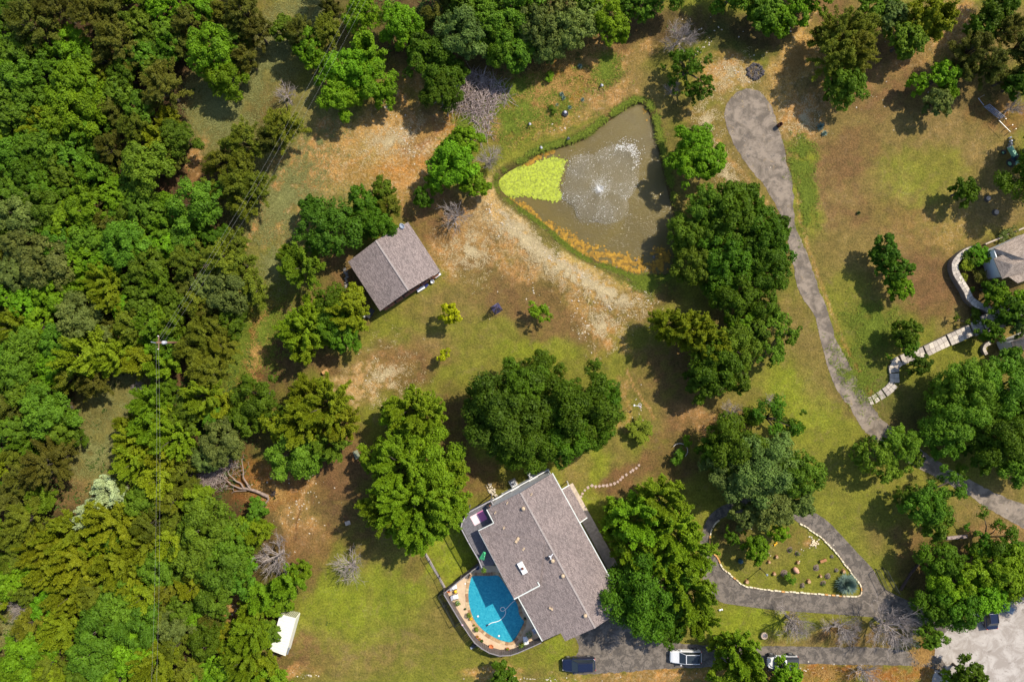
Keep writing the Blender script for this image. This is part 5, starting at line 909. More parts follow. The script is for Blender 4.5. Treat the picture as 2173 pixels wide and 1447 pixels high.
# ---------------------------------------------------------------- furniture and pots on the terrace
def leafy(root, r, h, n, z, seed, mat=None, name='foliage'):
    gg = np.random.default_rng(seed); d = rnd_dirs(n, gg, -.2); pos = d*np.array([r, r, h])*gg.uniform(.5, 1, n)[:, None]+np.array([0, 0, z+h*.6]); q = leaves_from(pos, d+np.array([0, 0, .4]), .17, gg, .5, .5, d); return quads_mesh(name, q, 4, gg.random(n), [mat or M_PLANT], root)
M_PLANT = tint_mat('potted_leaf', (.05, .11, .012), (.17, .27, .03)); M_PLANT2 = tint_mat('dark_potted_leaf', (.02, .05, .012), (.07, .12, .025)); M_BLUE = tint_mat('agave_leaf', (.15, .22, .18), (.40, .48, .42))
def pot(px, py, r, label, mat=None, plant=1, name='plant_pot', pl=None, zb=.06, grp=None, ox=930, oy=1180, sc=6.577):
    q = P(ox+px/sc, oy+py/sc); root = thing(name, label, 'plant pot', (q.x, q.y, zb), random.uniform(0, 6), grp)
    MB().lathe((0, 0, 0), [(r*.62, 0), (r*.8, r*.5), (r, r*1.1), (r*1.06, r*1.15), (r*.9, r*1.18), (r*.85, r*1.02)], 16).build('pot', mat or M_TERRA, root, smooth=True, local=True)
    if plant: leafy(root, r*1.5*plant, r*1.3*plant, int(130*plant), r*1.0, int(px), pl)
    return root
pot(148, 460, .34, 'large round orange urn between the fence corner and a white lounge chair', plant=0); pot(740, 1245, .33, 'large orange urn beside the metal star on the terrace', plant=0); pot(968, 1280, .26, 'round terracotta bowl planter at the bottom edge of the terrace', plant=.4)
pot(275, 635, .24, 'bushy green potted plant below the second white chair', M_WHITE, 1.2); pot(432, 800, .24, 'green potted shrub at the pool edge, nearest the white chairs', M_TERRA, 1.2); pot(458, 858, .19, 'small orange pot of yellow flowers by the pool edge', pl=tint_mat('yellow_flower', (.4, .25, .01), (.8, .5, .03)), plant=.8)
pot(538, 1000, .24, 'green potted shrub midway along the curved pool edge', M_TERRA, 1.1); pot(502, 950, .16, 'small terracotta pot just above the midway shrub at the pool edge', plant=.5); pot(612, 1165, .2, 'brown pot with sparse plant near the stack of orange pots', plant=.7, pl=M_PLANT2); pot(548, 1110, .2, 'orange clay pot, upper one of the pair by the fence', plant=.3); pot(578, 1145, .19, 'orange clay pot, lower one of the pair by the fence', plant=.3)
pot(1268, 1065, .42, 'wide stone planter with round green bush near the house wall', M_CONC, .85); pot(1168, 1215, .28, 'spiky green potted palm beside the white table on the terrace', M_TERRA, 1.35); pot(480, 180, .17, 'small potted fern at the top fence of the pool terrace', M_TERRA, 1.); pot(380, 725, .15, 'small dark pot alone on the pale paving', M_BLK, .5, pl=M_PLANT2); pot(650, 75, .2, 'potted fern on the deck edge under the eave', M_BLK, 1.3, zb=dz)
pot(1210, 855, .17, 'small dark pot by the pool steps under the eave', M_BLK, .5, pl=M_PLANT2)
def lounge(px, py, rz, label):
    q = P(*Z([(px, py)])[0]); r = thing('lounge_chair', label, 'lounge chair', (q.x, q.y, .06), rz, 'white cushioned chairs by the pool')
    MB().box((0, 0, .33), (.72, .66, .12)).build('cushion', M_WHITE, r, bevel=.04, local=True); m = MB(); m.add([(-.36, -.33, .36), (-.36, .33, .36), (-.62, .33, .85), (-.62, -.33, .85), (-.44, -.33, .34), (-.44, .33, .34), (-.70, .33, .82), (-.70, -.33, .82)], [(0, 1, 2, 3), (7, 6, 5, 4), (0, 3, 7, 4), (1, 5, 6, 2), (2, 6, 7, 3), (0, 4, 5, 1)]); m.build('backrest', simple('grey_fabric', (.3, .3, .36), .9), r, local=True)
    for x in (-.32, .3):
        for y in (-.34, .34): MB().bar((x, y, 0), (x, y, .5 if x < 0 else .42), .05).build('leg', M_BLK, r, local=True)
    for y in (-.36, .36): MB().bar((-.5, y, .52), (.3, y, .5), .06, .04).build('armrest', M_BLK, r, local=True)
lounge(228, 412, .25, 'white cushioned lounge chair above the yellow stool'); lounge(246, 548, .2, 'white cushioned lounge chair below the yellow stool'); 
q = P(*Z([(242, 478)])[0]); m = MB(); m.lathe((q.x, q.y, .06), [(.2, 0), (.15, .2), (.22, .4), (.24, .43), (.02, .44)], 16); tag(m.build('stool', simple('yellow_ceramic', (.85, .52, .02), .4, var=.08), smooth=True), 'yellow drum stool between the two white lounge chairs', 'stool')
q = P(*Z([(1222, 1152)])[0]); tb = thing('terrace_table', 'small white rectangular table on the terrace near the house corner', 'table', (q.x, q.y, .06), rz-.35); MB().box((0, 0, .5), (1.15, .72, .06)).build('table_top', M_WHITE, tb, bevel=.02, local=True)
for x in (-.48, .48):
    for y in (-.28, .28): MB().bar((x, y, 0), (x, y, .48), .06).build('leg', M_WHITE, tb, local=True)
MB().lathe((.1, .1, .53), [(.08, 0), (.1, .1), (.03, .12)], 10).build('candle_bowl', M_METAL, tb, local=True)
q = P(*Z([(1335, 1015)])[0]); ch2 = thing('garden_chair', 'grey garden chair half under the house eave', 'chair', (q.x, q.y, .06), 2.2); MB().box((0, 0, .42), (.5, .5, .05)).build('seat', M_PVC, ch2, local=True); MB().box((-.26, 0, .7), (.05, .5, .55)).build('backrest', M_PVC, ch2, local=True)
for x in (-.2, .2):
    for y in (-.2, .2): MB().bar((x, y, 0), (x, y, .42), .04).build('leg', M_PVC, ch2, local=True)
q = P(*Z([(850, 1310)])[0]); m = MB(); vs = []; 
for k in range(10): a = math.pi*k/5+.35; r_ = .62 if k % 2 == 0 else .2; vs.append((math.cos(a)*r_, math.sin(a)*r_, 0))
star = MB(); star.v = vs+[(0, 0, .14), (0, 0, -.1)]; star.f = [(k, (k+1) % 10, 10) for k in range(10)]+[((k+1) % 10, k, 11) for k in range(10)]; so = star.build('metal_star', simple('star_metal', (.2, .2, .24), .5, .5)); so.location = (q.x, q.y-.15, 1.45); so.rotation_euler = (.9, 0, 0); tag(so, 'grey metal barn star hung on the curved terrace fence', 'ornament')
q = P(*Z([(545, 140)])[0]); m = MB(); m.lathe((q.x, q.y, .06), [(.3, 0), (.36, .5), (.33, .52), (.3, .35)], 16); tag(m.build('blue_bucket', simple('blue_enamel', (.05, .07, .16), .4), smooth=True), 'round navy tub by the top corner of the terrace fence', 'tub')
q = P(*Z([(350, 880)])[0]); m = MB(); m.blob((q.x, q.y, 1.98), .2, 4, .3, 1, .5); tag(m.build('towel', simple('pink_towel', (.8, .5, .6), .9)), 'pink and white towel slung over the terrace fence', 'towel')
q = P(*Z([(375, 380)])[0]); m = MB(); m.lathe((q.x, q.y, .06), [(.12, 0), (.12, .03), (.05, .05)], 12); tag(m.build('drain_cover', M_WHITE), 'round white skimmer lid in the terrace paving', 'lid')
q = P(*Z([(320, 305)])[0]); m = MB(); m.bar((q.x-.2, q.y-.2, .06), (q.x+.1, q.y+.2, .9), .12); m.bar((q.x+.1, q.y-.1, .06), (q.x+.2, q.y+.1, .8), .1); m.box((q.x, q.y, .4), (.3, .2, .1), .4); tag(m.build('folded_chair', M_BLK), 'dark folded deck chair leaning by the upper fence', 'chair')
# grey utility bits behind the fence: pump and pipes
q = P(*Z([(500, 1225)])[0]); pu = thing('pool_pump', 'pool filter tank and grey pipes on the lawn outside the terrace fence', 'pump', (q.x, q.y, 0), .4); MB().lathe((0, 0, 0), [(.3, 0), (.33, .3), (.3, .65), (.12, .78)], 14).build('tank', M_BLK, pu, smooth=True, local=True); m = MB(); m.tube([(.2, -.2, .3), (.75, -.35, .3), (.95, .1, .3)], .06, 8); m.tube([(.2, .1, .25), (.7, .05, .25), (.8, -.6, .25)], .055, 8); m.build('pipe', M_PVC, pu, smooth=True, local=True); MB().box((-.45, -.25, .15), (.35, .28, .3)).build('motor', M_PVC, pu, local=True)

# ---------------------------------------------------------------- air conditioners, rubble steps
for i, (px, py, lab) in enumerate([(1089, 1027, 'air conditioning unit by the white wall, nearer the timber deck'), (1127.5, 1008, 'air conditioning unit by the white wall, nearer the roof corner')]):
    q = P(px, py, .8); r = thing('air_conditioner', lab, 'air conditioner', (q.x, q.y, 0), .5, 'air conditioning units behind the house'); MB().box((0, 0, .4), (.92, .92, .8)).build('casing', simple('ac_casing', (.55, .55, .53), .5), r, bevel=.08, local=True); MB().lathe((0, 0, .8), [(.36, 0), (.36, .05), (.33, .05), (.33, .01)], 20).build('fan_ring', M_WHITE, r, local=True)
    m = MB()
    for k in range(5): a = k*1.2566; m.bar((0, 0, .83), (math.cos(a)*.3, math.sin(a)*.3, .82), .1, .015)
    m.lathe((0, 0, .8), [(.08, 0), (.09, .06), (.03, .07)], 10); m.build('fan', M_BLK, r, local=True); MB().box((0, 0, -.02), (1.1, 1.1, .1)).build('pad', M_CONC, r, local=True)
st = thing('rubble_steps', 'short flight of cream rubble stone steps beside the deck', 'steps', P(1045, 1042))
for k in range(34):
    u, v = random.uniform(-.45, .45), random.uniform(-.05, 1); x = 1036+16*v+u*11; y = 1027+27*v-u*7; q = P(x, y); m = MB(); m.blob((q.x, q.y, .08+.15*v), random.uniform(.12, .2), k, .2, 1, .7); m.build('stone', M_STONE, st)
# stepping stones to the walk
sp_ = [(1241, 1040), (1248, 1034), (1256, 1030), (1264, 1032), (1272, 1031), (1280, 1030), (1288, 1030), (1296, 1028), (1304, 1025), (1311, 1022), (1317, 1017), (1321, 1012), (1329, 1007), (1338, 1001), (1343, 997), (1350, 993), (1356, 987), (1236, 1047), (1233, 1053)]
sw = thing('stepping_stones', 'curving line of pinkish stepping stones from walk to lawn', 'path', P(1290, 1028)); sw['kind'] = 'structure'
for k, (x, y) in enumerate(sp_): q = P(x, y); m = MB(); r_ = random.uniform(.2, .26); a0 = random.uniform(0, 1.5); m.prism([(q.x+r_*random.uniform(.9, 1.25)*math.cos(a0+i*math.pi/2), q.y+r_*random.uniform(.9, 1.25)*math.sin(a0+i*math.pi/2)) for i in range(4)], -.03, .05); m.build('stone', simple('paver_pink', (.42, .31, .26), .9, var=.2), sw)
# ================================================================ barn
BN, BE, BS, BW = Vector((-14.57, 16.66, 0)), Vector((-10.06, 9.78, 0)), Vector((-18.5, 4.2, 0)), Vector((-23.0, 11.08, 0)); RN = (BN+BW)/2; RS = (BE+BS)/2
barn = thing('barn', 'rectangular barn with brown grey gabled shingle roof standing by the trees', 'barn', (BN+BE+BS+BW)/4); ax = (BE-BN).normalized(); up = lambda p, z: Vector((p.x, p.y, z))
roof_plane('roof', [up(BN, 2.85), up(RN, 4.3), up(RS, 4.3), up(BE, 2.85)], M_SH, barn, .14, ax); roof_plane('roof', [up(BW, 2.85), up(RN, 4.3), up(RS, 4.3), up(BS, 2.85)], M_SH, barn, .14, ax)
MB().bar(up(RN, 4.33), up(RS, 4.33), .26, .05).build('ridge_cap', MATS['ridge'], barn)
M_BROWN = simple('brown_boards', (.16, .07, .04), .8, var=.3, scale=3); cr = (BS-BE).normalized()
def quadwall(a, b, z1, name, root, mat, z0=0., gable=0.):
    d = (b-a).normalized(); pr = Vector((-d.y, d.x, 0))*.08; m = MB(); mid = (a+b)/2; poly = [up(a, z0), up(b, z0), up(b, z1)]+([up(mid, z1+gable)] if gable else [])+[up(a, z1)]
    n = len(poly); m.add([p+pr for p in poly]+[p-pr for p in poly], [tuple(range(n)), tuple(range(n, 2*n))[::-1]]+[(i, (i+1) % n, n+(i+1) % n, n+i) for i in range(n)]); return m.build(name, mat, root)
i1 = BN+ax*.4+cr*.4; i2 = BE-ax*1.7+cr*.4; i3 = BS-ax*1.7-cr*.4; i4 = BW+ax*.4-cr*.4
quadwall(i1, i2, 2.7, 'wall', barn, M_BROWN); quadwall(i2, i3, 2.7, 'wall', barn, M_BROWN, 0, 1.3); quadwall(i3, i4, 2.7, 'wall', barn, M_BROWN); quadwall(i4, i1, 2.7, 'wall', barn, M_BROWN, 0, 1.3)
MB().prism([p[:2] for p in (BE+cr*.2-ax*1.6, BS-cr*.2-ax*1.6, BS-cr*.2-ax*.0, BE+cr*.2-ax*.0)], 0, .14).build('porch_slab', simple('dark_slab', (.12, .09, .07), .9), barn)
for f in (.03, .2, .36, .52, .66, .8, .97): q = BE+(BS-BE)*f-ax*.18; MB().bar(up(q, .1), up(q, 2.8 if f < .1 or f > .9 else 3.6-abs(f-.5)*1.4), .16).build('porch_post', M_BROWN, barn)
M_RB = simple('redwood', (.30, .12, .06), .7, var=.3); 
for f0, f1 in [(.05, .18), (.22, .34), (.38, .62), (.66, .76), (.80, .88), (.90, .96)]:
    a = BE+(BS-BE)*f0-ax*.06; b = BE+(BS-BE)*f1-ax*.06
    for z in (.35, .95): MB().bar(up(a, z), up(b, z), .16 if z < .5 else .34, .1).build('porch_rail', M_RB, barn)
MB().lathe(up(i2+(i3-i2)*.5-ax*-.1, 3.1), [(.05, 0), (.25, .1)], 8).build('gable_lamp', M_WHITE, barn)
q = P(855, 477, 3.2); dish = thing('satellite_dish', 'grey satellite dish mounted on the far roof corner of the barn', 'satellite dish', (q.x, q.y, 3.0)); m = MB(); m.lathe((0, 0, .5), [(.02, 0), (.25, .04), (.42, .14), (.4, .16), (.24, .07), (.02, .03)], 20, .8, 1); o = m.build('reflector', simple('dish_grey', (.38, .42, .5), .4), dish, smooth=True, local=True); o.rotation_euler = (.25, -.35, .6); m = MB(); m.tube([(0, 0, 0), (.05, 0, .5)], .04); m.tube([(0, 0, .5), (.3, -.3, .8)], .02); m.build('arm', M_METAL, dish, local=True)
def obj_box(name, label, cat, px, py, dims, mat, rz=0, z=0., parts=(), h=.0, ox=None, bevel=.02):
    q = P(px, py, h); r = thing(name, label, cat, (q.x, q.y, z), rz); MB().box((0, 0, dims[2]/2), dims).build('body', mat, r, bevel=bevel, local=True)
    for nm, c, d, mm in parts: MB().box(c, d).build(nm, mm, r, local=True)
    return r
M_NAVY = simple('navy_blue', (.02, .03, .16), .6)
obj_box('cooler', 'white chest cooler lying on the grass beside the barn porch', 'cooler', 894, 613.5, (1.2, .4, .42), M_WHITE, .53, parts=[('lid', (0, 0, .46), (1.22, .44, .08), M_WHITE), ('handle', (.64, 0, .3), (.05, .3, .05), M_METAL)])
obj_box('garbage_can', 'pale metal box at the right corner of the barn porch', 'box', 928.5, 583, (.9, .7, .7), M_METAL, .6, parts=[('lid', (0, 0, .73), (.96, .76, .07), M_WHITE)])
q = P(918, 598); m = MB(); m.lathe((q.x, q.y, 0), [(.24, 0), (.28, .42), (.3, .44), (.25, .42), (.22, .1)], 14); tag(m.build('bucket', M_WHITE, smooth=True), 'round white bucket on the grass by the barn porch', 'bucket')
q = P(905, 605); r = thing('camp_chair', 'navy blue folding chair beside the barn porch', 'chair', (q.x, q.y, 0), .8); MB().box((0, 0, .42), (.55, .55, .05)).build('seat', M_NAVY, r, local=True); MB().box((0, .3, .75), (.55, .06, .6)).build('backrest', M_NAVY, r, local=True)
for x in (-.25, .25):
    for y in (-.25, .25): MB().bar((x, y, 0), (-x*.6, y, .42), .03).build('leg', M_METAL, r, local=True)
obj_box('storage_chest', 'black flat chest on bare ground beside the barn corner', 'chest', 787, 665, (1.35, .62, .6), M_BLK, 1.0, parts=[('lid', (0, 0, .63), (1.4, .68, .06), M_BLK)])
q = P(766, 661, .7); r = thing('grey_basin', 'blue grey round basin on a stand under the shrubs near the barn', 'basin', (q.x, q.y, 0)); MB().lathe((0, 0, .6), [(.1, 0), (.34, .1), (.36, .16), (.3, .14), (.05, .05)], 14).build('bowl', simple('basin_blue', (.3, .36, .45), .5), r, smooth=True, local=True); MB().lathe((0, 0, 0), [(.2, 0), (.08, .1), (.08, .6)], 8).build('stand', M_METAL, r, local=True)
q = P(768, 674); m = MB(); m.blob((q.x, q.y, .2), .26, 3, .3, 1, .9); m.blob((q.x+.4, q.y+.1, .15), .18, 5, .3, 1, .9); tag(m.build('white_sack', M_WHITE), 'crumpled white sack on the ground beside the blue grey basin', 'sack')
rw_ = thing('rock_row', 'short row of loose field rocks beside the barn wall', 'rocks', P(738, 592))
for k in range(13): q = P(735+random.uniform(-3, 4), 572+k*3.2); m = MB(); m.blob((q.x, q.y, .1), random.uniform(.16, .28), k, .25, 1, .8); m.build('rock', simple('grey_rock', (.24, .22, .2), .9), rw_)
q = P(691, 787); m = MB(); m.tube([(q.x-.35, q.y-.3, .28), (q.x+.35, q.y+.1, .3)], [.3, .28], 14); lg = m.build('log', simple('cut_log', (.48, .26, .10), .9)); tag(lg, 'short cut log with orange sawn end beside the lower trees', 'log')

# ---------------------------------------------------------------- toy windmill
b = P(1054, 655); M_WM = simple('windmill_steel', (.06, .055, .13), .5, .2); wmr = thing('windmill', 'small dark blue lattice windmill standing on the lawn', 'windmill', (b.x, b.y, ground_z(b.x, b.y)), .55); hh = 2.7; s0, s1 = .62, .13
cs = [(-1, -1), (1, -1), (1, 1), (-1, 1)]
for x, y in cs: MB().bar((x*s0, y*s0, 0), (x*s1, y*s1, hh), .08).build('tower_leg', M_WM, wmr, local=True)
m = MB()
for k in range(5):
    t0, t1 = k/5, (k+1)/5; w0, w1 = s0+(s1-s0)*t0, s0+(s1-s0)*t1
    for i in range(4):
        a, c = cs[i], cs[(i+1) % 4]; m.bar((a[0]*w0, a[1]*w0, hh*t0+.04), (c[0]*w0, c[1]*w0, hh*t0+.04), .05); m.bar((a[0]*w0, a[1]*w0, hh*t0), (c[0]*w1, c[1]*w1, hh*t1), .035); m.bar((c[0]*w0, c[1]*w0, hh*t0), (a[0]*w1, a[1]*w1, hh*t1), .035)
m.build('lattice', M_WM, wmr, local=True); m = MB()
for k in range(10): a = k*math.pi/5; m.add([(0.3, math.cos(a)*.1, hh+.25+math.sin(a)*.1), (.34, math.cos(a-.16)*.48, hh+.25+math.sin(a-.16)*.48), (.26, math.cos(a+.16)*.48, hh+.25+math.sin(a+.16)*.48)], [(0, 1, 2)])
m.bar((.3, 0, hh+.25), (-.1, 0, hh+.25), .08); m.build('wheel', M_WM, wmr, local=True); m = MB(); m.bar((-.1, 0, hh+.25), (-.7, 0, hh+.25), .04); m.bar((-.6, 0, hh+.25), (-.95, 0, hh+.25), .02, .34); m.build('tail_vane', M_WM, wmr, local=True)

# ---------------------------------------------------------------- white metal shed
sp = [P(637, 1299, 2.1), P(621.5, 1376.5, 2.1), P(606, 1390.5, 2.0), P(579, 1379, 2.0), P(595, 1303, 2.0)]
sh = thing('metal_shed', 'white ribbed metal shed half under the trees at the lawn edge', 'shed', (up(sp[0], 0)+up(sp[3], 0))/2); M_SHED = simple('cream_metal', (.74, .72, .64), .5, var=.06); M_SHG = simple('olive_stripe', (.32, .34, .20), .6)
a, b_, c, d = P(637, 1299, 2.2), P(621.5, 1378, 2.2), P(584, 1381, 2.0), P(595, 1303, 2.0); A0, B0, C0, D0 = P(628, 1311, 2.15), P(606, 1391, 2.15), P(577, 1380, 2.15), P(594, 1303, 2.15)
ex = (D0-A0); ey = (B0-A0)-(D0-A0)*(-.05); C0 = D0+(B0-A0)*.96
roof_plane('roof', [up(A0, 2.2), up(B0+ex*.0, 2.2), up(C0, 2.05), up(D0, 2.05)], M_SHED, sh, .06); c_ = (A0+B0+C0+D0)/4; ins_ = [c_+(q-c_)*.94 for q in (A0, B0, C0, D0)]
for k in range(4): quadwall(up(ins_[k], 0), up(ins_[(k+1) % 4], 0), 2.1, 'wall', sh, M_SHED)
for k in range(9): q0 = ins_[3]+(ins_[0]-ins_[3])*(k+.5)/9; nrm_ = (A0-B0).normalized(); q0 = up(q0, 0)+up(nrm_, 0)*.1; MB().bar(up(q0, .05), up(q0, 2.0), .12).build('wall_rib', M_SHG, sh)
for k in range(1, 14): p0 = A0+(B0-A0)*k/14; p1 = D0+(C0-D0)*k/14; MB().bar(up(p0, 2.225), up(p1, 2.075), .05, .03).build('roof_rib', M_SHED, sh)
q = P(592, 1294); tag(MB().blob((q.x, q.y, .35), .5, 2, .3, 2, .8).build('tarp_bundle', simple('purple_tarp', (.10, .06, .16), .6)), 'dark purple tarp bundle behind the white shed', 'tarp')
q = P(612, 1380, 2.25); tag(MB().box((q.x, q.y, 2.3), (.2, 1., .08), -.3).build('roof_rack', M_METAL), 'thin grey strip lying on the lower end of the shed roof', 'strip')
q = P(738, 1109); tag(MB().box((q.x, q.y, .06), (.75, .6, .16), .3).build('concrete_lid', M_CONC, bevel=.02), 'square concrete lid in the tree shade on the lawn', 'lid')
q = P(757, 964); tag(MB().box((q.x, q.y, .1), (.7, 1.2, .22), .4).build('flat_box', simple('grey_green', (.22, .24, .16), .8), bevel=.02), 'grey green flat box between the pecan crowns', 'box')

# ---------------------------------------------------------------- vehicles
def car(name, label, px, py, rz, L_, W_, H_, paint, roofc, h=.7, pano=False, suv=True, hood=True):
    """low car body lofted from cross sections; nose towards +x"""
    q = P(px, py, h); r = thing(name, label, 'car', (q.x, q.y, .02), rz)
    def ring(x, w, z0, z1, rr=.12): return [(x, -w, z0), (x, -w*1.0, z0+(z1-z0)*.55), (x, -w*.93, z1-.06), (x, -w*.8, z1), (x, w*.8, z1), (x, w*.93, z1-.06), (x, w, z0+(z1-z0)*.55), (x, w, z0)]
    w = W_/2; bz = .28; hb = H_*.56; ht = H_*.62
    st_ = [(-.5, .70, .45, hb*.9), (-.49, .86, .34, ht), (-.44, .97, bz, ht*1.02), (-.25, 1, bz, ht*1.03), (.0, 1, bz, ht), (.2, 1, bz, ht*.97), (.30, .985, bz, hb*.99), (.42, .93, .3, hb*.92), (.475, .82, .34, hb*.84), (.5, .62, .4, hb*.7)]
    m = MB(); n = 8
    for x, k, z0, z1 in st_: m.v += ring(x*L_, w*k, z0, z1)
    for i in range(len(st_)-1): m.f += [(i*n+j, i*n+(j+1) % n, (i+1)*n+(j+1) % n, (i+1)*n+j) for j in range(n)]
    m.f += [tuple(range(n))[::-1], tuple((len(st_)-1)*n+j for j in range(n))]; m.build('body', paint, r, smooth=False, bevel=.03, local=True)
    # cabin glass (greenhouse) and roof
    x0, x1, x2, x3 = (-.475, -.40, .04, .215) if suv else (-.40, -.26, .04, .22); zb = ht-.02; zt = H_
    m = MB(); vs = [(x0*L_, -w*.84, zb), (x3*L_, -w*.86, zb), (x3*L_, w*.86, zb), (x0*L_, w*.84, zb), (x1*L_, -w*.68, zt-.05), (x2*L_, -w*.70, zt-.04), (x2*L_, w*.70, zt-.04), (x1*L_, w*.68, zt-.05)]; m.add(vs, [(0, 1, 5, 4), (1, 2, 6, 5), (2, 3, 7, 6), (3, 0, 4, 7), (4, 5, 6, 7)]); m.build('windows', M_GLASS, r, local=True)
    m = MB(); m.box(((x1+x2)/2*L_, 0, zt-.02), ((x2-x1)*L_, w*1.44, .06)); m.build('roof', roofc, r, bevel=.025, local=True)
    if pano: MB().box(((x1+x2)/2*L_-.05, 0, zt+.015), ((x2-x1)*L_*.93, w*1.25, .02)).build('sunroof', M_GLASS, r, local=True)
    else:
        for y in (-.62, .62): MB().bar((x1*L_*.95, y*w, zt+.05), (x2*L_, y*w, zt+.05), .04).build('roof_rail', M_METAL if paint is not MATS.get('navy_car') else M_BLK, r, local=True)
    for s_ in (-1, 1):
        MB().bar((x2*L_, s_*w*.70, zt-.03), (x3*L_, s_*w*.85, zb+.01), .06).build('pillar', paint, r, local=True)
        m = MB(); m.box((x3*L_-.22, s_*(w+.12), ht+.02), (.16, .22, .13)); m.build('mirror', paint, r, bevel=.03, local=True)
        m = MB(); m.box((.468*L_, s_*w*.62, hb*.72), (.2, .34, .12)); m.build('headlight', simple('headlight', (.8, .8, .82), .1), r, bevel=.03, local=True)
        m = MB(); m.box((-.485*L_, s_*w*.74, ht*.86), (.12, .26, .2)); m.build('taillight', simple('taillight', (.5, .02, .01), .3), r, bevel=.03, local=True)
        for x in (-.31, .31):
            m = MB(); m.tube([(x*L_, s_*(w-.22), .34), (x*L_, s_*(w+.02), .34)], .345, 18); wh = m.build('wheel', M_TYRE, r, local=True); m = MB(); m.tube([(x*L_, s_*(w+.015), .34), (x*L_, s_*(w+.03), .34)], .21, 12); m.build('rim', M_METAL, wh, local=True)
    MB().box((.492*L_, 0, .46), (.12, w*1.3, .12)).build('bumper', M_BLK, r, local=True); MB().box((-.498*L_, 0, .46), (.1, w*1.4, .14)).build('bumper', M_BLK, r, local=True)
    return r
M_NCAR = NT('navy_car'); M_NCAR.bsdf((.012, .018, .05), .25, .3, Coat_Weight=.8, Coat_Roughness=.08); M_NCAR = M_NCAR.m
M_WCAR = NT('white_car'); M_WCAR.bsdf((.72, .72, .74), .3, 0, Coat_Weight=.7, Coat_Roughness=.08); M_WCAR = M_WCAR.m
M_SCAR = NT('silver_car'); M_SCAR.bsdf((.70, .70, .72), .3, .1, Coat_Weight=.7, Coat_Roughness=.08); M_SCAR = M_SCAR.m
car('parked_car', 'dark navy sport utility car parked nose out onto the grass below the house', 1228, 1409, math.pi+.035, 4.75, 1.95, 1.75, M_NCAR, M_NCAR)
car('parked_car', 'silver white car with dark glass roof half hidden under the oak', 1455, 1393, math.pi, 4.5, 1.88, 1.6, M_SCAR, M_SCAR, pano=True)
car('parked_car', 'dark blue car mostly hidden under trees on the gravel lot', 2101, 1300, math.pi/2+.1, 4.6, 1.85, 1.5, M_NCAR, M_NCAR, suv=False)
# white open topped off roader: boxy body, white hard top front, dark soft top behind
q = P(1660, 1405, .9); jp = thing('off_road_car', 'boxy white off road car with black soft top rear on the drive', 'car', (q.x, q.y, .02), math.pi); w = .93; Lj = 4.4
m = MB(); m.prism([(-2.15, -w), (1.15, -w), (2.05, -.62), (2.1, 0), (2.05, .62), (1.15, w), (-2.15, w)], .5, 1.12); m.build('body', M_WCAR, jp, bevel=.05, local=True)
MB().box((.35, 0, 1.78), (1.35, 1.5, .08)).build('hard_top', M_WCAR, jp, bevel=.03, local=True); MB().box((.38, -.06, 1.835), (.95, 1.0, .03)).build('roof_panel', M_NCAR, jp, local=True); m = MB(); m.add([(-.33, -.78, 1.8), (-.33, .78, 1.8), (-2.1, .8, 1.62), (-2.1, -.8, 1.62), (-.33, -.9, 1.1), (-.33, .9, 1.1), (-2.18, .9, 1.1), (-2.18, -.9, 1.1)], [(0, 1, 2, 3), (1, 5, 6, 2), (2, 6, 7, 3), (3, 7, 4, 0)]); m.build('soft_top', simple('black_canvas', (.03, .034, .045), .8, var=.3), jp, local=True)
m = MB(); m.add([(1.02, -.75, 1.74), (1.02, .75, 1.74), (1.25, .84, 1.12), (1.25, -.84, 1.12)], [(0, 3, 2, 1)]); m.build('windscreen', M_GLASS, jp, local=True)
for s_ in (-1, 1):
    MB().box((.3, s_*.84, 1.45), (1.2, .04, .5)).build('side_window', M_GLASS, jp, local=True); MB().box((1.05, s_*1.08, 1.3), (.12, .26, .2)).build('mirror', M_WCAR, jp, bevel=.03, local=True); MB().box((-2.2, s_*.8, .95), (.06, .2, .26)).build('taillight', MATS['taillight'], jp, local=True); MB().lathe((2.1, s_*.45, .85), [(.1, 0), (.1, .02)], 10).build('headlight', MATS['headlight'], jp, local=True)
    for x in (-1.35, 1.4):
        m = MB(); m.tube([(x, s_*(w-.15), .42), (x, s_*(w+.13), .42)], .42, 18); wh = m.build('wheel', M_TYRE, jp, local=True); m = MB(); m.tube([(x, s_*(w+.12), .42), (x, s_*(w+.14), .42)], .24, 12); m.build('rim', M_METAL, wh, local=True); MB().box((x, s_*(w+.05), .93), (1.05, .3, .07)).build('fender', M_BLK, jp, bevel=.02, local=True)
obj_box('utility_trailer', 'blue grey box trailer on the lot edge beside the dark car', 'trailer', 2132, 1288, (1.55, .95, .85), simple('trailer_blue', (.14, .19, .26), .5), -.45, parts=[('tailgate', (.8, 0, .4), (.06, .95, .8), M_WHITE), ('tow_bar', (-1.05, 0, .3), (.7, .08, .08), M_BLK), ('tyre', (.1, .52, .25), (.5, .12, .5), M_TYRE), ('tyre', (.1, -.52, .25), (.5, .12, .5), M_TYRE)])
q = P(2160, 1255, .5); m = MB(); m.lathe((q.x, q.y, 0), [(.27, 0), (.29, .3), (.27, .33), (.29, .6), (.27, .8), (.05, .82)], 16); tag(m.build('barrel', simple('bright_blue', (.02, .14, .5), .4), smooth=True), 'bright blue barrel in the tree shade at the edge of the gravel lot', 'barrel')

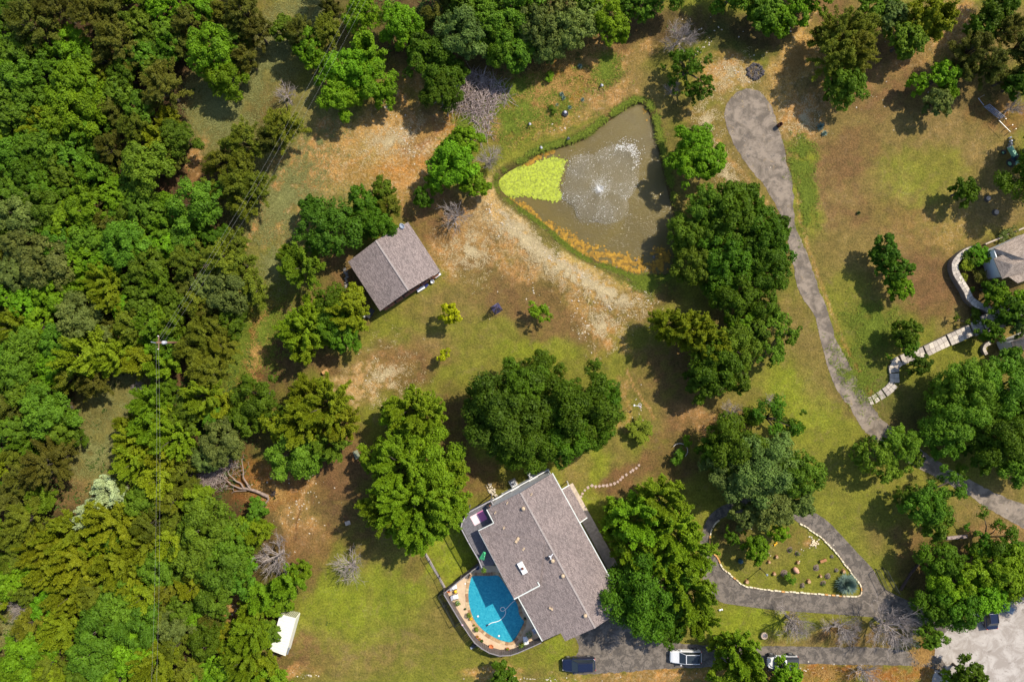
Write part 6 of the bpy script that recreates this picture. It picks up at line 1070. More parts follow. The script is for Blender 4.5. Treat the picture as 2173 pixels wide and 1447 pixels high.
# ---------------------------------------------------------------- utility pole and wires
TOPH = 9.2
def at_h(px, py, h): return P(px, py, h)
tp = at_h(334, 727, TOPH); pole = thing('utility_pole', 'tall brown utility pole with crossarm rising through the woodland canopy', 'utility pole', (tp.x, tp.y, 0)); M_POLE = simple('pole_wood', (.17, .09, .055), .9, var=.3)
MB().tube([(0, 0, -.3), (0, 0, TOPH+.15)], [.19, .14], 10).build('shaft', M_POLE, pole, smooth=True, local=True); MB().bar((0, -.95, TOPH-.35), (0, .95, TOPH-.35), .12).build('crossarm', M_POLE, pole, local=True); MB().bar((-.9, .1, TOPH-.1), (.1, -.1, TOPH-.1), .1).build('crossarm', M_METAL, pole, local=True)
for y in (-.85, .85): MB().lathe((0, y, TOPH-.3), [(.04, 0), (.07, .06), (.04, .12), (.06, .18), (.02, .2)], 8).build('insulator', M_WHITE, pole, local=True)
MB().lathe((.32, 0, TOPH-1.6), [(.2, 0), (.24, .1), (.24, .8), (.1, .9)], 12).build('transformer', M_PVC, pole, smooth=True, local=True)
M_WIRE = simple('wire', (.30, .29, .26), .5, .0)
def wire(label, pts, rad=.007, name='power_line'):
    w = []
    for i in range(len(pts)-1):
        a, b = pts[i], pts[i+1]
        for k in range(12): t_ = k/12; q = a.lerp(b, t_); q.z -= .5*4*t_*(1-t_)*min(1, (b-a).length/60); w.append(q)
    w.append(pts[-1]); m = MB(); m.tube(w, rad, 4); return tag(m.build(name, M_WIRE), label, 'power line', 'wires of the power line')
dirn = (at_h(772, -10, TOPH)-at_h(334, 727, TOPH)).normalized(); T_ = Vector((0, 0, TOPH-.1))
wire('first of the paired wires from the pole across the pasture, nearer the woodland', [at_h(331, 727, TOPH), at_h(545, 380, TOPH-.6), at_h(768, -30, TOPH)])
wire('second of the paired wires from the pole across the pasture, nearer the barn', [at_h(337, 727, TOPH), at_h(555, 381, TOPH-.6), at_h(780, -30, TOPH)])
wire('thin lower wire sagging from the pole under the paired wires', [at_h(346, 728, TOPH-1.8), at_h(572, 382, TOPH-2.2), at_h(792, -30, TOPH-1.6)], .006)
wire('wire running down over the canopy from the pole, farther from the lawn', [at_h(331, 729, TOPH), at_h(331, 1100, TOPH-.5), at_h(320, 1480, TOPH)])
wire('wire running down over the canopy from the pole, nearer the lawn', [at_h(336, 729, TOPH), at_h(339, 1100, TOPH-.5), at_h(331, 1480, TOPH)])

# ---------------------------------------------------------------- brush pile and fallen tree
def stick(m, p, ln, a, el, r, g_): e = Vector(p)+Vector((math.cos(a)*math.cos(el), math.sin(a)*math.cos(el), math.sin(el)))*ln; mid = (Vector(p)+e)/2+Vector((g_.gauss(0, .08), g_.gauss(0, .08), g_.gauss(0, .05)))*ln*.5; m.tube([p, mid, e], [r, r*.8, r*.4], 4, False)
t = NT('weathered_stick'); p = t.pos(); t.bsdf(t.mix(t.ramp(t.noise(2.2, p, 3), .35, .65), (.18, .13, .12), (.46, .37, .34)), .9); M_STK = t.m
bp = thing('brush_pile', 'big heap of grey brown cut branches between the pond and the top woods', 'brush pile', P(1010, 205)); gg = random.Random(9); m = MB(); mb_ = MB(); poly_b = [(960, 170), (1000, 152), (1040, 168), (1080, 190), (1078, 215), (1050, 225), (1045, 260), (1040, 292), (1012, 296), (1008, 262), (985, 240), (945, 235), (938, 205)]
kk = 0
while kk < 1500:
    x, y = gg.uniform(935, 1085), gg.uniform(150, 300)
    if not inside(poly_b, np.array([x]), np.array([y]))[0]: continue
    kk += 1; q = P(x, y); hgt = gg.uniform(0, 1)*1.15*max(.25, 1-math.hypot(x-1005, y-205)/80); stick(m if kk > 60 else mb_, (q.x, q.y, hgt), gg.uniform(.5, 2.), gg.uniform(0, 6.28), gg.gauss(0, .15), gg.uniform(.02, .05) if kk > 60 else gg.uniform(.07, .12), gg)
m.build('branches', M_STK, bp, kind='stuff'); mb_.build('limbs', M_STK, bp, kind='stuff')
FZ = lambda pts: zp(pts, 430, 940, 8.04)
ftree = thing('fallen_tree', 'large fallen dead tree with forked bleached limbs lying on brown ground', 'fallen tree', P(*FZ([(950, 820)])[0]))
def limb(pts, r0, r1, z=(.35, .5), name='limb'):
    q = smooth_line(FZ(pts), 4); n = len(q); m = MB(); m.tube([P(x, y)+Vector((0, 0, z[0]+(z[1]-z[0])*i/(n-1)+.06*math.sin(i))) for i, (x, y) in enumerate(q)], [(r0+(r1-r0)*i/(n-1))*.8 for i in range(n)], 8); m.build(name, simple('fallen_wood', (.27, .20, .165), .9, var=.3, scale=3), ftree, smooth=True)
limb([(1130, 900), (1000, 840), (850, 780), (700, 760)], .34, .22, name='trunk'); limb([(850, 790), (790, 680), (740, 560), (745, 430), (730, 240)], .2, .06, (.45, 1.4)); limb([(720, 760), (680, 680), (600, 625), (540, 560), (490, 500), (490, 430)], .17, .05, (.4, 1.1)); limb([(700, 765), (620, 740), (520, 680), (440, 600), (380, 520), (320, 400)], .17, .03, (.4, 1.3)); limb([(760, 800), (650, 810), (560, 815), (500, 850)], .12, .05, (.25, .2)); limb([(545, 810), (530, 770), (380, 765)], .07, .03, (.3, .5)); limb([(835, 780), (840, 720), (830, 680)], .1, .06, (.5, 1.)); limb([(1120, 880), (1130, 960), (1030, 1060), (900, 1170)], .2, .11, (.4, .15)); limb([(500, 650), (400, 640), (280, 560), (120, 560)], .06, .02, (.5, 1.)); limb([(440, 600), (390, 480), (460, 390), (540, 330)], .05, .02, (.9, 1.2))
m = MB()
for k in range(520): x, y = gg.gauss(220, 130), gg.gauss(580, 90); q = P(*FZ([(x, y)])[0]); stick(m, (q.x, q.y, gg.uniform(.1, 1.6)), gg.uniform(.4, 1.4), gg.uniform(1.5, 4.6), gg.gauss(0, .3), gg.uniform(.012, .03), gg)
for k in range(260): x, y = gg.gauss(480, 120), gg.gauss(330, 100); q = P(*FZ([(x, y)])[0]); stick(m, (q.x, q.y, gg.uniform(.1, 1.4)), gg.uniform(.4, 1.2), gg.uniform(1.2, 4.), gg.gauss(0, .3), gg.uniform(.012, .03), gg)
m.build('twigs', M_STK, ftree, kind='stuff')
rp = thing('root_ball', 'dark torn root stump beside the fallen tree', 'stump', P(*FZ([(1215, 860)])[0])); MB().blob(P(*FZ([(1215, 860)])[0])+Vector((0, 0, .25)), .38, 7, .4, 2, .9).build('root_mass', simple('dark_root', (.05, .035, .03), .95), rp)
for k in range(6): q = P(*FZ([(1215, 860)])[0]); m = MB(); stick(m, (q.x, q.y, .3), .7, k*1.05, .1, .06, gg); m.build('root', MATS['dark_root'], rp)
q = P(700, 1500)
# ---------------------------------------------------------------- fire pit, barrel, agaves, small things on the right
fp = thing('fire_pit', 'round charred fire pit ringed with dark stones above the paved circle', 'fire pit', P(1602, 153))
for k in range(18): a = k*.349; q = P(1602, 153)+Vector((math.cos(a)*1.05*random.uniform(.9, 1.1), math.sin(a)*1.05, .12)); MB().blob(q, random.uniform(.2, .3), k, .25, 1, .8).build('stone', simple('charred_stone', (.07, .06, .065), .9, var=.5), fp)
m = MB()
for k in range(110): a, r_ = gg.uniform(0, 6.28), gg.uniform(0, .95); q = P(1602, 153)+Vector((math.cos(a)*r_, math.sin(a)*r_, gg.uniform(.05, .35))); stick(m, q, gg.uniform(.3, .8), gg.uniform(0, 6.28), 0, .03, gg)
m.build('charred_sticks', simple('ash', (.16, .14, .14), .95, var=.7), fp, kind='stuff')
q = P(1655, 265, .5); br_ = thing('burn_barrel', 'rusty dark barrel beside the old paved circle', 'barrel', (q.x, q.y, 0)); MB().lathe((0, 0, 0), [(.29, 0), (.3, .3), (.28, .33), (.3, .6), (.29, .9), (.25, .9), (.25, .3)], 16).build('drum', simple('rust', (.09, .03, .015), .8, var=.5), br_, smooth=True, local=True); MB().lathe((0, 0, .3), [(.24, 0), (.24, .01)], 12).build('ash', M_BLK, br_, local=True)
def agave(px, py, r, label, mat=None, n=30, name='agave'):
    b = P(px, py, r*.5); root = thing(name, label, 'plant', (b.x, b.y, ground_z(b.x, b.y)), random.uniform(0, 6)); m = MB()
    g2 = random.Random(px*3+py)
    for k in range(n):
        a = k*2.4; el = .15+1.2*k/n; L_ = r*g2.uniform(.85, 1.1); d = Vector((math.cos(a)*math.cos(el), math.sin(a)*math.cos(el), math.sin(el))); s_ = Vector((-math.sin(a), math.cos(a), 0))*r*(.11 if n < 100 else .05); b0 = Vector((0, 0, .05)); mid = b0+d*L_*.5+Vector((0, 0, r*.05)); e = b0+d*L_
        m = MB(); m.add([b0-s_*.6, b0+s_*.6, mid+s_, e, mid-s_, mid-Vector((0, 0, r*.06))], [(0, 1, 2, 4), (4, 2, 3), (0, 4, 5), (1, 5, 2), (4, 3, 5), (2, 5, 3), (0, 5, 1)]); m.build('leaf', mat or M_BLUE, root, local=True)
    return root
for a in [(1742, 268, .75, 'grey agave clump on stony ground beside the paved circle, larger of the pair'), (1750, 283, .55, 'smaller grey agave just below the larger clump by the paved circle'), (1231, 141, .5, 'pale agave alone among the orange broom grass'), (1192, 200, .5, 'pale prickly plant at the top of the weedy slope group'), (1196, 208, .45, 'pale prickly plant in the middle of the weedy slope group'), (1209, 228, .4, 'pale prickly plant nearest the tyre on the bank'), (1236, 212, .4, 'pale prickly plant apart from the others near the grass strip'), (1182, 223, .35, 'small pale prickly plant beside the dark green clump')]: agave(*a)
agave(1800, 1241, 1.8, 'large blue grey yucca bush at the sharp tip of the driveway island', n=240, name='yucca')
agave(1822, 452, .4, 'small dark agave alone on the right pasture', M_PLANT2)
tree(1170, 232, 10, 'o', .4, 'small dark green shrub at the weedy slope foot beside the tyre', 'shrub', 'shrub'); tree(1165, 160, 12, 'b', .5, 'small bright green shrub in the broom grass near the wood', 'shrub', 'shrub')
for px, py, lab in [(2095, 422, 'round sawn stump on the shaded pasture, upper of the two'), (2112, 451, 'round sawn stump on the shaded pasture, lower of the two')]:
    q = P(px, py); r = thing('tree_stump', lab, 'stump', (q.x, q.y, 0), 0, 'sawn stumps on the right pasture'); MB().lathe((0, 0, 0), [(.5, 0), (.40, .12), (.36, .3)], 14).build('bark_ring', M_BARK, r, local=True); MB().lathe((0, 0, .3), [(.34, 0), (.33, .02)], 14).build('sawn_face', simple('sawn_wood', (.38, .30, .24), .9), r, local=True)
# pipe gate of bars with its posts and the rail beyond
a = P(2087, 228); b = P(2119, 254); gt = thing('pipe_gate', 'blue grey pipe gate of five bars standing at the pasture corner', 'gate', a); M_GATE = simple('gate_paint', (.26, .30, .42), .5); dl = b-a
for z in (.2, .45, .7, .95, 1.25): MB().tube([a+Vector((0, 0, z)), b+Vector((0, 0, z))], .04, 6).build('bar', M_GATE, gt)
for f in (0, .33, .66, 1): q = a+dl*f; MB().tube([q+Vector((0, 0, .1)), q+Vector((0, 0, 1.3))], .045, 6).build('upright', M_GATE, gt)
MB().bar(a+Vector((0, 0, .2)), a+dl*.5+Vector((0, 0, 1.25)), .05).build('brace', M_GATE, gt)
a0 = P(2076, 209); rf = thing('rail_fence', 'thin pale pipe rail running beyond both ends of the gate', 'fence', a0)
MB().tube([P(2076, 209, 1.1), P(2088, 224, 1.1)], .04, 6).build('rail', M_GATE, rf); MB().tube([P(2120, 256, 1.1), P(2144, 280, 1.1)], .03, 6).build('rail', M_METAL, rf)
for px, py in [(2076, 209), (2122, 258), (2136, 271), (2143, 279)]: q = P(px, py); MB().tube([q, q+Vector((0, 0, 1.25))], .05, 6).build('post', M_METAL, rf)
# green farm implement at the right edge
q = P(2152, 334, .8); tr_ = thing('farm_tractor', 'mint green old tractor with dark seat at the pasture edge', 'tractor', (q.x, q.y, 0), math.atan2(7, -4)); M_MINT = simple('mint_paint', (.22, .48, .30), .5, var=.2)
MB().box((.85, 0, 1.05), (1.5, .55, .55)).build('hood', M_MINT, tr_, bevel=.05, local=True); MB().box((-.15, 0, .95), (.9, .9, .2)).build('platform', simple('teal_dark', (.02, .07, .09), .6), tr_, bevel=.03, local=True); MB().box((-.35, 0, 1.3), (.45, .5, .5)).build('seat', M_BLK, tr_, bevel=.05, local=True); MB().box((-.85, 0, .8), (.5, .7, .3)).build('rear_deck', M_MINT, tr_, bevel=.03, local=True); m = MB(); m.tube([(.1, 0, 1.2), (-.05, 0, 1.55)], .03, 6); m.tube([(-.05+.2*math.cos(k*.63)*.3, .2*math.sin(k*.63), 1.55+.2*math.cos(k*.63)) for k in range(11)], .02, 5); m.build('steering_wheel', M_BLK, tr_, local=True)
for s_ in (-1, 1):
    for x, r_, wd in ((-.5, .62, .34), (1.3, .36, .2)): m = MB(); m.tube([(x, s_*.5, r_), (x, s_*(.5+wd), r_)], r_, 16); wh = m.build('wheel', M_TYRE, tr_, local=True); m = MB(); m.tube([(x, s_*(.5+wd), r_), (x, s_*(.52+wd), r_)], r_*.5, 12); m.build('hub', M_MINT, wh, local=True)
q = P(2141, 308); bk = thing('implement_parts', 'white and grey machine parts standing in front of the tractor', 'machine parts', (q.x, q.y, 0))
for x, y, z_, s_ in [(0, 0, .3, .3), (.1, .5, .25, .22), (-.15, -.45, .3, .28), (.05, 1., .2, .2)]: MB().box((x, y, z_), (s_, s_*1.2, z_*2), .3).build('block', M_WHITE if x else M_METAL, bk, local=True, bevel=.03)

# ---------------------------------------------------------------- driveway island
cu = thing('stone_kerb', 'cream and rust kerb stones edging the driveway island', 'kerb', P(1660, 1190)); cu['kind'] = 'structure'; acc = []; N_i = len(ISLAND)
for i in range(N_i):
    (x0, y0), (x1, y1) = ISLAND[i], ISLAND[(i+1) % N_i]; L_ = math.hypot(x1-x0, y1-y0); k = int(L_//1)
    for j in range(k): acc.append((x0+(x1-x0)*j/k, y0+(y1-y0)*j/k))
stp = 7.3; M_K = [simple('kerb_cream', (.72, .62, .44), .8, var=.12), simple('kerb_rust', (.62, .32, .10), .85, var=.3), simple('kerb_buff', (.60, .48, .32), .85, var=.2)]
k = 0
while (k+1)*stp < len(acc)-1:
    a = P(*acc[int(k*stp)]); b = P(*acc[int((k+1)*stp-1)]); x, y = acc[int(k*stp)]; k += 1
    if y < 1105 and x < 1690: continue
    mm = M_K[1] if (x < 1530 and y > 1140 and y < 1210) or random.random() < .06 else (M_K[0] if random.random() < .75 else M_K[2]); j = random.uniform(-.05, .05); MB().bar(a+Vector((j, j, .09)), b+Vector((j, j, .09)), random.uniform(.15, .22), .2).build('kerb_stone', mm, cu, bevel=.02)
q = P(1571, 1190, .3); s_ = MB(); s_.blob((q.x, q.y, .42), .40, 3, .03, 3, 1); tag(s_.build('gazing_ball', simple('teal_ball', (.01, .06, .08), .1), smooth=True), 'dark teal gazing ball on the island grass', 'garden ball')
q = P(1688, 1209); ur = thing('clay_urn', 'terracotta urn lying on its side on the island above the small bush', 'urn', (q.x, q.y, .3), -.9); m = MB(); prof = [(.1, -.55), (.25, -.5), (.36, -.2), (.34, .1), (.2, .32), (.25, .42)]; m.lathe((0, 0, 0), prof, 18); o = m.build('jar', simple('pale_clay', (.55, .30, .2), .8), ur, smooth=True, local=True); o.rotation_euler = (0, 1.25, 0); m = MB(); m.lathe((0, 0, 0), [(.17, .41), (.17, .435)], 14); o = m.build('mouth', simple('maroon', (.12, .02, .01), .8), ur, local=True); o.rotation_euler = (0, 1.25, 0)
lp = P(1613, 1206); lamp = thing('lamp_post', 'thin black lamp post on the island lawn beside the gazing ball', 'lamp post', lp); MB().lathe((0, 0, 0), [(.16, 0), (.1, .1), (.05, .2)], 10).build('base', M_BLK, lamp, local=True); MB().tube([(0, 0, 0), (0, 0, 2.5)], .05, 8).build('post', M_BLK, lamp, smooth=True, local=True); MB().lathe((0, 0, 2.45), [(.06, 0), (.16, .25), (.18, .28), (.05, .4)], 8).build('lantern', simple('lantern_grey', (.25, .28, .3), .4), lamp, local=True)
for i, (px, py, r_, lab, col) in enumerate([(1647, 1180, .24, 'square orange brown block planter near the island shrubs', 'b'), (1631, 1191, .22, 'small orange stump left of centre on the island', 's'), (1692, 1192, .22, 'small orange stump above the clay urn', 's'), (1642, 1216, .25, 'orange stump nearest the foot of the lamp post', 's'), (1584, 1233, .3, 'dark topped orange stump close to the lower kerb', 's'), (1715, 1232, .3, 'brown stump between the small bush and the yucca', 's'), (1789, 1211, .28, 'orange stump just above the yucca', 's'), (1740, 1221, .2, 'small brown stump above the round mulch ring', 's')]):
    q = P(px, py); m = MB(); root = thing('stump', lab, 'stump', (q.x, q.y, 0), random.uniform(0, 6), 'stumps on the driveway island'); MB().lathe((0, 0, 0), [(r_*1.1, 0), (r_*.9, .25), (r_*.85, .42)], 9).build('bark_ring', simple('orange_bark', (.34, .17, .07), .9, var=.3), root, local=True); MB().lathe((0, 0, .42), [(r_*.8, 0), (r_*.78, .015)], 9).build('sawn_face', simple('stump_top', (.42, .26, .14), .9, var=.3), root, local=True)
r = obj_box('wooden_bench', 'small rust coloured log bench on the upper right of the island', 'bench', 1745, 1188, (.95, .4, .1), simple('rust_wood', (.34, .15, .06), .8), .35, z=.3, parts=[('leg', (-.35, 0, -.15), (.1, .35, .3), M_BROWN), ('leg', (.35, 0, -.15), (.1, .35, .3), M_BROWN)])
q = P(1645, 1153); yh = thing('yellow_toy', 'bright yellow ornament on bare soil under the island oak', 'ornament', (q.x, q.y, 0), .6); M_YEL = simple('yellow_paint', (.8, .42, .01), .5); MB().box((0, 0, .15), (.55, .2, .2)).build('body', M_YEL, yh, bevel=.04, local=True); MB().box((.2, .14, .28), (.16, .16, .16)).build('head', M_YEL, yh, bevel=.04, local=True); MB().box((-.24, -.12, .15), (.14, .12, .12)).build('tail', M_YEL, yh, local=True)
M_MUL = simple('mulch', (.16, .11, .08), .95, var=.5, scale=8)
for px, py, r_, lab in [(1676, 1166, .5, 'tuft of dark weeds in the shade edge of the island oak'), (1692, 1174, .45, 'grey dead tuft below the dark weeds on the island'), (1732, 1204, .5, 'grey dead tuft in the middle of the island'), (1756, 1222, .55, 'round brown mulch ring beside the yucca'), (1774, 1209, .4, 'pale dead tuft beside the rightmost orange stump'), (1746, 1237, .5, 'dark dead tuft above the lower kerb near the yucca'), (1702, 1241, .5, 'grey dead tuft nearest the lower kerb'), (1664, 1216, .6, 'grey dead shrub beside the clay urn'), (1765, 1180, .35, 'pale dead tuft near the upper kerb')]:
    q = P(px, py); root = thing('dead_tuft', lab, 'plant', (q.x, q.y, 0), random.uniform(0, 6), 'tufts on the island grass'); MB().blob((0, 0, .02), r_*.8, int(px), .2, 2, .18).build('mulch', M_MUL, root, local=True); leafy(root, r_*.7, r_*.5, 60, .05, int(px), M_DG if 'dark' in lab else tint_mat('dead_blade', (.14, .12, .10), (.3, .26, .2)), 'blades')
tree(1680, 1227, 13, 'g', .6, 'small round green bush on the island below the clay urn', 'bush', 'shrub')
q = P(1729, 1147); pr2 = thing('rock_cluster', 'cluster of cream rocks on bare soil at the top of the island', 'rocks', q)
for k in range(12): x, y = random.gauss(1727, 6), random.gauss(1150, 5); q = P(x, y); MB().blob((q.x, q.y, .07), random.uniform(.1, .26), k+3, .3, 1, .6).build('rock', simple('cream_rock', (.66, .54, .36), .9), pr2)
# round clay chimenea-like fire bowl in the hedge by the drive
q = P(1622.5, 1349.5, .5); cb = thing('clay_ring', 'round pale clay pot with dark coiled inside beside the lower drive', 'pot', (q.x, q.y, 0)); MB().lathe((0, 0, 0), [(.35, 0), (.52, .3), (.46, .5), (.36, .5), (.34, .2), (.02, .15)], 20).build('rim', simple('rim_clay', (.55, .42, .33), .8), cb, smooth=True, local=True); m = MB(); m.tube([(math.cos(a_)*(.3-a_*.022), math.sin(a_)*(.3-a_*.022), .42) for a_ in [k*.4 for k in range(30)]], .035, 6); m.build('coil', M_PVC, cb, smooth=True, local=True)
q = P(1527, 1293); m = MB(); m.blob((q.x, q.y, .15), .2, 1, .3, 1, .8); m.blob((q.x+.3, q.y+.05, .12), .15, 5, .3, 1, .8); tag(m.build('mail_parcel', M_WHITE), 'small white parcels on the grass at the drive edge by the oaks', 'parcel')
# bird feeder pole, trellis ring
q = P(1341, 857.5); bf = thing('bird_feeder', 'crooked white topped feeder pole near the feathery yellow bush', 'bird feeder', q); MB().tube([(0, 0, 0), (0, 0, 1.9)], .035, 6).build('pole', M_BLK, bf, local=True); m = MB(); m.tube([(0, 0, 1.85), (.35, -.05, 2.0), (.8, -.1, 1.85)], .03, 6); m.tube([(.8+.22*math.cos(k*.52), .05+.22*math.sin(k*.52), 1.8) for k in range(13)], .025, 5); m.build('hook', M_WHITE, bf, local=True); MB().lathe((.85, -.2, 1.4), [(.1, 0), (.12, .25), (.18, .3), (.03, .42)], 10).build('feeder', simple('mauve', (.4, .3, .34), .6), bf, local=True); MB().lathe((0, 0, 1.85), [(.14, 0), (.14, .1), (.04, .16)], 10).build('cap', M_WHITE, bf, local=True)
q = P(1443, 957, .5); tr2 = thing('garden_arch', 'thin pale curved garden hoop around a small dark bush', 'garden hoop', (q.x, q.y, 0)); m = MB(); m.tube([(1.1*math.cos(R(a_)), 1.1*math.sin(R(a_)), .45+.1*math.sin(R(a_)*2)) for a_ in range(-45, 150, 8)], .045, 6); m.build('hoop', simple('pale_hose', (.55, .5, .46), .6), tr2, smooth=True, local=True); MB().tube([(1.1*math.cos(R(146)), 1.1*math.sin(R(146)), 0), (1.1*math.cos(R(146)), 1.1*math.sin(R(146)), .5)], .03, 6).build('stake', M_METAL, tr2, local=True)
tree(1438, 965, 17, 'o', .6, 'small dark bush growing inside the thin curved hoop', 'bush', 'shrub'); tree(1461, 937, 12, 'b', .6, 'small bright bush just outside the thin curved hoop', 'bush', 'shrub')
# ---------------------------------------------------------------- mesh pen and wire fence below the deck
def wire_panel(root, a, b, h=1.3):
    m = MB(); L_ = (b-a).length; n = max(2, int(L_/.25))
    for j in range(1, n): q = a+(b-a)*j/n; m.bar(q, q+Vector((0, 0, h)), .012)
    for z in (.3, .6, .9): m.bar(a+Vector((0, 0, z)), b+Vector((0, 0, z)), .012)
    m.build('mesh', M_BLK, root, kind='stuff')
    for z in (.06, h): MB().bar(a+Vector((0, 0, z)), b+Vector((0, 0, z)), .05).build('rail', M_BLK, root)
    for q in (a, b): MB().bar(q, q+Vector((0, 0, h+.05)), .07).build('post', M_BLK, root)
wf = thing('wire_fence', 'thin dark wire panel fence crossing the lawn towards the pool corner', 'fence', P(905, 1176)); pp_ = PP([(904, 1174), (912.5, 1188), (933, 1221), (944, 1246)])
for i in range(3): wire_panel(wf, pp_[i], pp_[i+1])
MB().bar(P(903, 1174)+Vector((0, 0, .05)), P(944, 1246)+Vector((0, 0, .05)), .3, .1).build('kerb', simple('grey_kerb', (.36, .31, .29), .9), wf)
pn = thing('mesh_pen', 'narrow dark mesh pen along the outside of the curved terrace fence', 'pen', P(940, 1280)); pp_ = PP([(945, 1250), (931, 1258), (947, 1285), (966, 1322), (982, 1314)])
for i in range(4): wire_panel(pn, pp_[i], pp_[i+1])
wire_panel(pn, P(941, 1280), P(956, 1273))
# open gate leaves and timber rail by the loop driveway
for a_, b_, lab in [((1857, 1206), (1878, 1250), 'narrow dark open gate leaf beside the loop driveway, nearer the drive'), ((1872, 1204), (1898, 1252), 'narrow dark open gate leaf beside the loop driveway, farther from the drive')]:
    gl = thing('gate_leaf', lab, 'gate', P(*a_), 0, 'gate leaves by the loop driveway'); wire_panel(gl, P(*a_), P(*b_), 1.5)
lt = thing('lumber_stack', 'stack of weathered grey boards under the trees beyond the island', 'lumber', P(2026, 1140))
for k in range(7): y = 1136.5+(k % 4)*1.9; a = P(2006+random.uniform(-2, 2), y+1.5, 0); b = P(2048+random.uniform(-3, 2), y-2.5, 0); MB().bar(a+Vector((0, 0, .2+.16*(k//4))), b+Vector((0, 0, .2+.16*(k//4))), .11, .1).build('board', M_STK, lt)
tag(MB().tube([P(1958, 1182)+Vector((0, 0, .3)), P(1930, 1215)+Vector((0, 0, .3)), P(1908, 1250)+Vector((0, 0, .35))], [.16, .19, .22], 8).build('fallen_log', simple('dark_log', (.07, .045, .035), .95)), 'long dark fallen log beside the open gate leaves', 'log')

# ---------------------------------------------------------------- neighbouring houses, stone walls and walk
M_RST = [simple('flag_'+k, c_, .9, var=.2, scale=4, bump=.3) for k, c_ in (('a', (.46, .40, .34)), ('b', (.36, .31, .27)), ('c', (.54, .47, .39)))]
def flag_run(root, pts, width, z, cell=.62, name='flagstone'):
    """irregular flags laid along a centre line (pixels), width in metres; joints stay open"""
    w = [P(x, y) for x, y in pts]; cum_ = [0]
    for i in range(len(w)-1): cum_.append(cum_[-1]+(w[i+1]-w[i]).length)
    def at(s_):
        s_ = min(max(s_, 0), cum_[-1]-1e-4); i = max(k for k in range(len(w)-1) if cum_[k] <= s_); d = (w[i+1]-w[i]).normalized(); return w[i]+d*(s_-cum_[i]), Vector((-d.y, d.x, 0))
    nl = max(1, round(cum_[-1]/cell)); nw = max(1, round(width/cell)); jt = {}
    def jp_(i, j):
        if (i, j) not in jt:
            c, pr = at(cum_[-1]*i/nl+(random.uniform(-.16, .16)*cell if 0 < i < nl else 0)); o = (j/nw-.5)*width+(random.uniform(-.17, .17)*cell if 0 < j < nw else random.uniform(-.03, .03)); jt[(i, j)] = c+pr*o
        return jt[(i, j)]
    for i in range(nl):
        for j in range(nw):
            q = [jp_(i, j), jp_(i+1, j), jp_(i+1, j+1), jp_(i, j+1)]; c = sum(q, Vector())/4; q = [c+(p-c)*.93 for p in q]; m = MB(); m.prism([p[:2] for p in q], z-.16, z+random.uniform(-.01, .015)); m.build(name, random.choice(M_RST), root)
sw2 = thing('flagstone_walk', 'long pale flagstone walk with dark step lines climbing to the neighbouring house', 'walkway', P(1990, 735)); sw2['kind'] = 'structure'
segs = [([(2160, 650), (2140, 655), (2124, 664)], 3.2, 1.4), ([(2124, 664), (2112, 672), (2100, 680)], 3.1, 1.25), ([(2100, 680), (2078, 690)], 2.6, 1.05), ([(2077, 691), (2056, 700)], 2.0, .9), ([(2054, 701), (2008, 722)], 1.7, .75), ([(2006, 723), (1960, 745)], 1.6, .6), ([(1958, 746), (1910, 764)], 1.5, .45), ([(1908, 765), (1895, 775), (1896, 790)], 1.5, .34), ([(1896, 792), (1897, 812)], 1.35, .26), ([(1896, 814), (1885, 826), (1876, 833)], 1.35, .2), ([(1874, 834), (1864, 841)], 1.3, .14), ([(1862, 842), (1853, 848)], 1.2, .1), ([(1851, 849), (1844, 852)], 1.2, .07)]
for pts, wd, z in segs:
    flag_run(sw2, smooth_line(pts, 4) if len(pts) > 2 else pts, wd, z, .66 if wd > 1.4 else .6); w0 = [P(x, y) for x, y in pts]
    for i in range(len(w0)-1): MB().bar(w0[i]+Vector((0, 0, z/2-.11)), w0[i+1]+Vector((0, 0, z/2-.11)), wd*.97, z+.05).build('bed', simple('mortar', (.22, .18, .15), .95), sw2)
def stone_wall(label, pts, wd, hgt, cell=.5):
    root = thing('stone_wall', label, 'wall', P(*pts[0])); root['kind'] = 'thing'; q = smooth_line(pts, 6); w0 = [P(x, y) for x, y in q]
    m = MB()
    for i in range(len(w0)-1): m.bar(w0[i]+Vector((0, 0, hgt/2-.1)), w0[i+1]+Vector((0, 0, hgt/2-.1)), wd*.92, hgt)
    m.build('core', MATS['mortar'], root); flag_run(root, q, wd, hgt, cell, 'cap_stone'); return root
stone_wall('tall curved pale stone retaining wall around the neighbouring garden', [(2068, 527), (2048, 533), (2030, 544), (2017, 560), (2019, 580), (2030, 600), (2042, 620), (2048, 634), (2062, 646), (2084, 655), (2090, 660)], .95, 1.1)
stone_wall('small curved stone wall at the corner of the lower neighbouring house', [(2096, 727), (2086, 733), (2083, 742), (2088, 752)], .5, .6, .4)
fw = thing('garden_edge_wall', 'thin straight garden edging behind the neighbouring house', 'wall', P(2087, 520)); MB().bar(P(2087, 519)+Vector((0, 0, .2)), P(2180, 480)+Vector((0, 0, .2)), .16, .5).build('wall_body', simple('edge_wall', (.33, .3, .2), .9), fw); MB().bar(P(2087, 519)+Vector((0, 0, .47)), P(2180, 480)+Vector((0, 0, .47)), .2, .05).build('coping', M_CONC, fw)
h2 = thing('neighbour_house', 'white walled house with tan hipped shingle roofs behind the curved stone wall', 'house', P(2150, 560)); zE, zT = 3.1, 5.2
ra_ = [P(2111, 527, zE), P(2180, 492, zE), P(2240, 560, zE+1.6), P(2118, 545, zE+.2)]
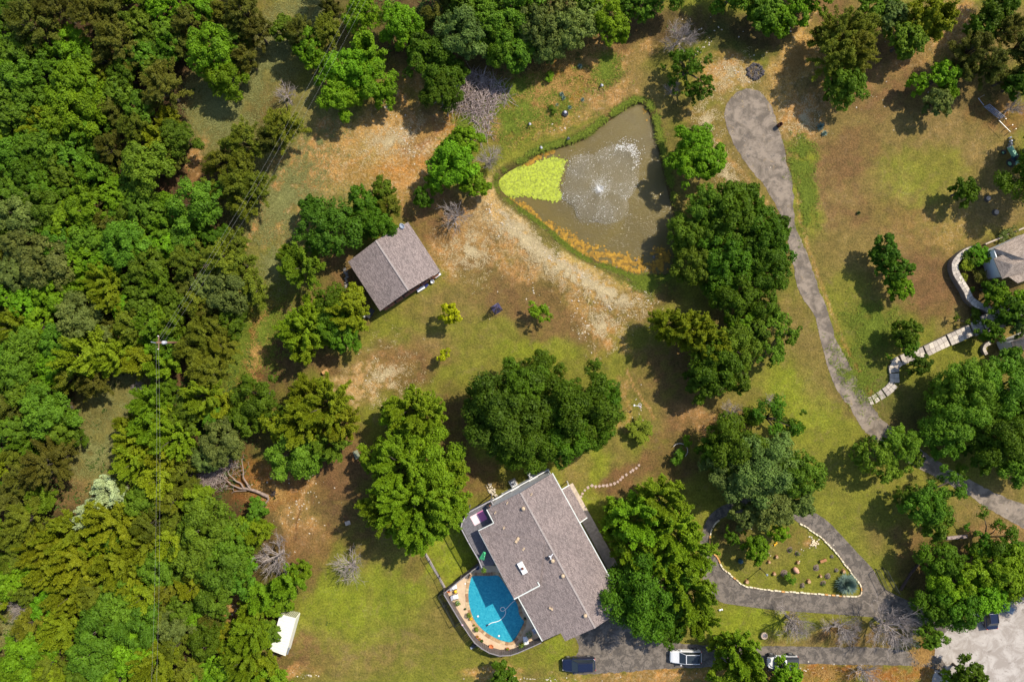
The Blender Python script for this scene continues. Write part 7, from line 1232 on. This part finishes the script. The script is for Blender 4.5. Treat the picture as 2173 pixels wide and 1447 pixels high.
roof_plane('roof', [P(2110, 527, zE), P(2190, 488, zE), P(2230, 520, zT), P(2160, 545, zT-.6)], M_SH2, h2, .14); roof_plane('roof', [P(2110, 527, zE), P(2160, 545, zT-.6), P(2230, 520, zT), P(2230, 570, zE+.6), P(2130, 560, zE+.1)], M_SH2, h2, .14)
roof_plane('roof', [P(2109, 549, zE+.12), P(2127, 592, zE+.12), P(2150, 562, zE+1.1)], M_SH2, h2, .12); roof_plane('roof', [P(2109, 549, zE+.12), P(2150, 562, zE+1.1), P(2210, 540, zE+1.4), P(2200, 520, zE+.9), P(2135, 538, zE+.5)], M_SH2, h2, .12); roof_plane('roof', [P(2127, 592, zE+.12), P(2230, 556, zE+.2), P(2230, 530, zE+1.4), P(2150, 562, zE+1.1)], M_SH2, h2, .12); roof_plane('roof', [P(2140, 587, zE-.05), P(2160, 601, zE-.05), P(2240, 572, zE-.05), P(2240, 545, zE+.6)], M_SH2, h2, .12)
quadwall(up(P(2112, 532, zE), 0), up(P(2128, 587, zE), 0), zE-.1, 'wall', h2, M_WHITE); quadwall(up(P(2112, 532, zE), 0), up(P(2195, 494, zE), 0), zE-.1, 'wall', h2, M_WHITE); quadwall(up(P(2128, 587, zE), 0), up(P(2235, 550, zE), 0), zE-.1, 'wall', h2, M_WHITE)
tb2 = thing('patio_table', 'white patio table with dark chairs against the neighbouring house wall', 'table', P(2110, 577)); MB().box((0, 0, .72), (1.5, 1.1, .05), 1.1).build('table_top', M_WHITE, tb2, local=True)
for x, y in ((-.4, -.5), (.4, -.5), (-.4, .5), (.4, .5)): MB().bar((x, y, 0), (x, y, .7), .06).build('leg', M_WHITE, tb2, local=True)
MB().prism([p[:2] for p in PP([(2094, 566), (2106, 560), (2124, 588), (2108, 588)])], 0, .12).build('patio_slab', simple('patio', (.55, .56, .62), .8), h2)
h3 = thing('garden_house', 'lower neighbouring building with white walls and tan hipped roof', 'house', P(2160, 735))
roof_plane('roof', [P(2145, 726, 2.9), P(2154, 748, 2.9), P(2185, 735, 4.2), P(2176, 718, 4.2)], M_SH2, h3, .12); roof_plane('roof', [P(2145, 726, 2.9), P(2176, 718, 4.2), P(2240, 700, 4.2), P(2240, 690, 2.9), P(2175, 712, 2.9)], M_SH2, h3, .12); roof_plane('roof', [P(2154, 748, 2.9), P(2240, 720, 2.9), P(2240, 700, 4.2), P(2185, 735, 4.2)], M_SH2, h3, .12)
quadwall(up(P(2146, 727, 2.9), 0), up(P(2155, 747, 2.9), 0), 2.8, 'wall', h3, M_WHITE); quadwall(up(P(2146, 727, 2.9), 0), up(P(2230, 693, 2.9), 0), 2.8, 'wall', h3, M_WHITE); quadwall(up(P(2155, 747, 2.9), 0), up(P(2230, 722, 2.9), 0), 2.8, 'wall', h3, M_WHITE)
MB().prism([p[:2] for p in PP([(2121, 729), (2130, 750), (2150, 745), (2140, 722)])], 0, 1.3).build('white_plinth', M_WHITE, h3)
# planting inside the curved wall
for a in [(2082, 540, 24, 'b', .6), (2062, 552, 18, 'o', .6), (2048, 562, 16, 'y', .5), (2098, 546, 14, 'Y', .8), (2042, 590, 12, 'y', .4), (2061, 614, 8, 'b', .6), (2078, 585, 18, 'C', .5), (2090, 605, 16, 'C', .5), (2062, 640, 10, 'C', .4), (2068, 668, 16, 'g', .4), (2042, 680, 14, 'S', .8), (2130, 500, 12, 'k', .4), (2150, 492, 12, 'k', .4), (1930, 720, 22, 'g', .7)]: tree(*a)

# ================================================================ labels for every tree, by what stands nearest
LM = [('utility pole', 334, 727), ('barn', 835, 565), ('fountain', 1273, 399), ('brush pile', 1010, 205), ('fallen tree', 520, 1030), ('white shed', 600, 1340), ('swimming pool', 1045, 1290), ('house porch', 1225, 1060), ('fire pit', 1602, 153), ('tractor', 2152, 334), ('driveway island', 1660, 1190), ('curved stone wall', 2030, 600), ('gravel lot', 2080, 1380), ('windmill', 1052, 650), ('lily mat', 1130, 385), ('flagstone walk', 1900, 800), ('upper left clearing', 480, 200), ('lower woods clearing', 190, 980), ('lower left glade', 25, 1345), ('top left corner', 0, 0), ('left edge centre', 0, 720), ('off road car', 1660, 1405)]
DIRS = ['right of', 'upper right of', 'above', 'upper left of', 'left of', 'lower left of', 'below', 'lower right of']
ORD = ['nearest', 'second nearest', 'third nearest', 'fourth nearest', 'fifth nearest', 'sixth nearest', 'seventh nearest', 'eighth nearest', 'ninth nearest', 'tenth nearest', 'eleventh nearest', 'twelfth nearest', '13th nearest', '14th nearest', '15th nearest', '16th nearest', '17th nearest', '18th nearest']
buckets = {}
for root, x, y, r, k, auto in ALLTREES:
    if root is None or not auto: continue
    lm = min(LM, key=lambda l: math.hypot(x-l[1], y-l[2])); d = math.hypot(x-lm[1], y-lm[2]); a = int(round(math.degrees(math.atan2(-(y-lm[2]), x-lm[1]))/45)) % 8
    sz = 'large' if r > 48 else ('small' if r < 30 else 'medium'); nm = ('bare dead', 'tree') if k == 'd' else (KW[k][2], KW[k][1] if root['category'] == 'tree' else 'shrub')
    buckets.setdefault((lm[0], a, sz, nm), []).append((d, root))
for (lm, a, sz, nm), v in buckets.items():
    v.sort(key=lambda q: q[0])
    for i, (d, root) in enumerate(v):
        root['label'] = f"{sz} {nm[0]} {nm[1]}" + (f", {ORD[i]} {DIRS[a]} the {lm}" if len(v) > 1 else f" {DIRS[a]} the {lm}")
for root, x, y, r, k, auto in ALLTREES:
    if root is None: continue
    if 'group' not in root.keys() and root.get('category') == 'tree': root['group'] = 'dead bare trees' if k == 'd' else ('cedar trees' if k in 'cC' else ('woodland trees' if x < 640 or y < 140 else 'trees around the lawns'))
